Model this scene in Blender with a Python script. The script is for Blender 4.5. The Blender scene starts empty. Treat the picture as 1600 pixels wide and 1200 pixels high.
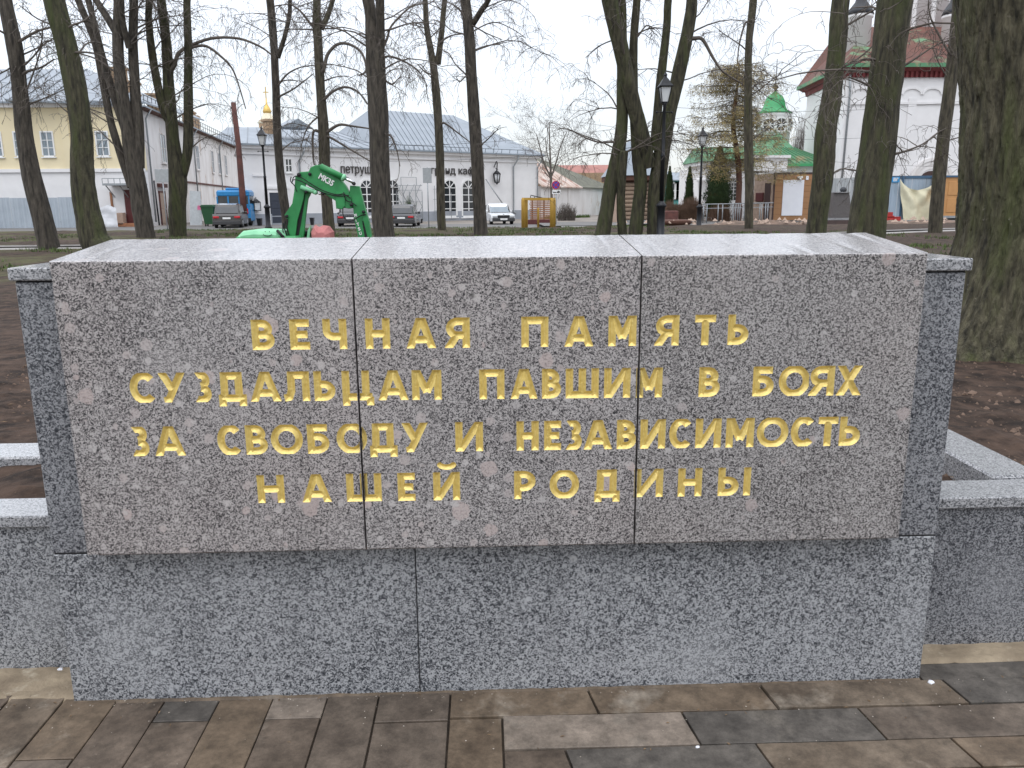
import bpy, math, random
import numpy as np
from mathutils import Vector, Matrix, noise
random.seed(7); rng = np.random.default_rng(7)
SC = bpy.context.scene; COL = SC.collection
rad = math.radians; PI = math.pi

# ------------------------------------------------------------------ camera
F_, CX, CD, YAW, PITCH, ROLL = 1266.14, -.0195, 2.4412, .0328, .2206, -.0078
cyw, syw, cp, sp, cr, sr = math.cos(YAW), math.sin(YAW), math.cos(PITCH), math.sin(PITCH), math.cos(ROLL), math.sin(ROLL)
fw = Vector((syw*cp, cyw*cp, -sp)); rt0 = Vector((cyw, -syw, 0)); up0 = rt0.cross(fw)
rt = cr*rt0 + sr*up0; up = -sr*rt0 + cr*up0
CAM = Vector((CX, -CD, 1.6))
cam = bpy.data.cameras.new('camera'); co = bpy.data.objects.new('camera', cam); COL.objects.link(co)
co.matrix_world = Matrix.Translation(CAM) @ Matrix((rt, up, -fw)).transposed().to_4x4()
cam.sensor_width = 36; cam.lens = F_/1600*36; cam.clip_start = .05; cam.clip_end = 3000
cam.dof.use_dof = False
SC.camera = co
def ray(px, py): return fw + rt*((px-800)/F_) - up*((py-600)/F_)
def P(px, py, Y):                      # the point at world depth y = Y seen at a photo pixel
    d = ray(px, py); return CAM + d*((Y-CAM.y)/d.y)
def G(px, py, z=0.):                   # the point at height z seen at a photo pixel
    d = ray(px, py); return CAM + d*((z-CAM.z)/d.z)

# ------------------------------------------------------------------ world, sun, exposure
W = bpy.data.worlds.new('World'); SC.world = W; W.use_nodes = True
nt = W.node_tree; nt.nodes.clear()
def N(t, typ, **k):
    n = t.nodes.new(typ)
    for a, b in k.items(): setattr(n, a, b)
    return n
SUN_EL, SUN_AZ = rad(52), rad(-60)
out = N(nt, 'ShaderNodeOutputWorld'); bg = N(nt, 'ShaderNodeBackground'); bg2 = N(nt, 'ShaderNodeBackground')
sky = N(nt, 'ShaderNodeTexSky', sky_type='NISHITA', sun_disc=False, sun_elevation=SUN_EL, sun_rotation=SUN_AZ)
nt.links.new(sky.outputs[0], bg2.inputs[0]); bg2.inputs[1].default_value = .05
tc = N(nt, 'ShaderNodeTexCoord'); sx = N(nt, 'ShaderNodeSeparateXYZ'); nt.links.new(tc.outputs['Generated'], sx.inputs[0])
rp = N(nt, 'ShaderNodeMapRange'); nt.links.new(sx.outputs[2], rp.inputs[0])
rp.inputs[1].default_value = 0; rp.inputs[2].default_value = 1; rp.inputs[3].default_value = .67; rp.inputs[4].default_value = 2.35
nz = N(nt, 'ShaderNodeTexNoise'); nz.inputs['Scale'].default_value = 3.2; nz.inputs['Detail'].default_value = 5
mp = N(nt, 'ShaderNodeMapping'); mp.inputs['Scale'].default_value = (1, 1, 3.5)
nt.links.new(tc.outputs['Generated'], mp.inputs[0]); nt.links.new(mp.outputs[0], nz.inputs['Vector'])
cr_ = N(nt, 'ShaderNodeMapRange'); nt.links.new(nz.outputs[0], cr_.inputs[0])
cr_.inputs[1].default_value = .3; cr_.inputs[2].default_value = .7; cr_.inputs[3].default_value = .91; cr_.inputs[4].default_value = 1.05
mu = N(nt, 'ShaderNodeMath', operation='MULTIPLY'); nt.links.new(rp.outputs[0], mu.inputs[0]); nt.links.new(cr_.outputs[0], mu.inputs[1])
bg.inputs[0].default_value = (.945, .96, 1, 1); nt.links.new(mu.outputs[0], bg.inputs[1])
ad = N(nt, 'ShaderNodeAddShader'); nt.links.new(bg.outputs[0], ad.inputs[0]); nt.links.new(bg2.outputs[0], ad.inputs[1])
nt.links.new(ad.outputs[0], out.inputs[0])
sl_ = bpy.data.lights.new('sun', 'SUN'); sl_.energy = .5; sl_.angle = rad(25); sl_.color = (1, .97, .93)
so = bpy.data.objects.new('sun', sl_); COL.objects.link(so)
so.rotation_euler = (PI/2-SUN_EL, 0, rad(-20))
SC.view_settings.view_transform = 'Standard'; SC.view_settings.look = 'None'
SC.view_settings.exposure = 0; SC.view_settings.gamma = 1; SC.view_settings.use_curve_mapping = False
SC.render.engine = 'CYCLES'; SC.cycles.max_bounces = 6; SC.cycles.use_denoising = True

# ------------------------------------------------------------------ materials
def mat(name, c1, c2=None, scale=6, rough=.8, metal=0, bump=0, bscale=None, stretch=(1,1,1), spec=.5, c3=None, s3=1.2, t3=.6, detail=5, alpha=None, soft3=.12, bdist=.02):
    m = bpy.data.materials.new(name); m.use_nodes = True; t = m.node_tree; b = t.nodes['Principled BSDF']
    b.inputs['Roughness'].default_value = rough; b.inputs['Metallic'].default_value = metal
    b.inputs['Specular IOR Level'].default_value = spec
    tcn = N(t, 'ShaderNodeTexCoord'); mpn = N(t, 'ShaderNodeMapping'); mpn.inputs['Scale'].default_value = stretch
    t.links.new(tcn.outputs['Object'], mpn.inputs[0])
    c2 = c2 or tuple(x*.82 for x in c1)
    n = N(t, 'ShaderNodeTexNoise'); n.inputs['Scale'].default_value = scale; n.inputs['Detail'].default_value = detail
    t.links.new(mpn.outputs[0], n.inputs['Vector'])
    r = N(t, 'ShaderNodeValToRGB'); r.color_ramp.elements[0].position = .32; r.color_ramp.elements[1].position = .68
    r.color_ramp.elements[0].color = (*c2, 1); r.color_ramp.elements[1].color = (*c1, 1)
    t.links.new(n.outputs[0], r.inputs[0]); col = r.outputs[0]
    if c3:
        n3 = N(t, 'ShaderNodeTexNoise'); n3.inputs['Scale'].default_value = s3; n3.inputs['Detail'].default_value = 7; n3.inputs['Roughness'].default_value = .65
        t.links.new(mpn.outputs[0], n3.inputs['Vector'])
        q = N(t, 'ShaderNodeMapRange'); q.inputs[1].default_value = t3; q.inputs[2].default_value = t3+soft3
        t.links.new(n3.outputs[0], q.inputs[0])
        mx = N(t, 'ShaderNodeMix', data_type='RGBA'); t.links.new(q.outputs[0], mx.inputs[0])
        t.links.new(col, mx.inputs[6]); mx.inputs[7].default_value = (*c3, 1); col = mx.outputs[2]
    t.links.new(col, b.inputs['Base Color'])
    if bump:
        nb = N(t, 'ShaderNodeTexNoise'); nb.inputs['Scale'].default_value = bscale or scale*3; nb.inputs['Detail'].default_value = 6
        t.links.new(mpn.outputs[0], nb.inputs['Vector'])
        bp = N(t, 'ShaderNodeBump'); bp.inputs['Strength'].default_value = bump; bp.inputs['Distance'].default_value = bdist
        t.links.new(nb.outputs[0], bp.inputs['Height']); t.links.new(bp.outputs[0], b.inputs['Normal'])
    return m

def granite(name, dark, mid, light, pheno, pamt, rough=.42, scale=235, patch=None, pth=.30, tops=(.47,.47,.48)):
    m = bpy.data.materials.new(name); m.use_nodes = True; t = m.node_tree; b = t.nodes['Principled BSDF']
    L = t.links.new
    tcn = N(t, 'ShaderNodeTexCoord'); o = tcn.outputs['Object']
    # wandering crystal grains
    w = N(t, 'ShaderNodeTexNoise'); w.inputs['Scale'].default_value = 60; w.inputs['Detail'].default_value = 2; L(o, w.inputs['Vector'])
    wm = N(t, 'ShaderNodeVectorMath', operation='SCALE'); wm.inputs['Scale'].default_value = .012; L(w.outputs['Color'], wm.inputs[0])
    wa = N(t, 'ShaderNodeVectorMath', operation='ADD'); L(o, wa.inputs[0]); L(wm.outputs[0], wa.inputs[1])
    v = N(t, 'ShaderNodeTexVoronoi', feature='F1'); v.inputs['Scale'].default_value = scale; L(wa.outputs[0], v.inputs['Vector'])
    sp_ = N(t, 'ShaderNodeSeparateColor'); L(v.outputs['Color'], sp_.inputs[0])
    n = N(t, 'ShaderNodeTexNoise'); n.inputs['Scale'].default_value = scale*.50; n.inputs['Detail'].default_value = 3; n.inputs['Roughness'].default_value = .6; L(wa.outputs[0], n.inputs['Vector'])
    # cluster grains: random cell value pulled about by a noise
    ma = N(t, 'ShaderNodeMath', operation='MULTIPLY_ADD'); L(n.outputs[0], ma.inputs[0]); ma.inputs[1].default_value = 1.35; ma.inputs[2].default_value = -.675
    sm = N(t, 'ShaderNodeMath', operation='MULTIPLY_ADD'); L(sp_.outputs[0], sm.inputs[0]); sm.inputs[1].default_value = .72; L(ma.outputs[0], sm.inputs[2])
    big = N(t, 'ShaderNodeTexNoise'); big.inputs['Scale'].default_value = 3.0; big.inputs['Detail'].default_value = 5; L(o, big.inputs['Vector'])
    bm_ = N(t, 'ShaderNodeMath', operation='MULTIPLY_ADD'); L(big.outputs[0], bm_.inputs[0]); bm_.inputs[1].default_value = .30; bm_.inputs[2].default_value = -.01
    s2 = N(t, 'ShaderNodeMath', operation='ADD'); L(sm.outputs[0], s2.inputs[0]); L(bm_.outputs[0], s2.inputs[1])
    r = N(t, 'ShaderNodeValToRGB'); e = r.color_ramp.elements; e[0].position = .16; e[0].color = (*dark, 1)
    e[1].position = .40; e[1].color = (*mid, 1); x = e.new(.72); x.color = (*light, 1); L(s2.outputs[0], r.inputs[0])
    col = r.outputs[0]
    def blobs(sc, th, soft, colr, amt, warp=.006, ringy=True):
        nonlocal col
        w2 = N(t, 'ShaderNodeTexNoise'); w2.inputs['Scale'].default_value = sc*3; w2.inputs['Detail'].default_value = 3; L(o, w2.inputs['Vector'])
        q2 = N(t, 'ShaderNodeVectorMath', operation='SCALE'); q2.inputs['Scale'].default_value = warp*4; L(w2.outputs['Color'], q2.inputs[0])
        a2 = N(t, 'ShaderNodeVectorMath', operation='ADD'); L(o, a2.inputs[0]); L(q2.outputs[0], a2.inputs[1])
        v2 = N(t, 'ShaderNodeTexVoronoi', feature='F1'); v2.inputs['Scale'].default_value = sc; L(a2.outputs[0], v2.inputs['Vector'])
        s = N(t, 'ShaderNodeSeparateColor'); L(v2.outputs['Color'], s.inputs[0])
        # radius differs from cell to cell, most cells carry none
        rr = N(t, 'ShaderNodeMapRange'); rr.inputs[1].default_value = 1-amt; rr.inputs[2].default_value = 1; rr.inputs[3].default_value = -.15; rr.inputs[4].default_value = th
        rr.clamp = False; L(s.outputs[0], rr.inputs[0])
        d = N(t, 'ShaderNodeMath', operation='SUBTRACT'); L(rr.outputs[0], d.inputs[0]); L(v2.outputs['Distance'], d.inputs[1])
        k = N(t, 'ShaderNodeMapRange'); k.inputs[1].default_value = 0; k.inputs[2].default_value = soft; k.inputs[4].default_value = .92; L(d.outputs[0], k.inputs[0])
        kk = N(t, 'ShaderNodeMath', operation='MULTIPLY'); L(k.outputs[0], kk.inputs[0])
        nn = N(t, 'ShaderNodeMapRange'); nn.inputs[1].default_value = .3; nn.inputs[2].default_value = .6; nn.inputs[3].default_value = .45; L(n.outputs[0], nn.inputs[0]); L(nn.outputs[0], kk.inputs[1])
        mx = N(t, 'ShaderNodeMix', data_type='RGBA'); L(kk.outputs[0], mx.inputs[0]); L(col, mx.inputs[6]); mx.inputs[7].default_value = (*colr, 1)
        col = mx.outputs[2]
    blobs(11, pth*.85, .03, pheno, pamt*.72)
    blobs(19, pth*.85, .05, tuple((a+b_)/2 for a, b_ in zip(pheno, light)), pamt*.8, .003)
    blobs(26, pth*.95, .08, tuple(min(1, c*1.12) for c in light), pamt*.8, .002)
    blobs(21, pth*.6, .12, tuple(c*.45 for c in mid), pamt*.25, .004)
    if patch:
        n5 = N(t, 'ShaderNodeTexNoise'); n5.inputs['Scale'].default_value = 1.6; n5.inputs['Detail'].default_value = 6; L(o, n5.inputs['Vector'])
        k5 = N(t, 'ShaderNodeMapRange'); k5.inputs[1].default_value = .45; k5.inputs[2].default_value = .75; k5.inputs[4].default_value = .5; L(n5.outputs[0], k5.inputs[0])
        mx = N(t, 'ShaderNodeMix', data_type='RGBA'); mx.blend_type = 'MULTIPLY'; L(k5.outputs[0], mx.inputs[0]); L(col, mx.inputs[6]); mx.inputs[7].default_value = (*patch, 1); col = mx.outputs[2]
    # pale lime bloom in cloudy patches and faint run-off streaks down the face
    for sc_, st_, lo, hi, am, cc in ((2.2, (1,1,1), .56, .78, .34, tuple(min(1, c*1.15) for c in light)), (7, (1,1,.12), .58, .78, .28, tuple(c*.55 for c in mid))):
        mp7 = N(t, 'ShaderNodeMapping'); mp7.inputs['Scale'].default_value = st_; L(o, mp7.inputs[0])
        n7 = N(t, 'ShaderNodeTexNoise'); n7.inputs['Scale'].default_value = sc_; n7.inputs['Detail'].default_value = 5; L(mp7.outputs[0], n7.inputs['Vector'])
        k7 = N(t, 'ShaderNodeMapRange'); k7.inputs[1].default_value = lo; k7.inputs[2].default_value = hi; k7.inputs[4].default_value = am; L(n7.outputs[0], k7.inputs[0])
        mx = N(t, 'ShaderNodeMix', data_type='RGBA'); L(k7.outputs[0], mx.inputs[0]); L(col, mx.inputs[6]); mx.inputs[7].default_value = (*cc, 1); col = mx.outputs[2]
    # upward faces: light dust and a painted-in sky reflection pale the colour; polish smoother
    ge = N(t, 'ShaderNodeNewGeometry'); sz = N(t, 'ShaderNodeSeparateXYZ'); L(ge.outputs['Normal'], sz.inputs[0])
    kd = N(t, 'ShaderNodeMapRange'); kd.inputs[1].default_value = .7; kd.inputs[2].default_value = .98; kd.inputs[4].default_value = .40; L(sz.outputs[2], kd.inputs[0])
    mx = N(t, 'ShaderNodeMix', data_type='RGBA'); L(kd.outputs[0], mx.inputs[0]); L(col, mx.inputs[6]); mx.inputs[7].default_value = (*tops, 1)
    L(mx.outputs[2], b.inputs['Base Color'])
    kr = N(t, 'ShaderNodeMapRange'); kr.inputs[1].default_value = .7; kr.inputs[2].default_value = .98; kr.inputs[3].default_value = rough; kr.inputs[4].default_value = .16; L(sz.outputs[2], kr.inputs[0])
    L(kr.outputs[0], b.inputs['Roughness'])
    bp = N(t, 'ShaderNodeBump'); bp.inputs['Strength'].default_value = .12; bp.inputs['Distance'].default_value = .002
    L(s2.outputs[0], bp.inputs['Height']); L(bp.outputs[0], b.inputs['Normal'])
    return m

M = {}
M['slab'] = granite('warm granite', (.020,.019,.022), (.170,.158,.157), (.45,.425,.415), (.48,.405,.385), .80, patch=(.94,.86,.83), pth=.42, scale=300)
M['slab_plain'] = granite('fine warm granite', (.026,.024,.026), (.168,.157,.154), (.42,.40,.39), (.42,.36,.345), .30, patch=(.95,.88,.85), pth=.36, scale=300)
M['base'] = granite('cool granite', (.026,.030,.038), (.150,.155,.166), (.39,.398,.41), (.44,.44,.44), .25, pth=.32, scale=222)
M['pillar'] = granite('dark granite', (.018,.021,.029), (.10,.104,.116), (.30,.305,.318), (.33,.33,.34), .10, pth=.2, scale=240)
M['cap'] = granite('grey cap granite', (.05,.052,.058), (.20,.205,.215), (.42,.42,.43), (.5,.5,.5), .06, pth=.2, tops=(.36,.37,.375))
M['gold'] = mat('gold leaf', (.86,.68,.25), (.72,.55,.17), 90, rough=.36, metal=.42, bump=.5, bscale=260, bdist=.003)
M['joint'] = mat('dark joint', (.02,.02,.022), rough=.9)
M['soil'] = mat('soil', (.085,.055,.038), (.035,.022,.016), 9, rough=.95, bump=.9, bscale=40, c3=(.13,.095,.07), s3=6, t3=.62)
def bark(name, c1, c2, moss, mt, sc=1., lich=True):
    m = mat(name, c1, c2, 9*sc, rough=.95, bump=1., bscale=22*sc, stretch=(1.6,1.6,.30), c3=moss, s3=2.3*sc, t3=mt, soft3=.22, bdist=.05)
    if lich:
        t = m.node_tree; b = t.nodes['Principled BSDF']; src = b.inputs['Base Color'].links[0].from_socket
        tcn = N(t, 'ShaderNodeTexCoord'); n = N(t, 'ShaderNodeTexNoise'); n.inputs['Scale'].default_value = 7*sc; n.inputs['Detail'].default_value = 8; n.inputs['Roughness'].default_value = .75
        t.links.new(tcn.outputs['Object'], n.inputs['Vector'])
        k = N(t, 'ShaderNodeMapRange'); k.inputs[1].default_value = .63; k.inputs[2].default_value = .70; k.inputs[4].default_value = .6; t.links.new(n.outputs[0], k.inputs[0])
        mx = N(t, 'ShaderNodeMix', data_type='RGBA'); t.links.new(k.outputs[0], mx.inputs[0]); t.links.new(src, mx.inputs[6]); mx.inputs[7].default_value = (.33,.31,.25,1) if sc > 1.2 else (.17,.16,.12,1)
        t.links.new(mx.outputs[2], b.inputs['Base Color'])
    return m
M['bark'] = bark('bark', (.115,.100,.070), (.030,.026,.019), (.055,.058,.022), .52)
M['bark_green'] = bark('mossy bark', (.090,.082,.050), (.022,.020,.013), (.054,.066,.020), .46)
M['bark_dark'] = bark('dark bark', (.105,.090,.072), (.028,.024,.020), (.050,.050,.026), .58)
M['bark_big'] = bark('old bark', (.145,.130,.082), (.020,.018,.011), (.075,.084,.030), .47, 1.6)
M['twig'] = mat('twig', (.135,.115,.098), (.085,.070,.060), 3, rough=.9)
M['white_wall'] = mat('white lime plaster', (.80,.79,.79), (.74,.73,.73), 1.2, rough=.9, bump=.25, bscale=5, c3=(.62,.60,.58), s3=1.1, t3=.66)
M['old_wall'] = mat('peeling lime plaster', (.76,.74,.73), (.64,.61,.59), .9, rough=.9, bump=.4, bscale=4, stretch=(1,1,.45), c3=(.42,.30,.22), s3=.55, t3=.60, soft3=.08)
M['yellow_wall'] = mat('cream yellow plaster', (.78,.68,.46), (.73,.635,.43), .6, rough=.9, bump=.15, bscale=4, c3=(.70,.62,.44), s3=.8, t3=.6)
M['plinth'] = mat('grey plinth', (.34,.36,.40), (.29,.31,.34), 1.5, rough=.9)
M['roof_metal'] = mat('galvanised roof', (.27,.305,.345), (.22,.255,.29), .7, rough=.5, metal=.2, stretch=(1,1,1), c3=(.21,.225,.24), s3=.6, t3=.6)
M['seam'] = mat('roof seam', (.17,.19,.215), rough=.5, metal=.2)
M['glass'] = mat('window glass', (.035,.04,.045), (.02,.023,.026), 2, rough=.08, spec=.8)
M['glass_pale'] = mat('pale window glass', (.26,.31,.35), (.16,.2,.23), 1.3, rough=.12, spec=.7)
M['white_paint'] = mat('white paint', (.80,.80,.79), (.74,.74,.73), 3, rough=.5)
M['cream_trim'] = mat('cream trim', (.74,.68,.52), rough=.8)
M['navy'] = mat('navy door', (.035,.043,.065), rough=.5)
M['black_iron'] = mat('black iron', (.014,.015,.02), (.01,.011,.013), 12, rough=.42, metal=.3)
M['lamp_glass'] = mat('frosted lamp glass', (.70,.72,.73), (.6,.62,.64), 4, rough=.15)
M['rust'] = mat('rusty pipe', (.14,.055,.045), (.08,.035,.03), 3, rough=.9, c3=(.05,.04,.04), s3=1, t3=.55)
M['brick_chim'] = mat('chimney brick', (.42,.30,.19), (.30,.2,.13), 6, rough=.95)
M['rust_roof'] = mat('rusty white roof', (.60,.53,.48), (.36,.24,.18), 1.4, rough=.7, stretch=(.3,1,1), c3=(.24,.09,.05), s3=1.1, t3=.50)
M['felt'] = mat('mossy slate roof', (.17,.17,.13), (.11,.11,.09), 2, rough=.95)
M['red_roof'] = mat('faded red metal roof', (.36,.16,.13), (.27,.12,.10), .9, rough=.7)
M['church_roof'] = mat('patched church roof', (.15,.055,.038), (.10,.042,.03), .7, rough=.8, c3=(.12,.30,.16), s3=.35, t3=.56)
M['cornice_red'] = mat('red cornice', (.18,.035,.035), (.12,.022,.022), 2, rough=.8)
M['green_roof'] = mat('green painted roof', (.10,.27,.14), (.07,.20,.10), .8, rough=.6, c3=(.26,.25,.14), s3=.7, t3=.54)
M['green_dome'] = mat('green dome paint', (.06,.36,.14), (.04,.28,.10), 1.2, rough=.5)
M['exc'] = mat('green machine paint', (.032,.27,.080), (.020,.19,.055), 4, rough=.42, c3=(.06,.05,.03), s3=5, t3=.66)
M['exc_pale'] = mat('faded pale green paint', (.26,.62,.36), (.20,.53,.30), 4, rough=.5)
M['rubber'] = mat('black rubber', (.012,.012,.013), rough=.7)
M['chrome'] = mat('chrome rod', (.75,.75,.77), rough=.15, metal=1)
M['pink'] = mat('pink cloth', (.55,.21,.20), (.46,.16,.16), 5, rough=.8, bump=.3, bscale=9)
M['slat_wood'] = mat('orange brown board', (.36,.17,.09), (.26,.12,.06), 4, rough=.8)
M['yellow_paint'] = mat('ochre painted timber', (.55,.34,.06), (.46,.27,.05), 4, rough=.7)
M['log'] = mat('weathered logs', (.30,.22,.16), (.18,.13,.095), 3, rough=.9, stretch=(.3,1,1), bump=.4, bscale=12)
M['log_dark'] = mat('dark brown eave', (.10,.045,.03), rough=.9)
M['teal'] = mat('teal boards', (.10,.36,.34), (.07,.27,.26), 2, rough=.8)
M['redbrown'] = mat('red brown boards', (.26,.085,.04), rough=.8)
M['kiosk'] = mat('brown cladding', (.36,.185,.085), (.31,.16,.07), 1.5, rough=.6)
M['kiosk_side'] = mat('tan block cladding', (.44,.33,.26), (.38,.28,.22), 3, rough=.9)
M['dark_brown'] = mat('dark brown paint', (.06,.03,.025), rough=.6)
M['maroon'] = mat('maroon paint', (.10,.02,.02), rough=.6)
M['paper'] = mat('white paper', (.78,.79,.83), (.74,.75,.8), 2, rough=.8)
M['steel'] = mat('grey steel rail', (.36,.38,.40), (.28,.3,.31), 8, rough=.45, metal=.5)
M['hoard_grey'] = mat('grey hoarding sheet', (.42,.44,.45), (.38,.40,.41), 1.5, rough=.6)
M['hoard_blue'] = mat('blue hoarding rail', (.055,.12,.20), rough=.6)
M['hoard_pale'] = mat('pale blue hoarding sheet', (.36,.44,.52), (.32,.40,.48), 1.2, rough=.6)
M['sign_blue'] = mat('bright blue notice', (.03,.30,.62), rough=.5)
M['cloth'] = mat('cream cloth', (.68,.65,.48), (.60,.57,.41), 2.5, rough=.9, bump=.2, bscale=8)
M['kiosk_orange'] = mat('orange brown door board', (.52,.27,.10), (.46,.23,.085), 2, rough=.6)
M['fence_metal'] = mat('pale corrugated sheet', (.44,.49,.54), (.38,.43,.48), 1.1, rough=.45, metal=.2)
M['tarp'] = mat('white tarpaulin', (.70,.71,.74), (.63,.64,.67), 2, rough=.6, bump=.6, bscale=3, bdist=.08)
M['bin_green'] = mat('dark green bin', (.02,.09,.035), rough=.5)
M['bus_blue'] = mat('blue bus paint', (.02,.22,.50), rough=.35)
M['needle'] = mat('old larch needles', (.30,.22,.09), (.16,.14,.05), 2, rough=.9)
M['thuja'] = mat('thuja leaf', (.035,.065,.018), (.018,.036,.010), 2, rough=.9, c3=(.085,.065,.02), s3=.9, t3=.58)
M['shrub'] = mat('brown bare shrub', (.20,.12,.08), (.12,.075,.05), 3, rough=.9)
M['grass'] = mat('grass blades', (.075,.12,.022), (.05,.085,.018), 1, rough=.8, c3=(.13,.10,.045), s3=.8, t3=.55)
M['path'] = mat('concrete path', (.36,.345,.33), (.29,.275,.26), 2, rough=.9, bump=.2, bscale=20)
M['asphalt'] = mat('damp asphalt', (.155,.15,.145), (.11,.105,.10), 1.2, rough=.8, bump=.2, bscale=30)
M['stone_step'] = mat('stone step', (.34,.33,.32), (.24,.24,.235), 3, rough=.85)
M['mortar'] = mat('mortar bedding', (.36,.29,.20), (.20,.155,.105), 7, rough=.85, bump=.6, bscale=22, c3=(.42,.36,.27), s3=9, t3=.57)
M['grout'] = mat('paving joint grit', (.060,.044,.031), (.018,.014,.010), 14, rough=.95)
M['gold_metal'] = mat('gilt cross', (.70,.48,.15), rough=.4, metal=.7)
M['dirt_mound'] = mat('dug earth', (.20,.135,.10), (.09,.06,.042), 2.5, rough=.95, bump=.8, bscale=9, bdist=.1)
M['pebble'] = mat('pale grit', (.55,.50,.43), (.3,.25,.2), 40, rough=.9)
M['red_plastic'] = mat('red plastic', (.50,.04,.035), rough=.4)
M['sign_red'] = mat('sign red', (.55,.02,.03), rough=.4)
M['sign_navy'] = mat('sign blue', (.06,.06,.50), rough=.4)
M['shrine'] = mat('dome slate', (.035,.038,.045), rough=.5)
M['pink_mark'] = mat('pink sticker', (.65,.15,.30), rough=.5)
M['text_dark'] = mat('dark bronze lettering', (.045,.038,.036), rough=.6)
M['plaque'] = mat('dull grey sign back', (.40,.42,.43), rough=.5, metal=.3)
M['dull_granite'] = mat('dark monument granite', (.10,.088,.085), (.065,.057,.055), 20, rough=.35)
M['brown_stone'] = mat('brown monument plinth', (.085,.055,.05), (.055,.037,.033), 3, rough=.5)
def paint(name, c, rough=.25):
    m = mat(name, c, tuple(x*.9 for x in c), 2, rough=rough); m.node_tree.nodes['Principled BSDF'].inputs['Coat Weight'].default_value = .5; return m
M['car_grey'] = paint('graphite car paint', (.045,.040,.038)); M['car_black'] = paint('black car paint', (.014,.015,.018)); M['car_dark'] = paint('dark grey car paint', (.05,.052,.058))
M['car_white'] = paint('white car paint', (.72,.73,.74)); M['tail'] = mat('red tail lamp', (.50,.02,.03), rough=.2); M['head'] = mat('clear headlamp', (.6,.62,.63), rough=.1)
M['tyre'] = mat('tyre', (.015,.015,.015), rough=.85); M['rim'] = mat('alloy rim', (.32,.33,.34), rough=.35, metal=.6)
M['bumper'] = mat('grey bumper plastic', (.045,.045,.047), rough=.5)

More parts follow.
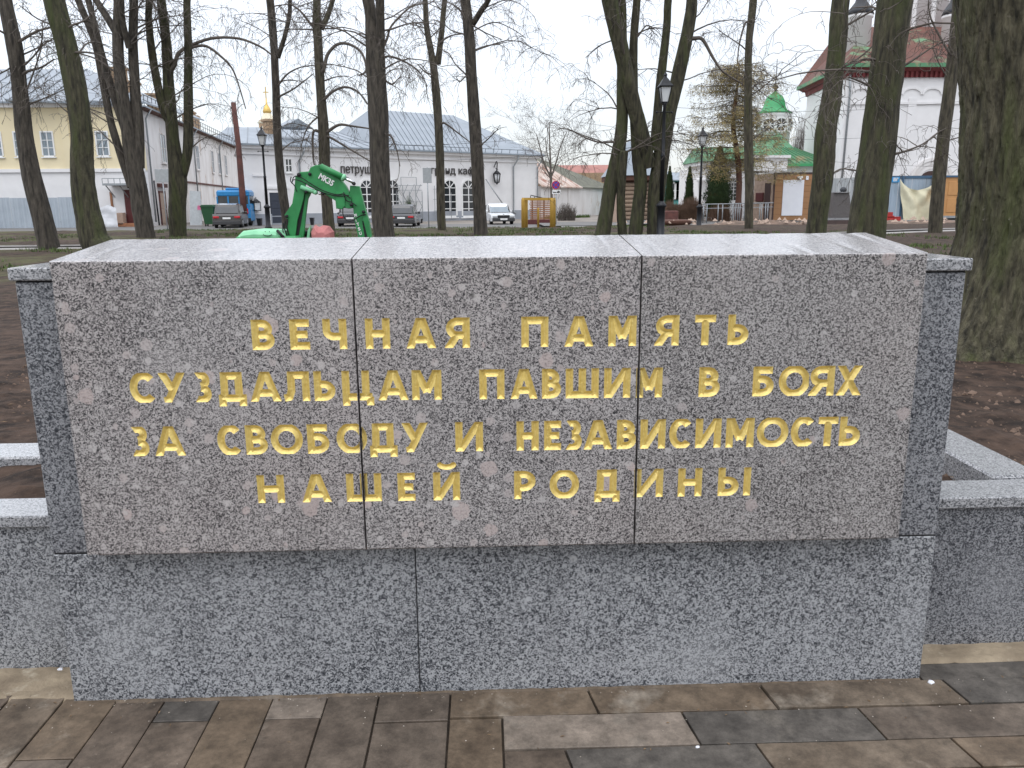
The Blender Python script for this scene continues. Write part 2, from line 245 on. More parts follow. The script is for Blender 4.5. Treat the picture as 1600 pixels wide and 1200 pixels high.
# ------------------------------------------------------------------ mesh building
class MB:
    def __init__(s, M4=None): s.v = []; s.f = []; s.mi = []; s.M = M4; s.cur = 0; s.smooth = []
    def add(s, vs, fs, smooth=False):
        k = len(s.v)
        if s.M is not None: vs = [s.M @ Vector(v) for v in vs]
        s.v.extend([tuple(v) for v in vs]); s.f.extend([tuple(i+k for i in f) for f in fs]); s.mi.extend([s.cur]*len(fs)); s.smooth.extend([smooth]*len(fs)); return s
    def box(s, x0, x1, y0, y1, z0, z1, b=0):
        if x0 > x1: x0, x1 = x1, x0
        if y0 > y1: y0, y1 = y1, y0
        if z0 > z1: z0, z1 = z1, z0
        if not b:
            return s.add([(x0,y0,z0),(x1,y0,z0),(x1,y1,z0),(x0,y1,z0),(x0,y0,z1),(x1,y0,z1),(x1,y1,z1),(x0,y1,z1)],
                [(3,2,1,0),(4,5,6,7),(0,1,5,4),(1,2,6,5),(2,3,7,6),(3,0,4,7)])
        b = min(b, (x1-x0)*.45, (y1-y0)*.45, (z1-z0)*.45)
        vs = []
        for (X, sx_) in ((x0,1),(x1,-1)):
            for (Y, sy_) in ((y0,1),(y1,-1)):
                for (Z, sz_) in ((z0,1),(z1,-1)):
                    vs += [(X, Y+sy_*b, Z+sz_*b), (X+sx_*b, Y, Z+sz_*b), (X+sx_*b, Y+sy_*b, Z)]
        id_ = lambda i, j, k, a: ((i*2+j)*2+k)*3+a
        fs = [(id_(0,0,0,0),id_(0,0,1,0),id_(0,1,1,0),id_(0,1,0,0)), (id_(1,0,0,0),id_(1,1,0,0),id_(1,1,1,0),id_(1,0,1,0)),
              (id_(0,0,0,1),id_(1,0,0,1),id_(1,0,1,1),id_(0,0,1,1)), (id_(0,1,0,1),id_(0,1,1,1),id_(1,1,1,1),id_(1,1,0,1)),
              (id_(0,0,0,2),id_(0,1,0,2),id_(1,1,0,2),id_(1,0,0,2)), (id_(0,0,1,2),id_(1,0,1,2),id_(1,1,1,2),id_(0,1,1,2))]
        for j in (0,1):
            for k in (0,1):
                fs.append((id_(0,j,k,1),id_(1,j,k,1),id_(1,j,k,2),id_(0,j,k,2)) )
                fs.append((id_(j,0,k,0),id_(j,1,k,0),id_(j,1,k,2),id_(j,0,k,2)))
                fs.append((id_(j,k,0,0),id_(j,k,1,0),id_(j,k,1,1),id_(j,k,0,1)))
        for i in (0,1):
            for j in (0,1):
                for k in (0,1): fs.append((id_(i,j,k,0),id_(i,j,k,1),id_(i,j,k,2)))
        return s.add(vs, fs)
    def prism(s, pts, y0, y1):           # outline in x,z extruded along y
        n = len(pts)
        vs = [(x, y0, z) for x, z in pts] + [(x, y1, z) for x, z in pts]
        return s.add(vs, [tuple(range(n)), tuple(range(2*n-1, n-1, -1))] + [(i, i+n, (i+1) % n+n, (i+1) % n) for i in range(n)])
    def prism_z(s, pts, z0, z1, top=None):
        n = len(pts); top = top or pts
        vs = [(x, y, z0) for x, y in pts] + [(x, y, z1) for x, y in top]
        return s.add(vs, [tuple(range(n-1, -1, -1)), tuple(range(n, 2*n))] + [(i, (i+1) % n, (i+1) % n+n, i+n) for i in range(n)])
    def tube(s, pts, rs, n=6, cap=True, smooth=True):
        pts = [Vector(p) for p in pts]
        if not hasattr(rs, '__len__'): rs = [rs]*len(pts)
        vs = []; ref = None
        for i, p in enumerate(pts):
            d = (pts[min(i+1, len(pts)-1)] - pts[max(i-1, 0)])
            d = d.normalized() if d.length > 1e-9 else Vector((0,0,1))
            if ref is None: ref = d.orthogonal().normalized()
            a = (ref - d*ref.dot(d)); a = a.normalized() if a.length > 1e-6 else d.orthogonal().normalized(); ref = a; b = d.cross(a)
            for k in range(n):
                t = 2*PI*k/n; vs.append(p + (a*math.cos(t)+b*math.sin(t))*rs[i])
        fs = [(i*n+k, i*n+(k+1) % n, (i+1)*n+(k+1) % n, (i+1)*n+k) for i in range(len(pts)-1) for k in range(n)]
        if cap: fs += [tuple(range(n-1, -1, -1)), tuple(range((len(pts)-1)*n, len(pts)*n))]
        return s.add(vs, fs, smooth)
    def cyl(s, p0, p1, r0, r1=None, n=10, smooth=True): return s.tube([p0, p1], [r0, r0 if r1 is None else r1], n, True, smooth)
    def lathe(s, c, prof, n=12, smooth=True, rot=0):
        vs = []
        for r, z in prof:
            for k in range(n):
                t = 2*PI*k/n+rot; vs.append((c[0]+r*math.cos(t), c[1]+r*math.sin(t), c[2]+z))
        fs = [(i*n+k, i*n+(k+1) % n, (i+1)*n+(k+1) % n, (i+1)*n+k) for i in range(len(prof)-1) for k in range(n)]
        fs += [tuple(range(n-1, -1, -1)), tuple(range((len(prof)-1)*n, len(prof)*n))]
        return s.add(vs, fs, smooth)
    def beam(s, a, b, w, h):             # square bar between two points
        return s.tube([a, b], [(w+h)/2*.7071]*2, 4, True, False)
    def build(s, name, mats, parent=None, label=None, kind=None):
        me = bpy.data.meshes.new(name)
        off = parent_loc(parent)
        me.from_pydata([(v[0]-off[0], v[1]-off[1], v[2]-off[2]) for v in s.v], [], s.f)
        if not isinstance(mats, (list, tuple)): mats = [mats]
        for m in mats: me.materials.append(M[m] if isinstance(m, str) else m)
        if len(mats) > 1: me.polygons.foreach_set('material_index', s.mi)
        me.polygons.foreach_set('use_smooth', s.smooth)
        o = bpy.data.objects.new(name, me); COL.objects.link(o); me.update()
        if parent is not None: o.parent = parent
        if label: o['label'] = label
        if kind: o['kind'] = kind
        return o
_loc = {}
def parent_loc(p):
    while p is not None:
        if p in _loc: return _loc[p]
        p = p.parent
    return (0, 0, 0)
def thing(name, label, cat, loc=(0,0,0), group=None):
    o = bpy.data.objects.new(name, None); COL.objects.link(o); o.location = loc; _loc[o] = tuple(loc)
    o.empty_display_size = .2; o['label'] = label; o['category'] = cat
    if group: o['group'] = group
    return o
def single(mb, name, m, label, cat, group=None, kind=None):
    o = mb.build(name, m); 
    vs = mb.v; cx_ = sum(v[0] for v in vs)/len(vs); cy_ = sum(v[1] for v in vs)/len(vs); cz_ = min(v[2] for v in vs)
    o.data.transform(Matrix.Translation((-cx_, -cy_, -cz_))); o.location = (cx_, cy_, cz_)
    o['label'] = label; o['category'] = cat
    if group: o['group'] = group
    if kind: o['kind'] = kind
    return o
def copy_tree(o, parent=None):
    c = o.copy(); COL.objects.link(c); c.parent = parent
    for ch in list(o.children): copy_tree(ch, c)
    return c
def structure(mb, name, m):
    o = mb.build(name, m); o['kind'] = 'structure'; return o
def text_mesh(s, size, extrude=.01, offset=0.):
    c = bpy.data.curves.new('lettering', 'FONT'); c.body = s; c.size = size; c.extrude = extrude; c.offset = offset; c.resolution_u = 3
    o = bpy.data.objects.new('lettering', c); COL.objects.link(o)
    dg = bpy.context.evaluated_depsgraph_get(); me = bpy.data.meshes.new_from_object(o.evaluated_get(dg))
    vs = [tuple(v.co) for v in me.vertices]; fs = [tuple(p.vertices) for p in me.polygons]
    bpy.data.objects.remove(o); bpy.data.meshes.remove(me); return vs, fs
def put_text(mb, s, origin, xdir, ydir, size, width=None, offset=0., ext=.01):
    vs, fs = text_mesh(s, size, ext, offset)
    x0 = min(v[0] for v in vs); x1 = max(v[0] for v in vs); k = width/(x1-x0) if width else 1
    o = Vector(origin); a = Vector(xdir).normalized(); b = Vector(ydir).normalized(); c = a.cross(b)
    mb.add([o + a*((v[0]-x0)*k) + b*v[1] + c*v[2] for v in vs], fs)
def frame(A, B):                          # local x along A->B on the ground, y away from the viewer's side, z up
    A = Vector(A); B = Vector(B); u = (B-A); u.z = 0; L = u.length; u.normalize(); v = Vector((-u.y, u.x, 0))
    m = Matrix.Translation((A.x, A.y, 0)) @ Matrix(((u.x, v.x, 0), (u.y, v.y, 0), (0, 0, 1))).to_4x4()
    def uz(px, py):
        d = ray(px, py); t = (A-CAM).dot(v)/d.dot(v); q = CAM+d*t; return (q-A).dot(u), q.z
    return m, uz, L
def fbm(x, y, z=0, o=4): return noise.fractal(Vector((x, y, z)), 1., 2., o)

# ------------------------------------------------------------------ ground
PATH = [(-60,19.4),(-14,20.0),(2,21.2),(10,23.2),(16,26.6),(60,40)]
def path_y(x):
    for (a, b), (c, d) in zip(PATH[:-1], PATH[1:]):
        if x <= c: return b+(d-b)*(x-a)/(c-a)
    return PATH[-1][1]
def gh(x, y):
    t = min(max((y-34)/10, 0), 1); t = t*t*(3-2*t)
    h = .5*(1-t)
    if y < .9 and x < -1.3: h += .055*min(1, (.9-y)/.1)
    if y < 40 and abs(y-path_y(x)) > 1.6: h += .035*fbm(x*.25, y*.25) * min(1, y/3)
    return h
def ground_mat():
    m = bpy.data.materials.new('ground'); m.use_nodes = True; t = m.node_tree; b = t.nodes['Principled BSDF']; L = t.links.new
    b.inputs['Roughness'].default_value = .95; b.inputs['Specular IOR Level'].default_value = .25
    o = N(t, 'ShaderNodeTexCoord').outputs['Object']
    def nz_(s, d=6, r=.6):
        n = N(t, 'ShaderNodeTexNoise'); n.inputs['Scale'].default_value = s; n.inputs['Detail'].default_value = d; n.inputs['Roughness'].default_value = r; L(o, n.inputs['Vector']); return n.outputs[0]
    def ramp(f, a, b_, p0=.35, p1=.65):
        r = N(t, 'ShaderNodeValToRGB'); e = r.color_ramp.elements; e[0].position = p0; e[1].position = p1; e[0].color = (*a, 1); e[1].color = (*b_, 1); L(f, r.inputs[0]); return r.outputs[0]
    def mixc(f, a, b_):
        mx = N(t, 'ShaderNodeMix', data_type='RGBA'); L(f, mx.inputs[0]); L(a, mx.inputs[6]); L(b_, mx.inputs[7]); return mx.outputs[2]
    soil = ramp(nz_(7), (.018,.012,.009), (.080,.052,.038)); grit = ramp(nz_(60, 3), (.09,.06,.042), (.24,.19,.15), .62, .72)
    mg = N(t, 'ShaderNodeMapRange'); mg.inputs[1].default_value = .60; mg.inputs[2].default_value = .70; L(nz_(35, 4), mg.inputs[0]); soil = mixc(mg.outputs[0], soil, grit)
    grass = ramp(nz_(9), (.048,.050,.022), (.105,.098,.045))
    k = N(t, 'ShaderNodeMapRange'); k.inputs[1].default_value = .46; k.inputs[2].default_value = .58; L(nz_(.33, 8, .7), k.inputs[0])
    # bare earth close behind the memorial, lawn further off
    sx_ = N(t, 'ShaderNodeSeparateXYZ'); L(o, sx_.inputs[0])
    y1 = N(t, 'ShaderNodeMapRange'); y1.inputs[1].default_value = 7.; y1.inputs[2].default_value = 10.; L(sx_.outputs[1], y1.inputs[0])
    mm = N(t, 'ShaderNodeMath', operation='MULTIPLY'); L(k.outputs[0], mm.inputs[0]); L(y1.outputs[0], mm.inputs[1])
    x7 = N(t, 'ShaderNodeMapRange'); x7.inputs[1].default_value = 7; x7.inputs[2].default_value = 10; x7.inputs[3].default_value = 1; x7.inputs[4].default_value = .15; L(sx_.outputs[0], x7.inputs[0])
    y30 = N(t, 'ShaderNodeMath', operation='MULTIPLY'); L(mm.outputs[0], y30.inputs[0]); L(x7.outputs[0], y30.inputs[1])
    near = mixc(y30.outputs[0], soil, grass)
    far = ramp(nz_(.5), (.17,.15,.13), (.27,.245,.22))
    y2 = N(t, 'ShaderNodeMapRange'); y2.inputs[1].default_value = 43; y2.inputs[2].default_value = 45; L(sx_.outputs[1], y2.inputs[0])
    L(mixc(y2.outputs[0], near, far), b.inputs['Base Color'])
    bp = N(t, 'ShaderNodeBump'); bp.inputs['Strength'].default_value = .8; bp.inputs['Distance'].default_value = .03; L(nz_(18, 8, .7), bp.inputs['Height']); L(bp.outputs[0], b.inputs['Normal'])
    return m
M['ground'] = ground_mat()
xs = sorted(set([round(x, 3) for x in list(np.arange(-3.2, -1.2, .04)) + list(np.arange(1.3, 4.4, .04)) + list(np.arange(-1.2, 1.3, .25)) + list(np.arange(-20, -3.2, .4)) + list(np.arange(4.4, 22, .4)) + [-600, -300, -150, -90, -60, -45, -35, -28, 26, 32, 40, 55, 80, 150, 300, 600]]))
ys = [.3] + list(np.arange(.32, 4.2, .04)) + list(np.arange(4.2, 9, .2)) + list(np.arange(9, 46, .6)) + [48, 55, 65, 80, 120, 200, 400, 900, 1800]
mb = MB(); nx = len(xs)
for y in ys:
    for x in xs:
        z = gh(x, y)
        if y < 9 and abs(x) < 6: z += .024*fbm(x*3, y*3, 1, 5) + .022*max(0, fbm(x*9, y*9, 4, 4))
        # trampled lumps between trees
        if 9 <= y < 40 and abs(y-path_y(x)) > 1.8: z += .05*max(0, fbm(x*.9, y*.9, 7, 3))
        mb.v.append((x, y, z))
for j in range(len(ys)-1):
    for i in range(nx-1): mb.f.append((j*nx+i, j*nx+i+1, (j+1)*nx+i+1, (j+1)*nx+i)); mb.mi.append(0); mb.smooth.append(True)
structure(mb, 'ground', 'ground')
# ground in front of the memorial, under the paving
mb = MB(); mb.box(-30, 30, -20, .3, -.3, -.011); structure(mb, 'paving_bed', 'grout')
# park path behind (left at depth ~20 m, right at ~27 m)
def strip(a, b, w, z0f, mat_, name, n=60, lift=.03):
    mb = MB(); A = Vector(a); B = Vector(b); d = (B-A).normalized(); nn = Vector((-d.y, d.x))
    for i in range(n+1):
        p = A.lerp(B, i/n)
        for s in (-1, 1): q = p + nn*s*w/2; mb.v.append((q.x, q.y, max(gh(q.x, q.y), gh(p.x, p.y))+lift))
        if i: k = 2*i; mb.f.append((k-2, k-1, k+1, k)); mb.mi.append(0); mb.smooth.append(False)
    return structure(mb, name, mat_)
mb = MB()
for i in range(121):
    x = -55+110*i/120; yc = path_y(x); w = .75
    for k, (o, dz) in enumerate(((-w-.12,.02),(-w,.07),(-w+.02,.03),(w-.02,.03),(w,.07),(w+.12,.02))): mb.v.append((x, yc+o, .5*(1-0)+dz-.03 if yc < 34 else gh(x, yc+o)+dz))
    if i:
        for k in range(5): q = 6*i+k; mb.f.append((q-6, q, q+1, q-5)); mb.mi.append(0); mb.smooth.append(False)
structure(mb, 'path', 'path')
# kerb stones along the path (each one its own piece)
road = MB(); road.add([(-200,46,.02),(200,46,.02),(200,61,.02),(-200,61,.02)], [(0,1,2,3)]); structure(road, 'road', 'asphalt')
foot = MB(); foot.add([(2.5,31.5,.535),(9.0,31.5,.535),(12,46,.028),(2,46,.028)], [(0,1,2,3)]); 

# ------------------------------------------------------------------ paving stones
tm = []
for i, (a, b_, r_) in enumerate([((.175,.132,.092),(.092,.067,.046),.5), ((.150,.120,.094),(.082,.064,.050),.48), ((.120,.107,.093),(.074,.066,.058),.55), ((.175,.138,.102),(.090,.068,.049),.55), ((.150,.117,.090),(.075,.057,.043),.5), ((.26,.215,.175),(.14,.115,.092),.55)]):
    tm.append(mat('paving stone %d' % i, a, b_, 5, rough=r_, bump=.25, bscale=60, bdist=.004, stretch=(1,1,1), c3=(.30,.26,.21) if i in (0,3,4) else (.17,.15,.125), s3=3.2, t3=.57, soft3=.16))
for m_ in tm: m_.node_tree.nodes['Principled BSDF'].inputs['Specular IOR Level'].default_value = .3
for m_ in tm:                               # dried silt and damp blotches of a few centimetres, plus fine pitting
    t = m_.node_tree; b = t.nodes['Principled BSDF']; src = b.inputs['Base Color'].links[0].from_socket; o = N(t, 'ShaderNodeTexCoord').outputs['Object']
    for s_, lo, hi, a0, a1 in ((14, .35, .68, .62, 1.38), (75, .3, .7, .86, 1.14), (260, .3, .7, .85, 1.16)):
        n = N(t, 'ShaderNodeTexNoise'); n.inputs['Scale'].default_value = s_; n.inputs['Detail'].default_value = 8; n.inputs['Roughness'].default_value = .7; t.links.new(o, n.inputs['Vector'])
        k = N(t, 'ShaderNodeMapRange'); k.inputs[1].default_value = lo; k.inputs[2].default_value = hi; k.inputs[3].default_value = a0; k.inputs[4].default_value = a1; t.links.new(n.outputs[0], k.inputs[0])
        v = N(t, 'ShaderNodeVectorMath', operation='SCALE'); t.links.new(src, v.inputs[0]); t.links.new(k.outputs[0], v.inputs['Scale']); src = v.outputs[0]
    t.links.new(src, b.inputs['Base Color'])
def paver(pts, mi, dz=0., name='paving_stone'):
    # slab with chipped, slightly rounded top edge
    n = len(pts); c = Vector((sum(p[0] for p in pts)/n, sum(p[1] for p in pts)/n))
    dense = []
    for i in range(n):
        a = Vector(pts[i]); b = Vector(pts[(i+1) % n]); k = max(2, int((b-a).length/.06))
        for j in range(k): dense.append(a.lerp(b, j/k))
    outl = []
    for p in dense:
        w = .0042*noise.noise(Vector((p.x*25, p.y*25, mi*3.1))); outl.append(c + (p-c)*(1+w*2))
    tx, ty = random.uniform(-.006, .006), random.uniform(-.006, .006)
    zt = lambda p: dz + (p.x-c.x)*tx + (p.y-c.y)*ty
    inn = [p + (c-p).normalized()*.0028 for p in outl]
    m_ = len(outl)
    vs = [(p.x, p.y, -.05) for p in outl] + [(p.x, p.y, zt(p)-.0015) for p in outl] + [(p.x, p.y, zt(p)) for p in inn]
    fs = []
    for k in range(m_):
        l = (k+1) % m_; fs += [(k, l, l+m_, k+m_), (k+m_, l+m_, l+2*m_, k+2*m_)]
    fs.append(tuple(range(2*m_, 3*m_)))
    mb = MB(); mb.add(vs, fs); o = mb.build(name, tm[mi], PAVE); return o
PAVE = bpy.data.objects.new('paving', None); COL.objects.link(PAVE); PAVE['kind'] = 'structure'
# lengthwise stones on the left: column boundaries from the wall foot outward
cols = [G(*q).x for q in ((30,1102), (91,1104), (175,1103), (250,1105), (339,1101), (425,1094), (511,1090), (592,1089), (704,1084))]
step = (cols[-1]-cols[1])/7
left = [cols[1]-step*k for k in range(12, 0, -1)] + cols[1:]
lj = {12: [-.29], 14: [-.125], 16: [-.125], 18: [-.165]}
g = .0036
for i in range(len(left)-1):
    x0, x1 = left[i], left[i+1]; ytop = -.012 if x0 > -1.42 else .04
    cuts = [ytop] + (lj.get(i, [] if i % 2 else [-.2-.1*(i % 3)]))
    y = cuts[-1]
    while y > -1.9: y -= .46+.1*random.random(); cuts.append(y)
    sh = 0
    for a, b_ in zip(cuts[:-1], cuts[1:]):
        mi = random.choice([0, 1, 3, 4, 4, 1])
        if i == 16 and a > -.1: mi = 5
        if i == 14 and a > -.1: mi = 2
        gg = g if random.random() < .75 else g*.5
        paver([(x0+gg, b_+gg), (x1-gg, b_+gg), (x1-gg, a-gg), (x0+gg, a-gg)], mi, random.uniform(-.004, .002))
xa = cols[-1]
# a pair of short stones, then the courses laid along the wall
x9 = G(786,1150).x
rowA, rowB, rowC = G(900,1116).y, G(900,1169).y, G(900,1169).y-.135
paver([(xa+g, rowC-.2), (x9-g, rowC-.2), (x9-g, rowA-g), (xa+g, rowA-g)], 0, -.002)
def course(y0, y1, joints, mis):
    for i in range(len(joints)-1):
        a, b_ = joints[i], joints[i+1]
        sk = -.02
        paver([(a+g-sk*(0 if i == 0 else 1), y0+g), (b_-g-sk, y0+g), (b_-g, y1-g), (a+g, y1-g)], mis[i % len(mis)], random.uniform(-.003, .002))
course(rowA, -.012, [xa, G(923,1100).x, G(1197,1088).x, 1.52, 2.1, 2.7, 3.3], [0, 0, 3, 2, 1])
course(rowB, rowA, [x9, G(1074,1135).x, G(1357,1127).x, G(1357,1127).x+.6, G(1357,1127).x+1.2, 3.2, 3.8], [5, 2, 1, 0])
course(rowC, rowB, [x9, G(884,1180).x, G(1190,1180).x, G(1190,1180).x+.6, G(1190,1180).x+1.2, 2.9, 3.5], [4, 2, 3, 0, 1])
y = rowC
while y > -1.9:
    s = random.uniform(-.3, 0); js = [x9] + [x9+s+.6*k for k in range(1, 7)]
    y2 = y-.135; 
    if y2 < -1.9: break
    course(y2, y if y < rowC-.001 else y, js, [random.choice([0,1,2,3,4]) for _ in range(4)]) if True else None
    y = y2
# mortar bedding next to the low side walls, and the smear at the wall foot
def lumpy(x0, x1, y0, y1, z, amp, n=.02, seed=0, edge=.012):
    mb = MB(); nx_ = int((x1-x0)/n)+2; ny_ = int((y1-y0)/n)+2
    for j in range(ny_):
        for i in range(nx_):
            x = x0+(x1-x0)*i/(nx_-1); y = y0+(y1-y0)*j/(ny_-1)
            if j == 0: y += edge*fbm(x*9, seed)
            zz = z + amp*fbm(x*14, y*14, seed, 4) - (.012 if j == 0 else 0)
            mb.v.append((x, y, zz))
    for j in range(ny_-1):
        for i in range(nx_-1): mb.f.append((j*nx_+i, j*nx_+i+1, (j+1)*nx_+i+1, (j+1)*nx_+i)); mb.mi.append(0); mb.smooth.append(True)
    return mb
structure(lumpy(-4.5, -1.40, -.0, .215, .003, .005, seed=3), 'mortar_bedding', 'mortar')
structure(lumpy(1.45, 4.5, .085, .215, .003, .005, seed=9), 'mortar_bedding', 'mortar')
for a_, b_, m_ in ((1.458, 1.96, 2), (1.96, 2.52, 0), (2.52, 3.1, 2)): paver([(a_+g, -.008), (b_-g, -.008), (b_-g, .088), (a_+g, .088)], m_, -.004)
mb = MB()
for k in range(60):
    x = -1.38+2.8*k/60
mb = lumpy(-1.405, 1.45, -.013, .004, -.002, .003, .012, 5, .006); structure(mb, 'mortar_bedding', tm[0])
# grit, chips and leaf scraps lying in the joints
mb = MB()
for k in range(320):
    x = random.uniform(-2.2, 2.6); y = -random.random()**1.5*.7; r = random.choice([.001,.0014,.002,.0026])
    if k % 3 == 0: y = -.02-random.random()*.02
    mb.add([(x+r*math.cos(t)*random.uniform(.7,1.3), y+r*math.sin(t)*random.uniform(.7,1.3), .001) for t in (0,1.26,2.5,3.8,5.0)] + [(x, y, r*1.1)], [(i, (i+1) % 5, 5) for i in range(5)])
single(mb, 'grit', 'pebble', 'tiny pale grit scattered over the paving at the wall foot', 'grit', kind='stuff')
def pebble_chip(px, py, s, lab):
    p = G(px, py, 0); mb = MB(); vs = []; n = 7
    for j, (r, z) in enumerate([(.8,0),(1.0,.35),(.7,.8),(.25,1.0)]):
        for k in range(n): t = 2*PI*k/n+j*.3; q = r*s*random.uniform(.75, 1.2); vs.append((p.x+q*math.cos(t)*1.2, p.y+q*math.sin(t), z*s*.9))
    fs = [(j*n+k, j*n+(k+1) % n, (j+1)*n+(k+1) % n, (j+1)*n+k) for j in range(3) for k in range(n)]+[tuple(range(3*n, 4*n))]
    mb.add(vs, fs); single(mb, 'stone_chip', 'paper', lab, 'stone chip')
pebble_chip(1454, 1067, .010, 'white stone chip by the right foot of the granite base')
pebble_chip(94, 1047, .009, 'pale stone chip on mortar beside the left low wall')
pebble_chip(1090, 1168, .006, 'tiny white chip on the second paving course')

# ------------------------------------------------------------------ the memorial
XL, XR, SL, SR, ZT, ZS, Z1, Z0, DEP, RISE, PJ = -1.4012, 1.4517, -1.2557, 1.2855, 1.38, .5177, 1.4476, .5473, .41, .043, .08
MEM = thing('memorial_wall', 'grey and pink granite memorial wall with gilded inscription on three slabs', 'memorial', (0, .1, 0))
def gbox(name, m, x0, x1, y0, y1, z0, z1, b=.004, parent=MEM, **k):
    mb = MB(); mb.box(x0, x1, y0, y1, z0, z1, b); return mb.build(name, m, parent, **k)
XS = -.2565
gbox('base_block', 'base', XL, XS-.002, 0, .36, -.04, ZS, .003)
gbox('base_block', 'base', XS+.002, XR, 0, .36, -.04, ZS, .003)
gbox('joint_core', 'joint', XL+.002, XR-.002, .0035, .35, -.03, ZT+.006, 0)
gbox('pillar', 'pillar', XL, SL-.002, 0, .36, ZS+.005, ZT, .003)
gbox('pillar', 'pillar', SR+.002, XR, 0, .36, ZS+.005, ZT, .003)
gbox('pillar_cap', 'cap', XL-.012, SL-.002, -.012, .372, ZT+.006, ZT+.044, .004)
gbox('pillar_cap', 'cap', SR+.002, XR+.012, -.012, .372, ZT+.006, ZT+.044, .004)
# strip of stained mortar under the slabs
gbox('bedding_strip', mat('stained mortar', (.16,.12,.085), (.08,.06,.045), 12, rough=.9), SL+.004, SR-.004, -.01, .3, ZS+.001, Z0+.001, 0)

# engraved letters: groove depth from the distance to each stroke's edge
TH = .0225
def arc(cx_, cz_, rx, rz, a0, a1, n=18): return [(cx_+rx*math.cos(rad(a0+(a1-a0)*i/n)), cz_+rz*math.sin(rad(a0+(a1-a0)*i/n))) for i in range(n+1)]
def bump(x0, zb, zt, xr):
    r = (zt-zb)/2; rx = min(r*1.15, xr-x0-.002); return [(x0, zt), (xr-rx, zt)] + arc(xr-rx, (zt+zb)/2, rx, r, 90, -90, 10)[1:-1] + [(xr-rx, zb), (x0, zb)]
def glyph(ch, w, H):
    a = TH/2; m_ = H*.5; e = .02; S = []      # S: strokes; a stroke is a list of points
    desc = 0
    if ch == 'В': S = [[(a,-e),(a,H+e)], bump(a,m_,H-a,w-a-.08*w), bump(a,a,m_+.001,w-a)]
    elif ch == 'Е': S = [[(a,-e),(a,H+e)], [(a,H-a),(w,H-a)], [(a,m_),(w*.9,m_)], [(a,a),(w,a)]]
    elif ch == 'Ч': S = [[(w-a,-e),(w-a,H+e)], [(a,H+e),(a,H*.62)]+arc(a+.3*w,H*.62,.3*w,H*.2,180,270,8)[1:]+[(w-a,H*.42)]]
    elif ch == 'Н': S = [[(a,-e),(a,H+e)], [(w-a,-e),(w-a,H+e)], [(a,m_),(w-a,m_)]]
    elif ch == 'А':
        k = (w/2-a*1.35)/H; S = [[(a*1.15-k*e,-e),(w/2-a*.2+k*e,H+e)], [(w-a*1.15+k*e,-e),(w/2+a*.2-k*e,H+e)], [(w*.25,H*.29),(w*.75,H*.29)]]
    elif ch == 'Я': S = [[(w-a,-e),(w-a,H+e)], [(w-x, z) for x, z in bump(a,H*.42,H-a,w-a*1.5)], [(w*.55,H*.48),(a*1.1,0),(a*1.1-.35*e,-e)]]
    elif ch == 'П': S = [[(a,-e),(a,H+e)], [(w-a,-e),(w-a,H+e)], [(a,H-a),(w-a,H-a)]]
    elif ch == 'М': S = [[(a,-e),(a,H+e)], [(w-a,-e),(w-a,H+e)], [(a*.9,H+e*.4),(w/2,H*.26)], [(w-a*.9,H+e*.4),(w/2,H*.26)]]
    elif ch == 'Т': S = [[(w/2,-e),(w/2,H-a)], [(0,H-a),(w,H-a)]]
    elif ch == 'Ь': S = [[(a,-e),(a,H+e)], bump(a,a,H*.56,w-a)]
    elif ch == 'Ы': S = [[(a,-e),(a,H+e)], bump(a,a,H*.56,w*.64-a), [(w-a,-e),(w-a,H+e)]]
    elif ch == 'Р': S = [[(a,-e),(a,H+e)], bump(a,H*.40,H-a,w-a)]
    elif ch == 'Б': S = [[(a,-e),(a,H+e)], [(a,H-a),(w*.92,H-a)], bump(a,a,H*.58,w-a)]
    elif ch == 'С': S = [arc(w*.56,m_,w*.56-a,m_-a*.7,42,318,30)]
    elif ch == 'О': S = [arc(w/2,m_,w/2-a,m_-a*.7,0,360,36)]
    elif ch == 'З': S = [arc(w*.42,H*.735,w*.52-a,H*.275-a*.7,128,-90,16), arc(w*.42,H*.28,w*.58-a,H*.29-a*.7,90,-130,16)]
    elif ch == 'У': S = [[(w-a*.4,H+e),(w*.36,H*.08),(w*.2,H*.06)], [(a*.6,H+e),(w*.54,H*.36)]]
    elif ch == 'Х': S = [[(a*1.1-e*.6,-e),(w-a*1.1+e*.6,H+e)], [(a*1.1-e*.6,H+e),(w-a*1.1+e*.6,-e)]]
    elif ch == 'И' or ch == 'Й': S = [[(a,-e),(a,H+e)], [(w-a,-e),(w-a,H+e)], [(a*.9,H*.04-e*.3),(w-a*.9,H*.96+e*.3)]]
    elif ch == 'Ш': S = [[(a,-e),(a,H+e)], [(w/2,-e),(w/2,H+e)], [(w-a,-e),(w-a,H+e)], [(a,a),(w-a,a)]]
    elif ch == 'Ц': S = [[(a,-e),(a,H+e)], [(w-a*2.1,0),(w-a*2.1,H+e)], [(a,a),(w-a*.4,a)], [(w-a,a),(w-a,-H*.17)]]; desc = H*.17
    elif ch == 'Л': S = [[(w-a,-e),(w-a,H+e)], [(w*.27,H-a),(w-a,H-a)], [(w*.30,H+e),(w*.29,H*.35),(w*.2,a*1.1),(-.0,a*.9)]]
    elif ch == 'Д': S = [[(w-a*1.9,0),(w-a*1.9,H+e)], [(w*.22,H-a),(w-a*1.9,H-a)], [(w*.24,H+e),(w*.22,H*.3),(w*.17,0)], [(0,a),(w,a)], [(a,a),(a,-H*.15)], [(w-a,a),(w-a,-H*.15)]]; desc = H*.15
    return S, desc
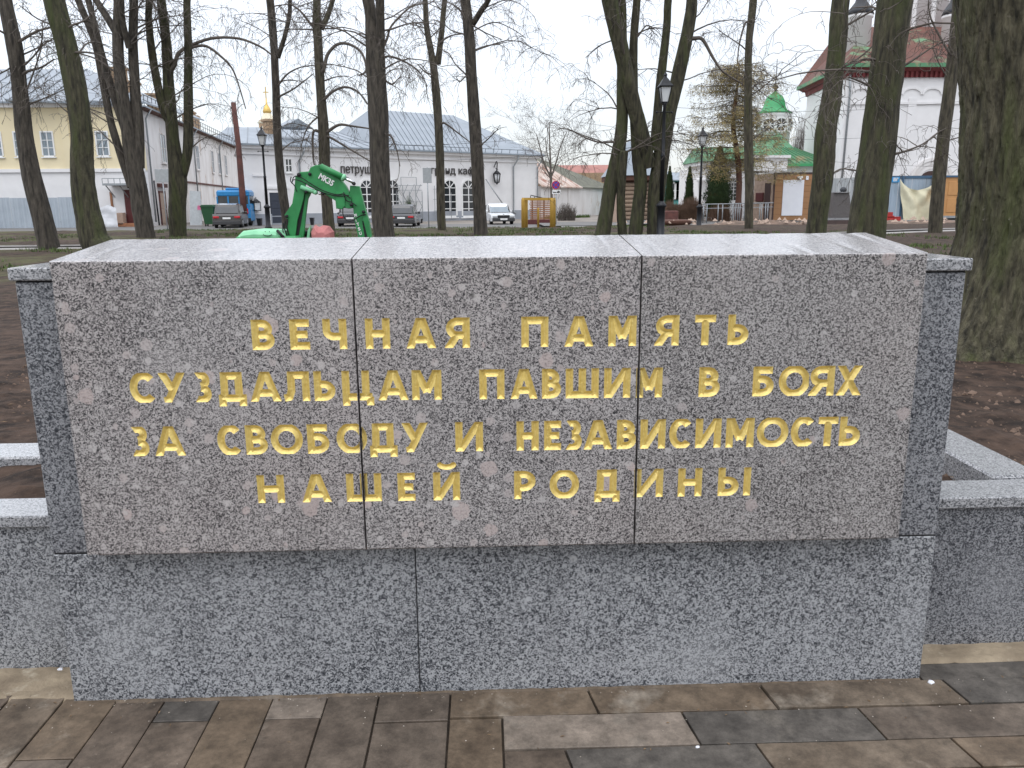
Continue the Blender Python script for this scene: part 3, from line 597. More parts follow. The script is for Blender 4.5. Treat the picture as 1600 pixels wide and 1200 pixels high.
def inner(S, X, Z, H, desc):
    R = np.full(X.shape, -9.); h = TH/2
    for st in S:
        r = np.full(X.shape, -9.)
        for (x0, z0), (x1, z1) in zip(st[:-1], st[1:]):
            dx, dz = x1-x0, z1-z0; L2 = dx*dx+dz*dz
            s_ = np.clip(((X-x0)*dx+(Z-z0)*dz)/L2, 0, 1)
            r = np.maximum(r, h-np.hypot(X-x0-s_*dx, Z-z0-s_*dz))
        if st[0] != st[-1] and math.hypot(st[0][0]-st[-1][0], st[0][1]-st[-1][1]) > 1e-4:
            for (e0, e1) in ((st[0], st[1]), (st[-1], st[-2])):
                d = np.array([e1[0]-e0[0], e1[1]-e0[1]]); d = d/np.hypot(*d)
                en = (X-e0[0])*d[0]+(Z-e0[1])*d[1]
                near = np.hypot(X-e0[0], Z-e0[1]) < TH*.85
                r = np.where(near, np.minimum(r, en), r)
        low = -desc if min(p[1] for p in st) < -.001 and desc and st[0][1] <= st[-1][1]+9 else 0
        lo = -desc if (desc and min(p[1] for p in st) < -H*.1) else 0
        r = np.minimum(r, np.minimum(Z-lo, H-Z)); R = np.maximum(R, r)
    return R
def plane_x(px, py):
    d = ray(px, py); t = (-PJ-CAM.y)/d.y; return CAM+d*t
LINES = [
 ((395,547,1170,538.5), (395,499.5,1170,491), [(2,'В',568,663),(2,'Е',727,810),(2,'Ч',865,965),(2,'Н',1042,1145),(2,'А',1210,1338),(2,'Я',1370,1478),
   (3,'П',92,205),(3,'А',270,395),(3,'М',455,572),(3,'Я',645,750),(3,'Т',815,902),(3,'Ь',953,1040)]),
 ((203,629.5,1345,617.5), (203,583,1345,571), [(2,'С',60,165),(2,'У',175,298),(2,'З',325,400),(2,'Д',428,545),(2,'А',558,692),(2,'Л',702,810),(2,'Ь',828,917),(2,'Ц',945,1077),(2,'А',1093,1223),(2,'М',1236,1360),(2,'П',1517,1622),
   (3,'А',45,162),(3,'В',178,258),(3,'Ш',277,415),(3,'И',437,547),(3,'М',570,680),(3,'В',832,920),(3,'Б',1057,1145),(3,'О',1165,1295),(3,'Я',1288,1397),(3,'Х',1407,1510)]),
 ((203,713,1345,696), (203,667,1345,650.5), [(2,'З',62,140),(2,'А',160,292),(2,'С',425,523),(2,'В',543,635),(2,'О',648,782),(2,'Б',800,892),(2,'О',922,1050),(2,'Д',1060,1175),(2,'У',1188,1307),(2,'И',1417,1533),
   (3,'Н',72,165),(3,'Е',187,258),(3,'З',272,345),(3,'А',350,473),(3,'В',490,572),(3,'И',588,693),(3,'С',708,800),(3,'И',818,925),(3,'М',945,1062),(3,'О',1073,1205),(3,'С',1215,1310),(3,'Т',1328,1410),(3,'Ь',1418,1505)]),
 ((403,786,1173,774), (403,742.5,1173,730), [(2,'Н',592,705),(2,'А',775,902),(2,'Ш',963,1110),(2,'Е',1177,1250),(2,'Й',1325,1437),
   (3,'Р',62,152),(3,'О',210,333),(3,'Д',397,503),(3,'И',562,683),(3,'Н',745,845),(3,'Ы',912,1048)])]
SLABX = [(SL, -.4014), (-.3980, .4368), (.4402, SR)]
SB = .007                                  # rounded slab edge
patches = {0: [], 1: [], 2: []}            # rectangles cut from each slab front
letters = {0: [], 1: [], 2: []}
CELL = .0019
for base, top, items in LINES:
    for reg, ch, a0, a1 in items:
        off = 180 if reg == 2 else 780; x0 = off+a0/2.6667; x1 = off+a1/2.6667; pm = (x0+x1)/2
        t = (pm-base[0])/(base[2]-base[0]); pb = base[1]+(base[3]-base[1])*t; pt = top[1]+(top[3]-top[1])*t
        q0 = plane_x(x0, (pb+pt)/2); q1 = plane_x(x1, (pb+pt)/2); zb = plane_x(pm, pb).z; zt = plane_x(pm, pt).z
        letters[0].append((ch, q0.x, q1.x, zb, zt))
allL = letters[0]; letters = allL
slabs = []
grid_cover = {0: [], 1: [], 2: []}
for ch, x0, x1, zb, zt in allL:
    w, H = x1-x0, zt-zb; S, desc = glyph(ch, w, H); mrg = .004; topx = 0
    if ch == 'Й': topx = H*.36
    gx0, gx1, gz0, gz1 = x0-mrg, x1+mrg, zb-desc-mrg, zt+topx+mrg
    for k, (a, b_) in enumerate(SLABX):
        lo, hi = max(gx0, a+(SB if k == 0 else .002)), min(gx1, b_-(SB if k == 2 else .002))
        if hi-lo < .003: continue
        grid_cover[k].append((lo, hi, gz0, gz1, x0, zb, w, H, S, desc, ch))
def field(X, Z, it):
    lo, hi, gz0, gz1, x0, zb, w, H, S, desc, ch = it
    r = inner(S, X-x0, Z-zb, H, desc)
    if ch == 'Й':
        h = .006; st = arc(w*.52, H*1.30, w*.27, H*.12, 200, 340, 10); q = np.full(X.shape, -9.)
        for (xa_, za), (xb, zb2) in zip(st[:-1], st[1:]):
            dx, dz = xb-xa_, zb2-za; s_ = np.clip(((X-x0-xa_)*dx+(Z-zb-za)*dz)/(dx*dx+dz*dz), 0, 1); q = np.maximum(q, .0085-np.hypot(X-x0-xa_-s_*dx, Z-zb-za-s_*dz))
        r = np.maximum(r, q)
    return r
for k, (a, b_) in enumerate(SLABX):
    items = grid_cover[k]
    # split overlapping neighbours in x (letters that touch): shrink to midpoints
    items = [list(i) for i in items]
    items.sort(key=lambda i: (round(i[6+0]*0+i[5], 1), i[0]))
    for i in range(len(items)):
        for j in range(i+1, len(items)):
            A, B = items[i], items[j]
            if A[2] < B[3] and B[2] < A[3] and A[0] < B[1] and B[0] < A[1]:
                if abs(A[5]-B[5]) < .03:
                    L_, R_ = (A, B) if A[0] < B[0] else (B, A); m_ = (L_[1]+R_[0])/2; L_[1] = m_; R_[0] = m_
                else:
                    U, D_ = (A, B) if A[5] > B[5] else (B, A); m_ = (U[2]+D_[3])/2; U[2] = m_; D_[3] = m_
    sbl, sbr = (SB if k == 0 else .002), (SB if k == 2 else .002)
    fx0, fx1, fz0, fz1 = a+sbl, b_-sbr, Z0+SB, Z1-SB
    mbs = MB(); Yf = -PJ; Yb = -PJ+DEP
    # plain front around letter patches: scanline decomposition
    zs = sorted(set([fz0, fz1]+[i[2] for i in items]+[i[3] for i in items]))
    for z0, z1 in zip(zs[:-1], zs[1:]):
        if z1-z0 < 1e-7: continue
        zm = (z0+z1)/2; cut = sorted([(i[0], i[1]) for i in items if i[2] < zm < i[3]]); x = fx0
        for c0, c1 in cut+[(fx1, fx1)]:
            if c0 > x+1e-7: mbs.add([(x,Yf,z0),(c0,Yf,z0),(c0,Yf,z1),(x,Yf,z1)], [(0,1,2,3)])
            x = max(x, c1)
    # rounded edges, worn
    def ring(off_, y):
        r = [(a+off_, y, Z0+off_), (b_-off_, y, Z0+off_), (b_-off_, y, Z1-off_), (a+off_, y, Z1-off_)]
        return r
    rim = [(SB, Yf), (SB*.42, Yf+SB*.12), (SB*.12, Yf+SB*.42), (0, Yf+SB)]
    nseg = 44
    def ringd(off_, y):
        x0_, x1_, z0_, z1_ = a+off_/SB*sbl, b_-off_/SB*sbr, Z0+off_, Z1-off_; pts = []
        for i in range(nseg): pts.append([x0_+(x1_-x0_)*i/nseg, y, z0_])
        for i in range(nseg): pts.append([x1_, y, z0_+(z1_-z0_)*i/nseg])
        for i in range(nseg): pts.append([x1_-(x1_-x0_)*i/nseg, y, z1_])
        for i in range(nseg): pts.append([x0_, y, z1_-(z1_-z0_)*i/nseg])
        return pts
    rings = [ringd(o_, y) for o_, y in rim]
    for ri in (1, 2, 3):
        for i, p in enumerate(rings[ri]):
            cx_, cz_ = (a+b_)/2, (Z0+Z1)/2; q = fbm(p[0]*17, p[2]*17, 3, 3)
            chip = (.0016 + max(0, q-.15)*.006)*ri/3
            ins = 1 if ri < 3 else .4
            if (p[0] < cx_ and k > 0) or (p[0] > cx_ and k < 2):
                if abs(abs(p[0]-cx_)-(b_-a)/2) < .02: chip_x = chip*.35
                else: chip_x = chip
            else: chip_x = chip
            p[0] -= math.copysign(min(chip_x, abs(p[0]-cx_)), p[0]-cx_)*ins*(abs(abs(p[0]-cx_)-(b_-a)/2) < .02)
            p[2] -= math.copysign(chip, p[2]-cz_)*ins*(abs(abs(p[2]-cz_)-(Z1-Z0)/2) < .02)
    back = []
    for p in rings[-1]: back.append([p[0], Yb, p[2]+(RISE if p[2] > (Z0+Z1)/2 else 0) * max(0, (p[2]-Z0)/(Z1-Z0))**8])
    allr = rings+[back]; nn_ = len(rings[0]); k0 = len(mbs.v); vs = [tuple(p) for r_ in allr for p in r_]; fs = []
    for ri in range(len(allr)-1):
        for i in range(nn_): j = (i+1) % nn_; fs.append((ri*nn_+j, ri*nn_+i, (ri+1)*nn_+i, (ri+1)*nn_+j))
    fs.append(tuple(range((len(allr)-1)*nn_, len(allr)*nn_))); mbs.add(vs, fs)
    gold_parts = []
    for it in items:
        lo, hi, gz0, gz1 = it[:4]
        nx_ = max(3, int(round((hi-lo)/CELL))+1); nz_ = max(3, int(round((gz1-gz0)/CELL))+1)
        X, Z = np.meshgrid(np.linspace(lo, hi, nx_), np.linspace(gz0, gz1, nz_))
        f = field(X, Z, it); ep = 2e-4
        gx = (field(X+ep, Z, it)-field(X-ep, Z, it))/(2*ep); gz = (field(X, Z+ep, it)-field(X, Z-ep, it))/(2*ep)
        snap = np.abs(f) < CELL*.55; snap[0, :] = snap[-1, :] = False; snap[:, 0] = snap[:, -1] = False
        X2 = np.where(snap, X-f*gx, X); Z2 = np.where(snap, Z-f*gz, Z)
        rough_ = np.array([[noise.noise(Vector((x*140, z*140, 2.))) for x, z in zip(r1, r2)] for r1, r2 in zip(X, Z)])
        dpt = np.where(snap | (f <= 0), 0, np.minimum(.90*np.maximum(f, 0), .0085) + .0005*rough_*(f > .002))
        V = np.stack([X2, Yf+dpt, Z2], -1).reshape(-1, 3)
        gm = MB(); fg, fs_ = [], []
        fin = np.where(snap, 0, f)
        for j in range(nz_-1):
            for i in range(nx_-1):
                q = (j*nx_+i, j*nx_+i+1, (j+1)*nx_+i+1, (j+1)*nx_+i)
                mx_ = max(fin[j,i], fin[j,i+1], fin[j+1,i+1], fin[j+1,i]); mn_ = min(fin[j,i], fin[j,i+1], fin[j+1,i+1], fin[j+1,i])
                if mx_ > 0 and mn_ >= 0: fg.append(q)
                elif mn_ < 0 and mx_ <= 0: fs_.append(q)
                elif mx_ == 0 and mn_ == 0: (fg if f[j,i]+f[j,i+1]+f[j+1,i+1]+f[j+1,i] > 0 else fs_).append(q)
                else: (fg if f[j,i]+f[j,i+1]+f[j+1,i+1]+f[j+1,i] > 0 else fs_).append(q)
        def compact(mb_, faces, sm):
            used = sorted(set(i for q in faces for i in q)); mp_ = {u_: n_ for n_, u_ in enumerate(used)}
            mb_.add([tuple(V[u_]) for u_ in used], [tuple(mp_[i] for i in q) for q in faces], sm)
        # plain granite cells far from the stroke are merged row by row to stay light
        compact(mbs, fs_, False)
        if fg: compact(gm, fg, False); gold_parts.append(gm)
    so_ = mbs.build('inscribed_slab', 'slab_plain' if k == 2 else 'slab', MEM); slabs.append(so_)
    for gm in gold_parts: gm.build('letter', 'gold', so_)

# low side walls with cap stones, planter kerbs
def low_wall(name, x0, x1, lab):
    T = thing(name, lab, 'low wall', ((x0+x1)/2, .3, 0))
    n = max(1, round((x1-x0)/1.2)); w = (x1-x0)/n
    for i in range(n):
        mb = MB(); mb.box(x0+w*i+.002, x0+w*(i+1)-.002, .2, .30, -.05, .535, .003); mb.build('facing_slab', 'pillar' if x0 > 0 else 'base', T)
        mb = MB(); mb.box(x0+w*i+.002, x0+w*(i+1)-.002, .175, .355, .541, .582, .004); mb.build('cap_stone', 'cap', T)
    mb = MB(); mb.box(x0+.01, x1-.01, .215, .29, -.04, .545); mb.build('joint_core', 'joint', T)
    return T
low_wall('low_wall', -4.6, XL-.004, 'low granite side wall with pale cap left of the memorial')
low_wall('low_wall', XR+.004, 4.6, 'low granite side wall with pale cap right of the memorial')
def kerb(a0, a1, b0, b1, lab, along):
    T = thing('planter_kerb', lab, 'kerb', ((a0+a1)/2, (b0+b1)/2, .45))
    L = (a1-a0) if along == 'x' else (b1-b0); n = max(1, round(L/.85))
    for i in range(n):
        mb = MB()
        if along == 'x': mb.box(a0+L/n*i+.0015, a0+L/n*(i+1)-.0015, b0, b1, .40, .60, .008)
        else: mb.box(a0, a1, b0+L/n*i+.0015, b0+L/n*(i+1)-.0015, .40, .592, .008)
        mb.build('kerb_stone', 'cap', T)
    return T
kerb(-4.6, XL-.01, .79, 1.0, 'pale granite planter kerb parallel to the left low wall', 'x')
kerb(1.86, 2.06, .36, 2.2, 'pale granite planter kerb running back from the right low wall', 'y')
# ------------------------------------------------------------------ far buildings
def boxm(M4, *a, b=0): mb = MB(M4); mb.box(*a, b); return mb
def window(T, M4, u0, u1, z0, z1, nx=2, nz=3, arch=False, m='white_paint', glass='glass', sill=True, fr=.09, label=None, bar=.035):
    """frame with surround, glazing bars and panes set in it; wall face is local y = 0"""
    mb = MB(M4); uc = (u0+u1)/2; r = (u1-u0)/2; zs_ = z1-r if arch else z1
    mb.box(u0-fr, u0, -.07, .02, z0, zs_); mb.box(u1, u1+fr, -.07, .02, z0, zs_); mb.box(u0, u1, -.065, .02, z0-fr, z0)
    if arch:
        k = 12; o_ = [(uc+(r+fr)*math.cos(PI*i/k), zs_+(r+fr)*math.sin(PI*i/k)) for i in range(k+1)]; i_ = [(uc+r*math.cos(PI*i/k), zs_+r*math.sin(PI*i/k)) for i in range(k+1)]
        for i in range(k): mb.prism([o_[i], i_[i], i_[i+1], o_[i+1]], -.07, .02)
        for i in range(1, 4): a = PI*i/4; mb.beam((uc+.1*r*math.cos(a), -.035, zs_+.1*r*math.sin(a)), (uc+r*math.cos(a), -.035, zs_+r*math.sin(a)), bar, bar)
        mb.box(u0, u1, -.055, -.01, zs_-.03, zs_+.03)
    else: mb.box(u0-fr, u1+fr, -.07, .02, z1, z1+fr)
    for i in range(1, nx): x = u0+(u1-u0)*i/nx; mb.box(x-bar/2*1.3, x+bar/2*1.3, -.05, -.005, z0, zs_)
    for i in range(1, nz): z = z0+(zs_-z0)*i/nz; mb.box(u0, u1, -.045, -.004, z-bar/2, z+bar/2)
    o = mb.build('window', m, T, label=label)
    if arch:
        mb = MB(M4); k = 12; mb.prism([(u0, z0), (u1, z0)]+[(uc+r*math.cos(PI*i/k), zs_+r*math.sin(PI*i/k)) for i in range(k+1)], -.02, .015); mb.build('pane', glass, o)
    else:
        for i in range(nx):
            mb = MB(M4); mb.box(u0+(u1-u0)*i/nx+.01, u0+(u1-u0)*(i+1)/nx-.01, -.02, .015, z0, z1); mb.build('pane', glass, o)
    if sill: mb = MB(M4); mb.box(u0-fr*1.6, u1+fr*1.6, -.14, .0, z0-fr-.08, z0-fr); mb.build('sill', m, o)
    return o
def door(T, M4, u0, u1, z0, z1, m, panels=3, name='door', frame_m=None, knob=True, label=None):
    o = boxm(M4, u0, u1, -.05, .02, z0, z1).build(name, m, T, label=label)
    if frame_m:
        mb = MB(M4); mb.box(u0-.12, u0, -.09, .02, z0, z1); mb.box(u1, u1+.12, -.09, .02, z0, z1); mb.box(u0-.12, u1+.12, -.09, .02, z1, z1+.12); mb.build('door_frame', frame_m, T)
    for i in range(panels):
        a = z0+.12+(z1-z0-.2)*i/panels; b_ = a+(z1-z0-.2)/panels-.08
        boxm(M4, u0+.12, u1-.12, -.07, -.045, a, b_, b=.015).build('panel', m, o)
    if knob: mb = MB(M4); mb.lathe((u1-.12, -.09, (z0+z1)/2-.1), [(.01,0),(.04,.03),(.04,.08),(.01,.11)], 8); mb.build('handle', 'chrome', o)
    return o
def pipe_run(T, M4, pts, r, m='steel', name='downpipe'): mb = MB(M4); mb.tube(pts, r, 6); return mb.build(name, m, T)
def seams(M4, quad, n, w=.05, h=.06):
    """standing seams running up a roof face: quad = eave a, eave b, ridge b, ridge a"""
    mb = MB(M4); a, b, c, d = [Vector(q) for q in quad]
    for i in range(n+1):
        t = i/n; p = a.lerp(b, t); q = d.lerp(c, t)
        mb.tube([p+Vector((0,0,h*.5)), q+Vector((0,0,h*.5))], w*.7, 4, False, False)
    return mb
def slope(mb, a, b, c, d, th=.12):
    vs = [Vector(q) for q in (a, b, c, d)]; lo = [v-Vector((0,0,th)) for v in vs]
    mb.add(vs+lo, [(0,1,2,3),(7,6,5,4),(0,4,5,1),(1,5,6,2),(2,6,7,3),(3,7,4,0)])
def chimney(T, M4, x, y, z, w=.9, d=.7, h=1.6):
    mb = MB(M4); mb.box(x-w/2, x+w/2, y-d/2, y+d/2, z, z+h); mb.box(x-w/2-.1, x+w/2+.1, y-d/2-.1, y+d/2+.1, z+h, z+h+.18)
    mb.box(x-w/2-.05, x+w/2+.05, y-d/2-.05, y+d/2+.05, z+h*.6, z+h*.6+.1)
    return mb.build('chimney', 'brick_chim', T)

# --- two-storey yellow and white house with its long white wing (left)
HY = 62.
corner = P(229, 300, HY); cxh = corner.x; zE = P(150, 163, HY).z; zB = P(150, 266, HY).z
A = Vector((-62, HY, 0)); Bc = Vector((cxh, HY, 0)); Mf, uz, Lf = frame(A, Bc)
TH_ = thing('town_house', 'two-storey yellow and white house with grey metal roof and long peeling white wing', 'house', (-40, 62, 0))
boxm(Mf, 0, Lf, 0, .6, zB, zE).build('wall', 'yellow_wall', TH_)
boxm(Mf, 0, Lf-.001, .003, .6, -.2, zB-.13).build('wall', 'white_wall', TH_, label='whitewashed lower storey wall')
boxm(Mf, -.1, Lf+.06, -.14, .1, zB-.13, zB+.12).build('ledge', 'white_wall', TH_)
mb = MB(Mf); mb.box(-.4, Lf+.35, -.45, .2, zE, zE+.16); mb.box(-.3, Lf+.25, -.3, .2, zE-.22, zE); mb.build('cornice', 'white_wall', TH_)
mb = MB(Mf); zr = P(80, 108, HY+7).z
e0, e1 = zE+.17, Lf+.45
slope(mb, (-1,-.55,e0), (e1,-.55,e0), (e1-7,7,zr), (-1,7,zr)); slope(mb, (e1,-.55,e0), (e1,13.5,e0), (e1-7,7,zr), (e1-7,7,zr-.01)); mb.build('roof', 'roof_metal', TH_)
seams(Mf, ((-1,-.55,e0), (e1-7.,-.55,e0), (e1-7,7,zr), (-1,7,zr)), 34).build('roof_seams', 'seam', TH_, kind='stuff')
chimney(TH_, Mf, uz(166,130)[0], 2.0, zE+.8, 1.3, .8, 1.9)
for px0, px1 in ((-26,2), (22,31+5), (64.5,83), (150,168.5)):
    u0, _ = uz(px0+2, 225); u1, _ = uz(px1, 225); zt_ = uz(75,207)[1]; zb_ = uz(75,243)[1]
    window(TH_, Mf, u0, u1, zb_, zt_, 2, 3, glass='glass_pale', m='white_paint', fr=.10, bar=.05)
for px in (105,):                       # pilaster between the windows
    u = uz(px, 230)[0]; boxm(Mf, u-.3, u+.3, -.08, .05, zB+.13, zE-.25).build('pilaster', 'yellow_wall', TH_)
# side wing
Bw = P(380, 300, 112); Mw, uzw, Lw = frame(Bc, Bw)
mb = MB(Mw); mb.prism_z([(.05,.02),(Lw,.02),(Lw,9),(2.2,9)], -.2, zE-.3); mb.build('wing_wall', 'old_wall', TH_)
zl = 3.6
boxm(Mw, 12, Lw, -.09, .02, zl, zl+.16).build('ledge', 'rust', TH_)
mb = MB(Mw); mb.box(-.1, Lw+.4, -.55, .1, zE-.3, zE-.12); mb.build('eave', 'log_dark', TH_)
mb = MB(Mw); slope(mb, (-.2,-.6,zE-.1), (Lw+.5,-.6,zE-.1), (Lw+.5,9,zE+.25), (-.2,9,zE+.25)); mb.build('roof', 'roof_metal', TH_)
mb = MB(Mw)
for i in range(int(Lw/1.2)): mb.beam((1.2*i+.3,-.4,zE-.1), (1.2*i+.3,-.4,zE+.75), .04, .04)
for z in (.35,.72): mb.beam((0,-.4,zE+z), (Lw,-.4,zE+z), .04, .04)
mb.build('snow_guard', 'black_iron', TH_)
for px, y_ in ((244,3), (276,3), (322,3.), (333,3.4)): chimney(TH_, Mw, uzw(px, 220)[0], y_-1.5, zE, 1.3, 1.1, 2.0)
for pxs in ((254,262), (307,312), (331,334), (341,345), (351,355), (371,374)):
    a_, _ = uzw(pxs[0], 260); b_, _ = uzw(pxs[1], 260); b_ = min(b_, a_+1.5)
    window(TH_, Mw, a_, b_, 5.1, 7.3, 2, 2, glass='glass_pale', m='old_wall', fr=.1)
for px in (232, 303, 343):
    u = uzw(px, 260)[0]; pipe_run(TH_, Mw, [(u,-.6,zE-.2),(u,-.15,zE-.9),(u,-.15,.3)], .07, 'steel')
mb = MB(Mw); d0 = uzw(251,330)[0]; d1 = uzw(266,330)[0]
door(TH_, Mw, d0, d0+1.8, 0, 2.6, 'kiosk_side', 2, frame_m='rust', label='old brown boarded door of the wing')
boxm(Mw, d0-.3, d0+2.2, -.25, .0, 3.0, 3.3).build('lintel', 'rust', TH_)
# canopy, maroon door and steps on the front near the corner
dx0, dx1 = uz(201,330)[0], uz(211,330)[0]
door(TH_, Mf, dx0-.2, dx1+.35, .25, 2.75, 'maroon', 2, label='dark maroon side door under the canopy')
mb = MB(Mf); ca, cb = uz(174,290)[0], uz(199,290)[0]; mb.box(ca, cb+1.5, -1.5, .0, 3.05, 3.2); mb.beam((ca+.2,-1.4,3.05),(ca+.2,-.05,2.2),.06,.06); mb.beam((cb,-1.4,3.05),(cb,-.05,2.2),.06,.06)
for i in range(7): x = ca+(cb+1.4-ca)*i/6; mb.beam((x,-1.45,3.2),(x,-1.45,3.55),.04,.04)
mb.beam((ca,-1.45,3.55),(cb+1.4,-1.45,3.55),.05,.05); mb.build('canopy', 'steel', TH_)
for i in range(3): boxm(Mf, dx0-.9, dx1+1.0, -1.4+.35*i, -1.05+.35*i if i < 2 else -.01, -.05, .09+.09*i, b=.01).build('step', 'slat_wood', TH_)
boxm(Mf, uz(187,340)[0], uz(192,340)[0]+.3, -.7, -.1, 0, 1.05, b=.03).build('vent_box', 'kiosk_side', TH_)
boxm(Mf, uz(173,310)[0], uz(176,310)[0], -.12, .02, .2, 2.6).build('bare_brick_patch', 'slat_wood', TH_)
# little bay of the wing behind the trunk: grey sheet leaning on the wall
T = thing('leaning_sheet', 'grey metal sheet leaning on the wing wall with a pink sticker', 'metal sheet', tuple(P(307, 350, 61)))
q = [P(297,352,61), P(316,352,61), P(313,299,61.5), P(296,298,61.5)]
def slab_from(q, th): mb = MB(); vs = [Vector(p) for p in q]; bk = [p+Vector((0,th,0)) for p in vs]; mb.add(vs+bk, [(0,1,2,3),(7,6,5,4),(0,4,5,1),(1,5,6,2),(2,6,7,3),(3,7,4,0)]); return mb
slab_from(q, .06).build('sheet', 'plaque', T)
slab_from([P(308.5,328,60.9), P(314,328,60.9), P(314,321,60.9), P(308.5,321,60.9)], .02).build('sticker', 'pink_mark', T)

# --- corrugated fence in front of the yellow house
T = thing('sheet_fence', 'pale corrugated metal fence before the yellow house', 'fence', (-35, 59.5, 0))
x0, x1 = -60., P(119, 340, 59.5).x; zt_ = P(60, 309, 59.5).z; n = int((x1-x0)/1.15); w = (x1-x0)/n
for i in range(n):
    mb = MB(); xa_ = x0+w*i; k = 12; pf = []
    for j in range(k+1): pf.append((xa_+w*j/k, 59.5 - (.07 if j % 4 in (1, 2) else 0) - (.02 if i % 3 == 0 else 0)))
    mb.add([(x, y, -.1) for x, y in pf]+[(x, y, zt_+(.03 if i % 4 == 1 else 0)) for x, y in pf], [(j, j+1, j+k+2, j+k+1) for j in range(k)])
    mb.build('fence_panel', 'fence_metal', T)
for i in range(0, n+1, 3): boxm(None, x0+w*i-.04, x0+w*i+.04, 59.37, 59.41, -.1, zt_+.04).build('post', 'white_paint', T)
boxm(None, x0, x1, 59.55, 59.62, .4, .5).build('rail', 'steel', T)
# tarpaulin beside the fence
mb = MB(); a_, b_ = P(121,340,59.8), P(183,340,59.8); k = 16; rows = 9; zt_ = P(160,319,59.8).z
for j in range(rows+1):
    for i in range(k+1):
        x = a_.x+(b_.x-a_.x)*i/k; z = -.05+(zt_*(.94+.06*math.sin(i*1.1)))*j/rows; mb.v.append((x, 59.8+.16*fbm(x*1.1, z*1.3, 5), z))
for j in range(rows):
    for i in range(k): mb.f.append((j*(k+1)+i, j*(k+1)+i+1, (j+1)*(k+1)+i+1, (j+1)*(k+1)+i)); mb.mi.append(0); mb.smooth.append(True)
single(mb, 'tarpaulin', 'tarp', 'crumpled white tarpaulin hung between the corrugated fence and the maroon door', 'tarpaulin')

# --- white cafe building
CA = P(378, 300, 62.); CB = P(839, 300, 80.); Mc, uc, Lc = frame(CA, CB)
TC = thing('cafe_building', 'long white single-storey building with grey hipped roof, arched windows and dark lettering', 'building', (-7, 70, 0))
zc = uc(735, 242)[1]; zc0 = uc(450, 243)[1]
D_ = 14
FP = [(0,0),(Lc,0),(Lc,D_),(5.6,D_)]; mb = MB(Mc); mb.prism_z(FP, 0, zc); mb.build('wall', 'white_wall', TC)
boxm(Mc, -.0, Lc+.05, -.06, -.001, -.2, .85).build('plinth', 'plinth', TC)
mb = MB(Mc); [mb.prism_z([(-o_*.6,-o_),(Lc+o_,-o_),(Lc+o_,D_+o_),(5.6-o_,D_+o_)], za_, zb2_) for o_, za_, zb2_ in ((.14,zc-.55,zc-.45),(.35,zc-.12,zc+.05),(.5,zc+.05,zc+.2))]; mb.build('cornice', 'white_wall', TC)
rz = uc(650, 178)[1]; rzu0 = uc(590, 190)[0]; rzu1 = uc(728, 190)[0]
# ridge height is seen at the ridge's own depth, half the building back
rp_ = P(660, 178, 81); rz = rp_.z; hd = D_/2
mb = MB(Mc); e = zc+.21; ua = uc(590, 240)[0]+3.4
slope(mb, (ua-3.2,-.6,e), (Lc+.6,-.6,e), (Lc-5.0,hd,rz), (ua,hd,rz)); slope(mb, (Lc+.6,-.6,e), (Lc+.6,D_+.6,e), (Lc-5.0,hd,rz), (Lc-5.0,hd,rz-.01))
slope(mb, (ua-3.2,-.6,e), (ua,hd,rz), (ua,hd,rz-.02), (ua-3.2,D_+.6,e)); slope(mb, (Lc+.6,D_+.6,e),(ua-3.2,D_+.6,e),(ua,hd,rz),(Lc-5.0,hd,rz)); mb.build('roof', 'roof_metal', TC)
seams(Mc, ((ua-2.,-.6,e), (Lc-8.,-.6,e), (Lc-5.0,hd,rz), (ua,hd,rz)), 17, .03).build('roof_seams', 'seam', TC, kind='stuff')
mb = MB(Mc); rz2 = P(420, 201, 72).z
slope(mb, (-.3,-.6,e), (ua-2.9,-.6,e), (ua-2.9,hd+1,rz2), (3.2,hd+1,rz2)); slope(mb, (3.2,hd+1,rz2), (ua-2.9,hd+1,rz2), (ua-2.9,D_+1,e), (6,D_+1,e)); mb.build('roof', 'roof_metal', TC, label='lower left roof part')
seams(Mc, ((-.6,-.6,e), (ua-3,-.6,e), (ua-3,hd+1,rz2), (3.3,hd+1,rz2)), 12, .03).build('roof_seams', 'seam', TC, kind='stuff')
T = thing('back_house', 'grey roofed house end seen between the wing and the flue pipe', 'house', tuple(P(345,240,116))); q0, q1 = P(326,232,116), P(470,232,116); boxm(None, q0.x, q1.x, 116, 120, 0, q0.z).build('wall', 'white_wall', T); mb = MB(); slope(mb, (q0.x-1,115.5,q0.z), (q1.x,115.5,q0.z), (q1.x,122,P(420,199,122).z), (q0.x+1,122,P(340,199,122).z)); mb.build('roof', 'roof_metal', T)
mb = MB(Mc); mb.beam((ua-3,-.62,e+.35),(Lc-1,-.62,e+.35),.05,.05)
for i in range(18): x = ua-3+(Lc-1-ua+3)*i/17; mb.beam((x,-.55,e),(x,-.62,e+.35),.04,.04)
mb.build('snow_guard', 'seam', TC)
for px in (498-30, 665-240, 600-122): pass
chimney(TC, Mc, uc(428, 210)[0]+1.9, 5.2, rz2-1.2, .8, .8, 1.5)
mb = MB(Mc); dm = uc(478,215)[0]; mb.prism([(dm-1.3,e+1.5),(dm+1.3,e+1.5),(dm,e+2.2)], 1.2, 3.4); mb.build('dormer', 'roof_metal', TC)
mb = MB(Mc); mb.cyl((uc(653,176)[0], hd, rz-.1), (uc(653,176)[0], hd, rz+1.2), .03); mb.build('aerial', 'black_iron', TC)
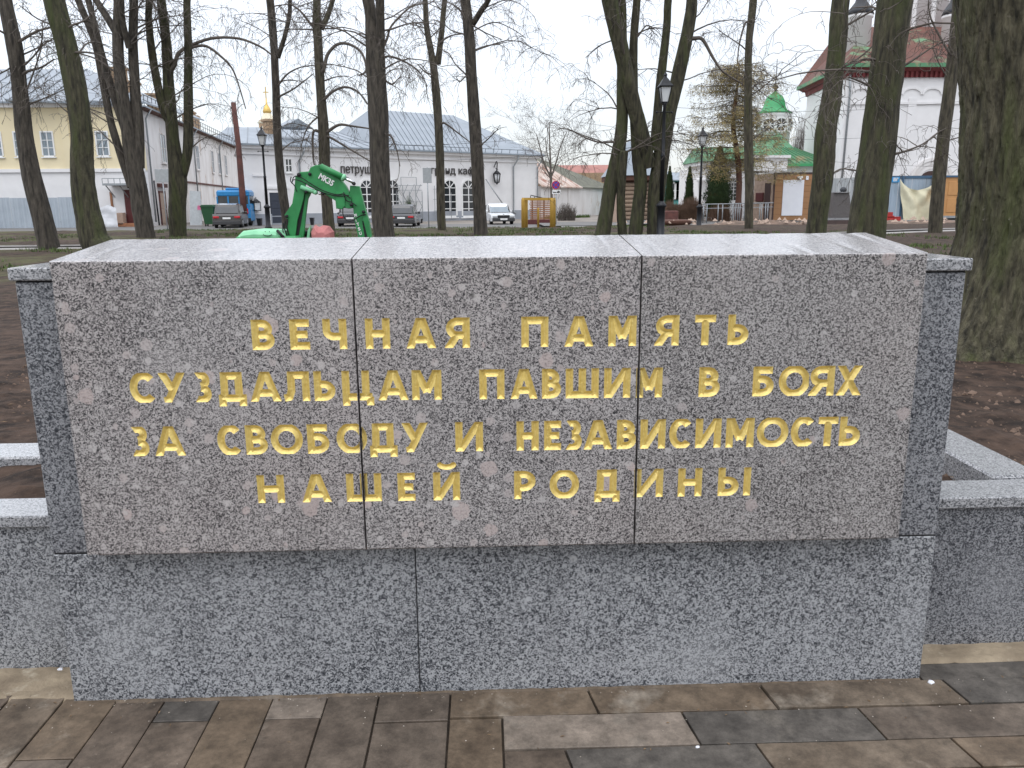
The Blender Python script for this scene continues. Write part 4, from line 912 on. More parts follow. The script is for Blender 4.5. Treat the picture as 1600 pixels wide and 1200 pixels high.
for a_, b_ in ((699.5,711.5), (722.5,741), (563.5,582), (604.5, 622)):
    za = uc(a_, 337)[1]; u0, u1 = uc(a_, 300)[0], uc(b_, 300)[0]
    if a_ == 699.5: u0 = uc(693, 300)[0]
    z_t = uc((a_+b_)/2, 282)[1]; window(TC, Mc, u0, u1, za, z_t, 2, 4, arch=True, fr=.16, bar=.07)
window(TC, Mc, uc(446.5,260)[0], uc(455,260)[0], uc(450,268)[1], uc(450,249)[1], 2, 2, fr=.08, bar=.06)
door(TC, Mc, uc(422,330)[0], uc(444,330)[0], .02, uc(433,301)[1], 'navy', 4, frame_m='white_wall', label='dark blue panelled door')
# plain pilasters and string courses of the left part
mb = MB(Mc); mb.box(uc(400,300)[0]-.2, uc(410,300)[0]+.2, -.10, 0, 3.7, 3.85); mb.box(uc(416,300)[0], uc(452,300)[0], -.14, 0, uc(433,295)[1], uc(433,291)[1]); mb.box(uc(413,300)[0], uc(417,300)[0], -.08, 0, .85, uc(433,295)[1]); mb.box(uc(447,300)[0], uc(451,300)[0], -.08, 0, .85, uc(433,295)[1]); mb.build('door_surround', 'white_wall', TC)
def wall_lantern(T, M4, u, z, s=1., hang=False):
    mb = MB(M4); w = .28*s
    mb.box(u-w, u+w, -.5, -.08, z+.62*s, z+.68*s); mb.box(u-w, u+w, -.5, -.08, z-.02, z+.03)
    for a_ in (-w, w-.04):
        for y in (-.5, -.12): mb.box(u+a_, u+a_+.04, y, y+.04, z+.03, z+.62*s)
    mb.prism_z([(u-w,-.5),(u+w,-.5),(u+w,-.08),(u-w,-.08)], z+.68*s, z+.9*s, [(u-.06,-.33),(u+.06,-.33),(u+.06,-.25),(u-.06,-.25)])
    mb.tube([(u,-.29,z+.9*s),(u,-.29,z+1.02*s),(u,-.1,z+1.0*s),(u,0,z+.8*s)], .025, 5)
    o = mb.build('wall_lantern', 'black_iron', T)
    boxm(M4, u-w+.05, u+w-.05, -.44, -.14, z+.04, z+.6*s).build('lamp_glass', 'lamp_glass', o); return o
u, z = uc(398.5, 320); wall_lantern(TC, Mc, u, uc(398,329)[1], .95)
# wrought iron lantern right of the arched windows
mb = MB(Mc); u = uc(772,270)[0]; zt_ = uc(772,252)[1]; zb_ = uc(772,289)[1]; H = zt_-zb_; q = zb_+H*.5
mb.tube([(u,-.02,zt_-.25*H),(u,-.3,zt_-.05*H),(u,-.42,zt_),(u+.05,-.42,zt_-.08*H),(u,-.42,q+.02)], .05, 6)
mb.tube([(u-.15,-.42,zt_-.30*H),(u+.12,-.42,zt_-.36*H),(u-.1,-.42,zt_-.42*H)], .035, 5)
mb.lathe((u,-.42,q-.08), [(.40,0),(.30,.12),(.08,.3),(.03,.45)], 6); mb.lathe((u,-.42,zb_), [(.02,0),(.06,.1),(.22,.22)], 6)
for k in range(6): a_ = 2*PI*k/6; mb.beam((u+.22*math.cos(a_),-.42+.22*math.sin(a_),zb_+.2),(u+.36*math.cos(a_),-.42+.36*math.sin(a_),q-.06),.05,.05)
o = mb.build('wall_lantern', 'black_iron', TC); mb = MB(Mc); mb.lathe((u,-.42,zb_+.2), [(.17,0),(.29,q-zb_-.3)], 6); mb.build('lamp_glass', 'lamp_glass', o)
# lettering
def sign(T, px0, px1, pyb, pyt, s, name='lettering'):
    a_, zb_ = uc(px0, pyb); b_, _ = uc(px1, pyb); zt_ = uc((px0+px1)/2, pyt)[1]; mb = MB(Mc)
    put_text(mb, s, (a_, -.09, zb_), (1,0,0), (0,0,1), (zt_-zb_)/.56, b_-a_, .004, .03); return mb.build(name, 'text_dark', T)
sign(TC, 532, 593, 270.5, 260, 'петрушка'); sign(TC, 673, 746, 271.5, 263, 'гранд кафе')
for px in (801, 468, 838.5):
    u = uc(px, 280)[0]; pipe_run(TC, Mc, [(u+.35,-.5,zc+.05),(u+.3,-.45,zc-.3),(u,-.14,zc-.95),(u,-.14,.7),(u+.12,-.3,.5)], .075)
# iron trellis fixed to the wall between the windows
mb = MB(Mc); ta, tb = uc(617,300)[0], uc(657,300)[0]; tz0, tz1 = .1, uc(640,290)[1]
for i in range(5): x = ta+(tb-ta)*i/4; mb.beam((x,-.25,tz0),(x,-.25,tz1-(.0 if i % 2 else .5)),.045,.045)
for z in (tz1, tz0+1.6, tz0+2.6, tz0+.6): mb.beam((ta,-.25,z),(tb,-.25,z),.04,.04)
mb.beam((uc(624,280)[0],-.25,tz1),(uc(624,280)[0],-.25,uc(624,277)[1]),.04,.04); mb.beam((uc(624,277)[0],-.25,uc(624,277)[1]),(uc(648,277)[0],-.25,uc(624,277)[1]),.04,.04); mb.beam((uc(648,277)[0],-.25,uc(624,277)[1]),(uc(648,277)[0],-.25,tz1),.04,.04)
for i in range(4):
    x = ta+(tb-ta)*(i+.5)/4; mb.tube([(x-.4,-.25,.2),(x+.3,-.25,1.3),(x-.3,-.25,2.3),(x+.2,-.25,3.2)], .03, 4)
single(mb, 'iron_trellis', 'steel', 'thin iron trellis on the white cafe wall beside the square plaque', 'trellis')
mb = MB(Mc); xx = uc(689,300)[0]
for i in range(3): mb.beam((uc(676,300)[0]+.9*i,-.3,.1),(uc(676,300)[0]+.9*i,-.3,3.1-.3*i),.04,.04)
for z in (.9, 1.9, 2.8): mb.beam((uc(674,300)[0],-.3,z),(xx,-.3,z),.035,.035)
single(mb, 'iron_trellis', 'steel', 'small iron trellis under the plaque, left of the twin arched windows', 'trellis')
# diagonal rail prop by the Renault-white car
mb = MB(Mc); mb.tube([(*[uc(757,280)[0]], -.2, uc(757,280)[1]), (uc(772,315)[0], -1.3, uc(772,318)[1])], .05, 5); single(mb, 'leaning_pole', 'steel', 'thin grey pole leaning on the cafe wall above the white car', 'pole')
# planters / urns at the foot of the wall
def small_bin(px0, px1, pyt, pyb, Y, lab):
    a_, b_ = P(px0, pyb, Y), P(px1, pyb, Y); zt_ = P(px0, pyt, Y).z; mb = MB(); w = b_.x-a_.x; c = (a_.x+b_.x)/2
    T = thing('litter_bin', lab, 'bin', (c, Y, 0)); mb.prism_z([(a_.x,Y-.2),(b_.x,Y-.2),(b_.x,Y+.2),(a_.x,Y+.2)], 0, zt_*.92, [(a_.x-.04,Y-.24),(b_.x+.04,Y-.24),(b_.x+.04,Y+.24),(a_.x-.04,Y+.24)]); mb.build('body', 'black_iron', T)
    mb = MB(); mb.box(a_.x-.07, b_.x+.07, Y-.27, Y+.27, zt_*.92, zt_, .02); mb.build('rim', 'black_iron', T)
small_bin(403.5, 408.5, 341, 352, 60.5, 'small black litter bin on the pavement left of the blue door')
small_bin(486, 490, 340, 350, 62, 'small black litter bin behind the excavator arm')
small_bin(651, 660, 342, 352, 65, 'low dark bin at the foot of the iron trellis')

# --- gilt spire behind
T = thing('church_spire', 'distant cream bell turret with gilt cupola rising over the roof', 'church', (-30, 120, 0))
c = P(419, 200, 120); s_ = 120/1266*1.0; mb = MB()
mb.lathe((c.x,120,2), [(1.3,0),(1.3,c.z-1)], 8); mb.build('tower', 'brick_chim', T)
mb = MB(); mb.lathe((c.x,120,c.z-1.2), [(1.9,0),(1.95,.3),(1.3,.9),(1.2,1.7),(1.5,1.9),(.9,2.5),(.55,3.2)], 10); mb.build('turret', 'cream_trim', T)
mb = MB(); mb.lathe((c.x,120,c.z+1.9), [(.5,0),(.62,.4),(.4,.9),(.12,1.4),(.08,2.2)], 10); mb.box(c.x-.06,c.x+.06,119.94,120.06,c.z+4.1,c.z+5.6); mb.box(c.x-.4,c.x+.4,119.95,120.05,c.z+4.8,c.z+4.92); mb.build('cupola', 'gold_metal', T)

# --- leaning rust-coloured flue pipe
a_, b_, m_ = P(364.5,160,60.2), P(378.5,300,60.2), P(373,232,60.2); mb = MB(); mb.tube([b_+(b_-m_)*.6, b_, m_, a_], [.24,.23,.20,.18], 10); single(mb, 'flue_pipe', 'rust', 'tall rusty leaning flue pipe between the wing and the cafe building', 'pipe')

# --- low old building with rusty roof, red roof house, logs
OA, OB = P(843, 300, 83), P(938, 300, 99); Mo, uo, Lo = frame(OA, OB)
T = thing('old_shed', 'low old building with peeling white wall and rusty sheet roof', 'building', (8, 84, 0)); zo = uo(900,297)[1]; zo = 3.2
boxm(Mo, 0, Lo+6, 0, 10, -.2, zo).build('wall', 'old_wall', T)
mb = MB(Mo); slope(mb, (-.3,-.4,zo), (Lo*.62,-.4,zo), (Lo*.30,6,zo+4.6), (-.3,6,zo+5.2)); mb.build('roof', 'rust_roof', T)
mb = MB(Mo); slope(mb, (Lo*.3,-.2,zo+.05), (Lo+6,-.4,zo+.02), (Lo+4,6,zo+2.4), (Lo*.12,6.5,zo+5.0)); mb.build('roof', 'felt', T, label='dark mossy right roof part')
boxm(Mo, Lo*.42, Lo*.46, -.1, 0, .1, zo).build('pilaster', 'old_wall', T); boxm(Mo, 0, .6, -.15, 0, .1, zo).build('pilaster', 'old_wall', T)
T = thing('red_roof_house', 'long house with faded red metal roof beyond the old shed', 'house', (12, 105, 0))
ra, rb = P(862,262,104), P(932,262,108); mb = MB(); mb.box(ra.x, rb.x+8, 104, 114, 0, 5.2); mb.build('wall', 'brick_chim', T)
mb = MB(); zz = P(900,292,104).z; zt_ = P(900,258,110).z; slope(mb, (ra.x-1,103.5,zz), (rb.x+9,103.5,zz), (rb.x+2,110,zt_), (ra.x-.8,110,zt_)); slope(mb, (ra.x-.8,110,zt_),(rb.x+2,110,zt_),(rb.x+9,117,zz),(ra.x-1,117,zz)); mb.build('roof', 'red_roof', T)
T = thing('green_roof_house', 'small house roof painted green beyond the cafe corner', 'house', (6, 100, 0)); a_, b_ = P(840,252,100), P(850,252,100)
boxm(None, a_.x-3, b_.x, 100, 106, 0, P(845,262,100).z).build('wall', 'brick_chim', T); mb = MB(); slope(mb, (a_.x-4,99.5,P(845,262,100).z), (b_.x+.3,99.5,P(845,262,100).z), (b_.x,103,P(845,252,103).z), (a_.x-4,103,P(845,252,103).z)); mb.build('roof', 'green_dome', T)

# log cabin with steep silver roof
LY = 58.; la, lb = P(960, 345, LY), P(1018, 345, LY); T = thing('log_cabin', 'small log cabin with steep silver metal roof behind the forked trunks', 'cabin', ((la.x+lb.x)/2, LY+2, 0))
zle = P(985, 282, LY).z; n = 9
for i in range(n):
    z = .25+(zle-.4)*i/n; r = (zle-.3)/n/2*1.02
    mb = MB(); mb.tube([(la.x-.25,LY,z+r),((la.x+lb.x)/2,LY-.01,z+r),(lb.x+.25,LY,z+r)], [r,r*1.04,r*.98], 8); mb.build('log', 'log', T)
    mb = MB(); mb.tube([(la.x,LY-.2,z+r*1.6),(la.x,LY+4.2,z+r*1.6)], r, 8); mb.build('log', 'log', T)
    mb = MB(); mb.tube([(lb.x,LY-.2,z+r*1.6),(lb.x,LY+4.2,z+r*1.6)], r, 8); mb.build('log', 'log', T)
boxm(None, la.x+.1, lb.x-.1, LY+.05, LY+4, 0, zle).build('wall_core', 'log_dark', T)
boxm(None, la.x-.3, lb.x+.3, LY-.25, LY+4.3, -.1, .25).build('plinth', 'stone_step', T)
mb = MB(); mb.box(la.x-.35, lb.x+.35, LY-.5, LY+4.5, zle, zle+.35); mb.build('eave', 'log_dark', T)
mb = MB(); cxx = (la.x+lb.x)/2; zt_ = P(985, 238, LY).z+.9; mb.prism_z([(la.x-.42,LY-.6),(lb.x+.42,LY-.6),(lb.x+.42,LY+4.6),(la.x-.42,LY+4.6)], zle+.35, zt_, [(cxx-.15,LY+1.9),(cxx+.15,LY+1.9),(cxx+.15,LY+2.1),(cxx-.15,LY+2.1)]); mb.build('roof', 'roof_metal', T)
boxm(None, P(952,340,LY).x, P(966,340,LY).x, LY-.5, LY-.3, .1, zle*.86).build('shutter', 'kiosk_side', T)

# teal house and red-brown house far off
T = thing('teal_house', 'distant teal wooden house with grey roof between two pointed thujas', 'house', (22, 95, 0)); a_, b_ = P(1044,300,95), P(1070,300,95)
zt_ = P(1055,281,95).z; boxm(None, a_.x-3, b_.x, 95, 102, 0, zt_).build('wall', 'teal', T)
for px in (1054, 1063):
    p = P(px, 300, 95); M4 = Matrix.Translation((p.x-.5, 95, 0)); window(T, M4, 0, 1.0, 2.0, 3.6, 2, 2, fr=.2, bar=.08)
mb = MB(); z2 = P(1055,268,98).z; slope(mb, (a_.x-3.5,94.4,zt_), (b_.x+.7,94.4,zt_), (b_.x-2.2,98.5,z2+.3), (a_.x-2,98.5,z2+.6)); mb.build('roof', 'roof_metal', T)
T = thing('redbrown_house', 'distant red-brown wooden house with pale grey roof left of the chapel', 'house', (28, 105, 0)); a_, b_ = P(1076,300,104), P(1104,300,104)
zt_ = P(1090,291,104).z; boxm(None, a_.x, b_.x+3, 104, 110, 0, zt_).build('wall', 'redbrown', T); mb = MB(); slope(mb, (a_.x-1,103.5,zt_), (b_.x+3,103.5,zt_), (b_.x+3,108,P(1090,269,108).z), (a_.x-3.5,108,P(1090,269,108).z)); mb.build('roof', 'roof_metal', T)
M4 = Matrix.Translation((P(1086,300,104).x, 104, 0)); window(T, M4, 0, .9, 1.9, 3.4, 1, 2, fr=.15)
# timber fence panels between shrubs
T = thing('picket_fence', 'dark picket fence among brown shrubs before the teal house', 'fence', (20, 66, 0)); a_, b_ = P(1036,330,66), P(1096,330,66); n = 26
for i in range(n+1):
    x = a_.x+(b_.x-a_.x)*i/n; mb = MB(); mb.prism([(x-.05,0),(x+.05,0),(x+.05,1.25),(x,1.38),(x-.05,1.25)], 66, 66.03); mb.build('picket', 'log_dark', T)
for z in (.35, 1.0): boxm(None, a_.x, b_.x, 66.035, 66.08, z, z+.08).build('rail', 'log_dark', T)

# --- chapel with green roof
CY = 74.; T = thing('chapel', 'small white chapel with green metal roof, round drum and green bell-shaped dome', 'chapel', (30, 80, 0))
def xz(px, py, Y): p = P(px, py, Y); return p.x, p.z
x0, ze = xz(1118, 262, CY); x1, _ = xz(1300, 262, CY); ze = P(1240, 257, CY).z
boxm(None, x0, x1, CY, CY+14, 0, ze).build('wall', 'white_wall', T)
mb = MB(); xa_, _ = xz(1172,250,CY); xb_, _ = xz(1302,250,CY); zr1 = P(1215, 219, CY+6).z
outline = [(xa_-.6,CY-.6),(xb_+.6,CY-.6),(xb_+.6,CY+13),(xa_-.6,CY+13)]
xm0, xm1 = P(1190,219,CY+6).x, P(1250,219,CY+6).x
mb.prism_z(outline, ze+.05, (ze+zr1)/2+.3, [(xa_+.9,CY+1.6),(xb_-3.2,CY+1.6),(xb_-3.2,CY+11),(xa_+.9,CY+11)])
mb.prism_z([(xa_+.9,CY+1.6),(xb_-3.2,CY+1.6),(xb_-3.2,CY+11),(xa_+.9,CY+11)], (ze+zr1)/2+.3, zr1+.5, [(xm0+1,CY+4),(xm1-2.8,CY+4),(xm1-2.8,CY+9),(xm0+1,CY+9)])
mb.build('roof', 'green_roof', T)
seams(None, ((xa_,CY-.6,ze+.07),(xb_,CY-.6,ze+.07),(xb_-3.2,CY+1.6,(ze+zr1)/2+.32),(xa_+.9,CY+1.6,(ze+zr1)/2+.32)), 14, .05).build('roof_seams', 'green_roof', T, kind='stuff')
mb = MB(); mb.box(xa_-.7, xb_+.7, CY-.7, CY+.1, ze-.18, ze+.05); mb.build('eave', 'green_dome', T)
bx0, bx1 = xz(1176,240,CY)[0], xz(1226,240,CY)[0]; z0_, z1_ = P(1200,262,CY).z, P(1200,247,CY).z
mb = MB(); mb.box(bx0, bx1, CY-.9, CY-.05, z0_-.3, z1_); mb.box(bx0-.2, bx1+.2, CY-1.1, CY-.02, z1_-.05, z1_+.2); mb.box(bx0+.3, bx1-.5, CY-.8, CY-.05, z0_-.9, z0_-.3); mb.build('pediment_block', 'white_wall', T)
dc = P(1208, 200, CY+6); dr = (P(1233,200,CY+6).x-P(1183,200,CY+6).x)/2; zd0 = zr1-1.0; zd1 = P(1208,178,CY+6).z
mb = MB(); mb.lathe((dc.x,CY+6,zd0), [(dr,0),(dr,zd1-zd0-.3),(dr*1.04,zd1-zd0-.25),(dr*1.04,zd1-zd0)], 20); mb.build('drum', 'white_wall', T)
for a_ in (-PI/2-.55, -PI/2+.12, -PI/2+.8):
    ox, oy = dc.x+dr*math.cos(a_), CY+6+dr*math.sin(a_); M4 = Matrix.Translation((ox, oy, P(1208,197,CY+6).z)) @ Matrix.Rotation(a_+PI/2, 4, 'Z')
    mb = MB(M4); 
    for k in range(12): t0, t1 = 2*PI*k/12, 2*PI*(k+1)/12; mb.prism([(.75*math.cos(t0),.75*math.sin(t0)),(.6*math.cos(t0),.6*math.sin(t0)),(.6*math.cos(t1),.6*math.sin(t1)),(.75*math.cos(t1),.75*math.sin(t1))], -.12, .1)
    for k in range(4): t0 = PI*k/4; mb.beam((-.6*math.cos(t0),-.06,-.6*math.sin(t0)),(.6*math.cos(t0),-.06,.6*math.sin(t0)),.07,.07)
    w_ = mb.build('round_window', 'white_paint', T); mb = MB(M4); mb.prism([(.62*math.cos(2*PI*k/14),.62*math.sin(2*PI*k/14)) for k in range(14)], -.03, .05); mb.build('pane', 'glass', w_)
zt_ = P(1208,145,CY+6).z; h = zt_-zd1
mb = MB(); mb.lathe((dc.x,CY+6,zd1), [(dr*1.08,0),(dr*1.08,.08),(dr*.80,h*.14),(dr*.66,h*.34),(dr*.60,h*.60),(dr*.46,h*.82),(dr*.22,h*.97),(.12,h*1.06)], 18); mb.build('dome', 'green_dome', T)
mb = MB(); mb.lathe((dc.x,CY+6,zt_), [(.12,0),(.1,.25),(.34,.5),(.1,.8),(.05,1.1),(.03,3.1)], 8); mb.build('spire', 'shrine', T)
# portico on the left
px0 = xz(1091,250,CY-3)[0]; px1 = xz(1128,250,CY-3)[0]; zp = P(1100,258,CY-3).z; ztp = P(1100,236,CY-1).z
mb = MB(); mb.box(px0+.6, x0+2, CY-3.2, CY+3, zp-1.1, zp); mb.box(px0+.2, x0+2, CY-3.6, CY+3, zp, zp+.3); mb.build('entablature', 'white_wall', T)
mb = MB(); mb.prism_z([(px0,CY-3.9),(x0+2,CY-3.9),(x0+2,CY+3),(px0,CY+3)], zp+.3, ztp+.3, [(px0+.5,CY-1.8),(x0+2,CY-1.8),(x0+2,CY+1),(px0+.5,CY+1)]); mb.build('roof', 'green_roof', T, label='green portico roof')
for px in (1098.5, 1128):
    p = P(px, 300, CY-3); mb = MB(); mb.lathe((p.x,CY-2.7,0), [(.55,0),(.55,.5),(.42,.6),(.40,zp-1.5),(.55,zp-1.35),(.55,zp-1.1)], 14); mb.build('column', 'white_wall', T)
window(T, Matrix.Translation((0,CY,0)), P(1137.5,300,CY).x, P(1150,300,CY).x, P(1143,313,CY).z, P(1143,279,CY).z, 3, 5, arch=True, fr=.25, bar=.05)
mb = MB(); q = P(1143,335,CY)
for i in range(9): mb.beam((q.x-1.6+.4*i,CY-.5,0),(q.x-1.6+.4*i,CY-.5,1.1),.04,.04)
mb.beam((q.x-1.6,CY-.5,1.1),(q.x+1.6,CY-.5,1.1),.05,.05); mb.build('railing', 'black_iron', T)

# --- big white church at the right
KY = 70.; T = thing('church', 'large white church with red cornice, patched red and green roof and dark-capped turrets', 'church', (45, 85, 0))
kx0 = P(1316,200,KY).x; kx1 = P(1640,200,KY).x+14; zc_ = P(1400,121,KY).z; zc2 = P(1400,103,KY).z
Sd = P(1258, 200, 83)
mb = MB(); mb.add([(kx0,KY,-.1),(kx1,KY,-.1),(kx1,KY+20,-.1),(Sd.x,83,-.1),(kx0,KY,zc_),(kx1,KY,zc_),(kx1,KY+20,zc_),(Sd.x,83,zc_)], [(0,1,5,4),(3,0,4,7),(1,2,6,5),(2,3,7,6),(4,5,6,7)]); mb.build('wall', 'white_wall', T)
mb = MB()
def off(o): return [(kx0-o*.55,KY-o),(kx1+o,KY-o),(kx1+o,KY+20+o),(Sd.x-o,83+o)]
mb.prism_z(off(.12), zc_, zc_+.45, off(.2)); mb.prism_z(off(.35), zc_+.45, zc2-.2, off(.7)); mb.build('cornice', 'cornice_red', T)
mb = MB()
for k in range(70): x = kx0+.42*k; mb.box(x, x+.2, KY-.32, KY-.08, zc_-.02, zc_+.5)
mb.build('dentils', 'cornice_red', T, kind='stuff')
mb = MB(); mb.prism_z(off(.85), zc2-.2, zc2+.12, off(.85)); mb.build('eave', 'green_roof', T)
mb = MB(); zr_ = P(1440,42,KY+8).z; mb.prism_z(off(.8), zc2+.13, zr_, [(kx0+4.6,KY+8),(kx1-8,KY+8),(kx1-8,KY+14),(kx0+4,KY+13)]); mb.build('roof', 'church_roof', T)
mb = MB(); mb.box(kx0, kx0+.5, KY-.12, KY, 0, zc_); mb.box(kx0+5.6, kx0+6.3, KY-.12, KY, 0, zc_-1.7); mb.box(kx0, kx1, KY-.14, KY, zc_-2.2, zc_-2.0); mb.build('pilaster', 'white_wall', T)
for px, r0 in ((1341,17), (1487,15)):
    c = P(px, 60, KY+4); r = r0/1266*(KY+4+2.4); z0_ = P(px, 90, KY+4).z-2; z1_ = P(px, 24, KY+4).z
    mb = MB(); mb.lathe((c.x,KY+4,z0_), [(r,0),(r,z1_-z0_-.3),(r*1.1,z1_-z0_-.25),(r*1.1,z1_-z0_)], 16); mb.build('turret', 'white_wall', T)
    mb = MB(); mb.lathe((c.x,KY+4,z1_), [(r*1.15,0),(r*.95,.5),(r*.5,1.1),(r*.4,1.5),(r*.75,1.9),(r*.8,2.5),(r*.5,3.1),(.08,3.9),(.05,5)], 14); mb.build('cupola', 'shrine', T)
c = P(1449, 30, KY+11); mb = MB(); mb.lathe((c.x,KY+11,zr_-2), [(2.6,0),(2.6,7),(2.9,7.2),(2.9,7.6),(2.0,9),(.3,10.5)], 20); mb.build('drum', 'white_wall', T)
for k in range(10): a_ = 2*PI*k/10; boxm(Matrix.Translation((c.x+2.6*math.cos(a_), KY+11+2.6*math.sin(a_), 0)) @ Matrix.Rotation(a_+PI/2,4,'Z'), -.2,.2,-.1,.05, zr_-1.5, zr_+4.8).build('pilaster', 'white_wall', T)
# portal arch
ca = P(1454, 276, KY); r1 = (P(1486,276,KY).x-P(1420,276,KY).x)/2
mb = MB(); k = 18
for ro, ri, y0, y1 in ((1,.86,-.22,0), (.86,.70,-.12,0), (.70,.5,-.06,0)):
    for i in range(k):
        a0, a1 = PI*i/k, PI*(i+1)/k; mb.prism([(ca.x+r1*ro*math.cos(a0), ca.z-.3+r1*ro*math.sin(a0)),(ca.x+r1*ri*math.cos(a0), ca.z-.3+r1*ri*math.sin(a0)),(ca.x+r1*ri*math.cos(a1), ca.z-.3+r1*ri*math.sin(a1)),(ca.x+r1*ro*math.cos(a1), ca.z-.3+r1*ro*math.sin(a1))], KY+y0, KY+y1)
    for s in (-1, 1): a_, b_ = sorted((ca.x+s*r1*ri, ca.x+s*r1*ro)); mb.box(a_, b_, KY+y0, KY, 0, ca.z-.3)
mb.build('portal', 'old_wall', T)
mb = MB(); mb.prism([(ca.x+r1*.5*math.cos(PI*i/12), ca.z-.3+r1*.42*math.sin(PI*i/12)) for i in range(13)]+[(ca.x-r1*.5,0),(ca.x+r1*.5,0)], KY-.03, KY+.1); mb.build('door', 'dark_brown', T)
k = 12
for pxa in (1425, 1457, 1345, 1375):
    c = P(pxa, 140, KY); mb = MB()
    for i in range(k): a0, a1 = PI*i/k, PI*(i+1)/k; mb.prism([(c.x+.9*math.cos(a0),c.z-.4+.6*math.sin(a0)),(c.x+.75*math.cos(a0),c.z-.4+.45*math.sin(a0)),(c.x+.75*math.cos(a1),c.z-.4+.45*math.sin(a1)),(c.x+.9*math.cos(a1),c.z-.4+.6*math.sin(a1))], KY-.12, KY)
    mb.build('blind_arch', 'white_wall', T)
pipe_run(T, None, [(P(1309,200,KY).x+.6,KY-.3,zc_+.2),(P(1309,200,KY).x+.75,KY-.2,zc_-1),(P(1309,200,KY).x+.6,KY-.2,.3)], .09)

# --- hoarding, kiosks, cloth
HYD = 62.
T = thing('site_hoarding', 'grey and pale blue sheet hoarding before the church', 'hoarding', (33, HYD, 0)); 
def hoard_panel(px0, px1, pyt, m, Y=HYD, name='panel'):
    a_, b_ = P(px0, 300, Y).x, P(px1, 300, Y).x; zt_ = P((px0+px1)/2, pyt, Y).z; n = 4; mb = MB()
    mb.box(a_+.02, b_-.02, Y, Y+.04, .05, zt_)
    for i in range(1, n): x = a_+(b_-a_)*i/n; mb.box(x-.03, x+.03, Y-.03, Y, .05, zt_-.02)
    mb.build(name, m, T)
for i, (a_, b_, t_) in enumerate(((1292,1310,278.5), (1310,1328,278), (1328,1346,277), (1346,1366,276.5), (1366,1384,276))): hoard_panel(a_, b_, t_, 'hoard_grey')
for a_, b_ in ((1384,1403),(1403,1424),(1424,1446),(1446,1468),(1468,1479)): hoard_panel(a_, b_, 277.5, 'hoard_pale')
a_, b_ = P(1384,300,HYD).x, P(1600,300,HYD).x
boxm(None, a_, b_, HYD-.06, HYD+.1, P(1430,279,HYD).z, P(1430,274.5,HYD).z).build('top_rail', 'hoard_blue', T)
for px in (1386, 1474, 1409): x = P(px,300,HYD).x; boxm(None, x-.06, x+.06, HYD-.12, HYD-.04, 0, P(1430,276,HYD).z).build('post', 'hoard_blue', T)
o = boxm(None, P(1391,300,HYD).x, P(1403,300,HYD).x, HYD-.09, HYD-.065, P(1397,285,HYD).z, P(1397,276.5,HYD).z).build('notice', 'sign_blue', T)
for k in range(3):
    z = P(1397,278.5+2*k,HYD).z; boxm(None, P(1393,300,HYD).x, P(1401-k,300,HYD).x, HYD-.10, HYD-.0905, z-.03, z+.03).build('text_line', 'white_paint', o)
# cream cloth hung on the hoarding
nx_, nz_ = 46, 30; mb = MB(); TL, TR, BL, BR = P(1404,278.5,HYD-.25), P(1461,283,HYD-.25), P(1412,345,HYD-.4), P(1456,344,HYD-.4)
for j in range(nz_+1):
    for i in range(nx_+1):
        u, v = i/nx_, j/nz_; t = TL.lerp(TR, u); b_ = BL.lerp(BR, u); p = t.lerp(b_, v)
        sag = (P(1430,278,HYD).z-P(1430,294,HYD).z)*math.sin(PI*u)**.8*(1-v)**1.4
        lift = .0 if v < .7 else 0
        fold = .13*math.sin(10*u/(.45+.75*v)+1.5*v)*(.25+.75*v) + .12*math.sin(9*(v+1.1*abs(u-.45)))*(1-v) + .05*fbm(u*5, v*3, 2)
        mb.v.append((p.x, p.y+fold-.1, p.z-sag))
for j in range(nz_):
    for i in range(nx_): mb.f.append((j*(nx_+1)+i, (j+1)*(nx_+1)+i, (j+1)*(nx_+1)+i+1, j*(nx_+1)+i+1)); mb.mi.append(0); mb.smooth.append(True)
single(mb, 'cloth', 'cloth', 'cream cloth draped in folds over the pale blue hoarding', 'cloth')
T = thing('site_cabin', 'orange-brown panelled cabin with dark base at the end of the hoarding', 'cabin', tuple(P(1520,340,60)))
a_, b_ = P(1476,300,60).x, P(1560,300,60).x; zt_ = P(1490,277,60).z; zb_ = P(1490,337,60).z
boxm(None, a_, b_, 60, 61.8, zb_, zt_).build('wall', 'kiosk_orange', T); boxm(None, a_-.08, b_+.08, 59.9, 61.8, zb_-.18, zb_-.001).build('base_rail', 'steel', T); boxm(None, a_+.1, b_-.1, 60.15, 61.7, 0, zb_-.18).build('underframe', 'rubber', T); boxm(None, a_-.1, b_+.1, 59.9, 61.9, zt_, zt_+.14).build('roof', 'hoard_blue', T)
for i in range(4):
    x = a_+.25+1.05*i
    for j in range(2): z = zb_+.25+j*(zt_-zb_-.3)/2; boxm(None, x, x+.8, 59.955, 60.0, z, z+(zt_-zb_)/2-.4, b=.02).build('panel', 'kiosk_orange', T)
T = thing('plastic_crate', 'red plastic crates on the ground left of the cream cloth', 'crate', tuple(P(1396,345,59)))
for j, (a0, a1, y0, y1) in enumerate(((1386,1397,337,345),(1396,1407,338.5,345),(1388,1395,331.5,337))):
    q0, q1 = P(a0,y1,59), P(a1,y0,59)
    mb = MB(); mb.box(q0.x, q1.x, 59, 59.4, q0.z, q0.z+.08)
    for k in range(5): x = q0.x+(q1.x-q0.x)*k/4; mb.box(x-.02, x+.02, 58.99, 59.41, q0.z, q1.z)
    mb.box(q0.x, q1.x, 58.98, 59.42, q1.z-.06, q1.z); mb.box(q0.x, q1.x, 59.0, 59.4, q0.z+.05, q0.z+.2); mb.build('crate', 'red_plastic', T)

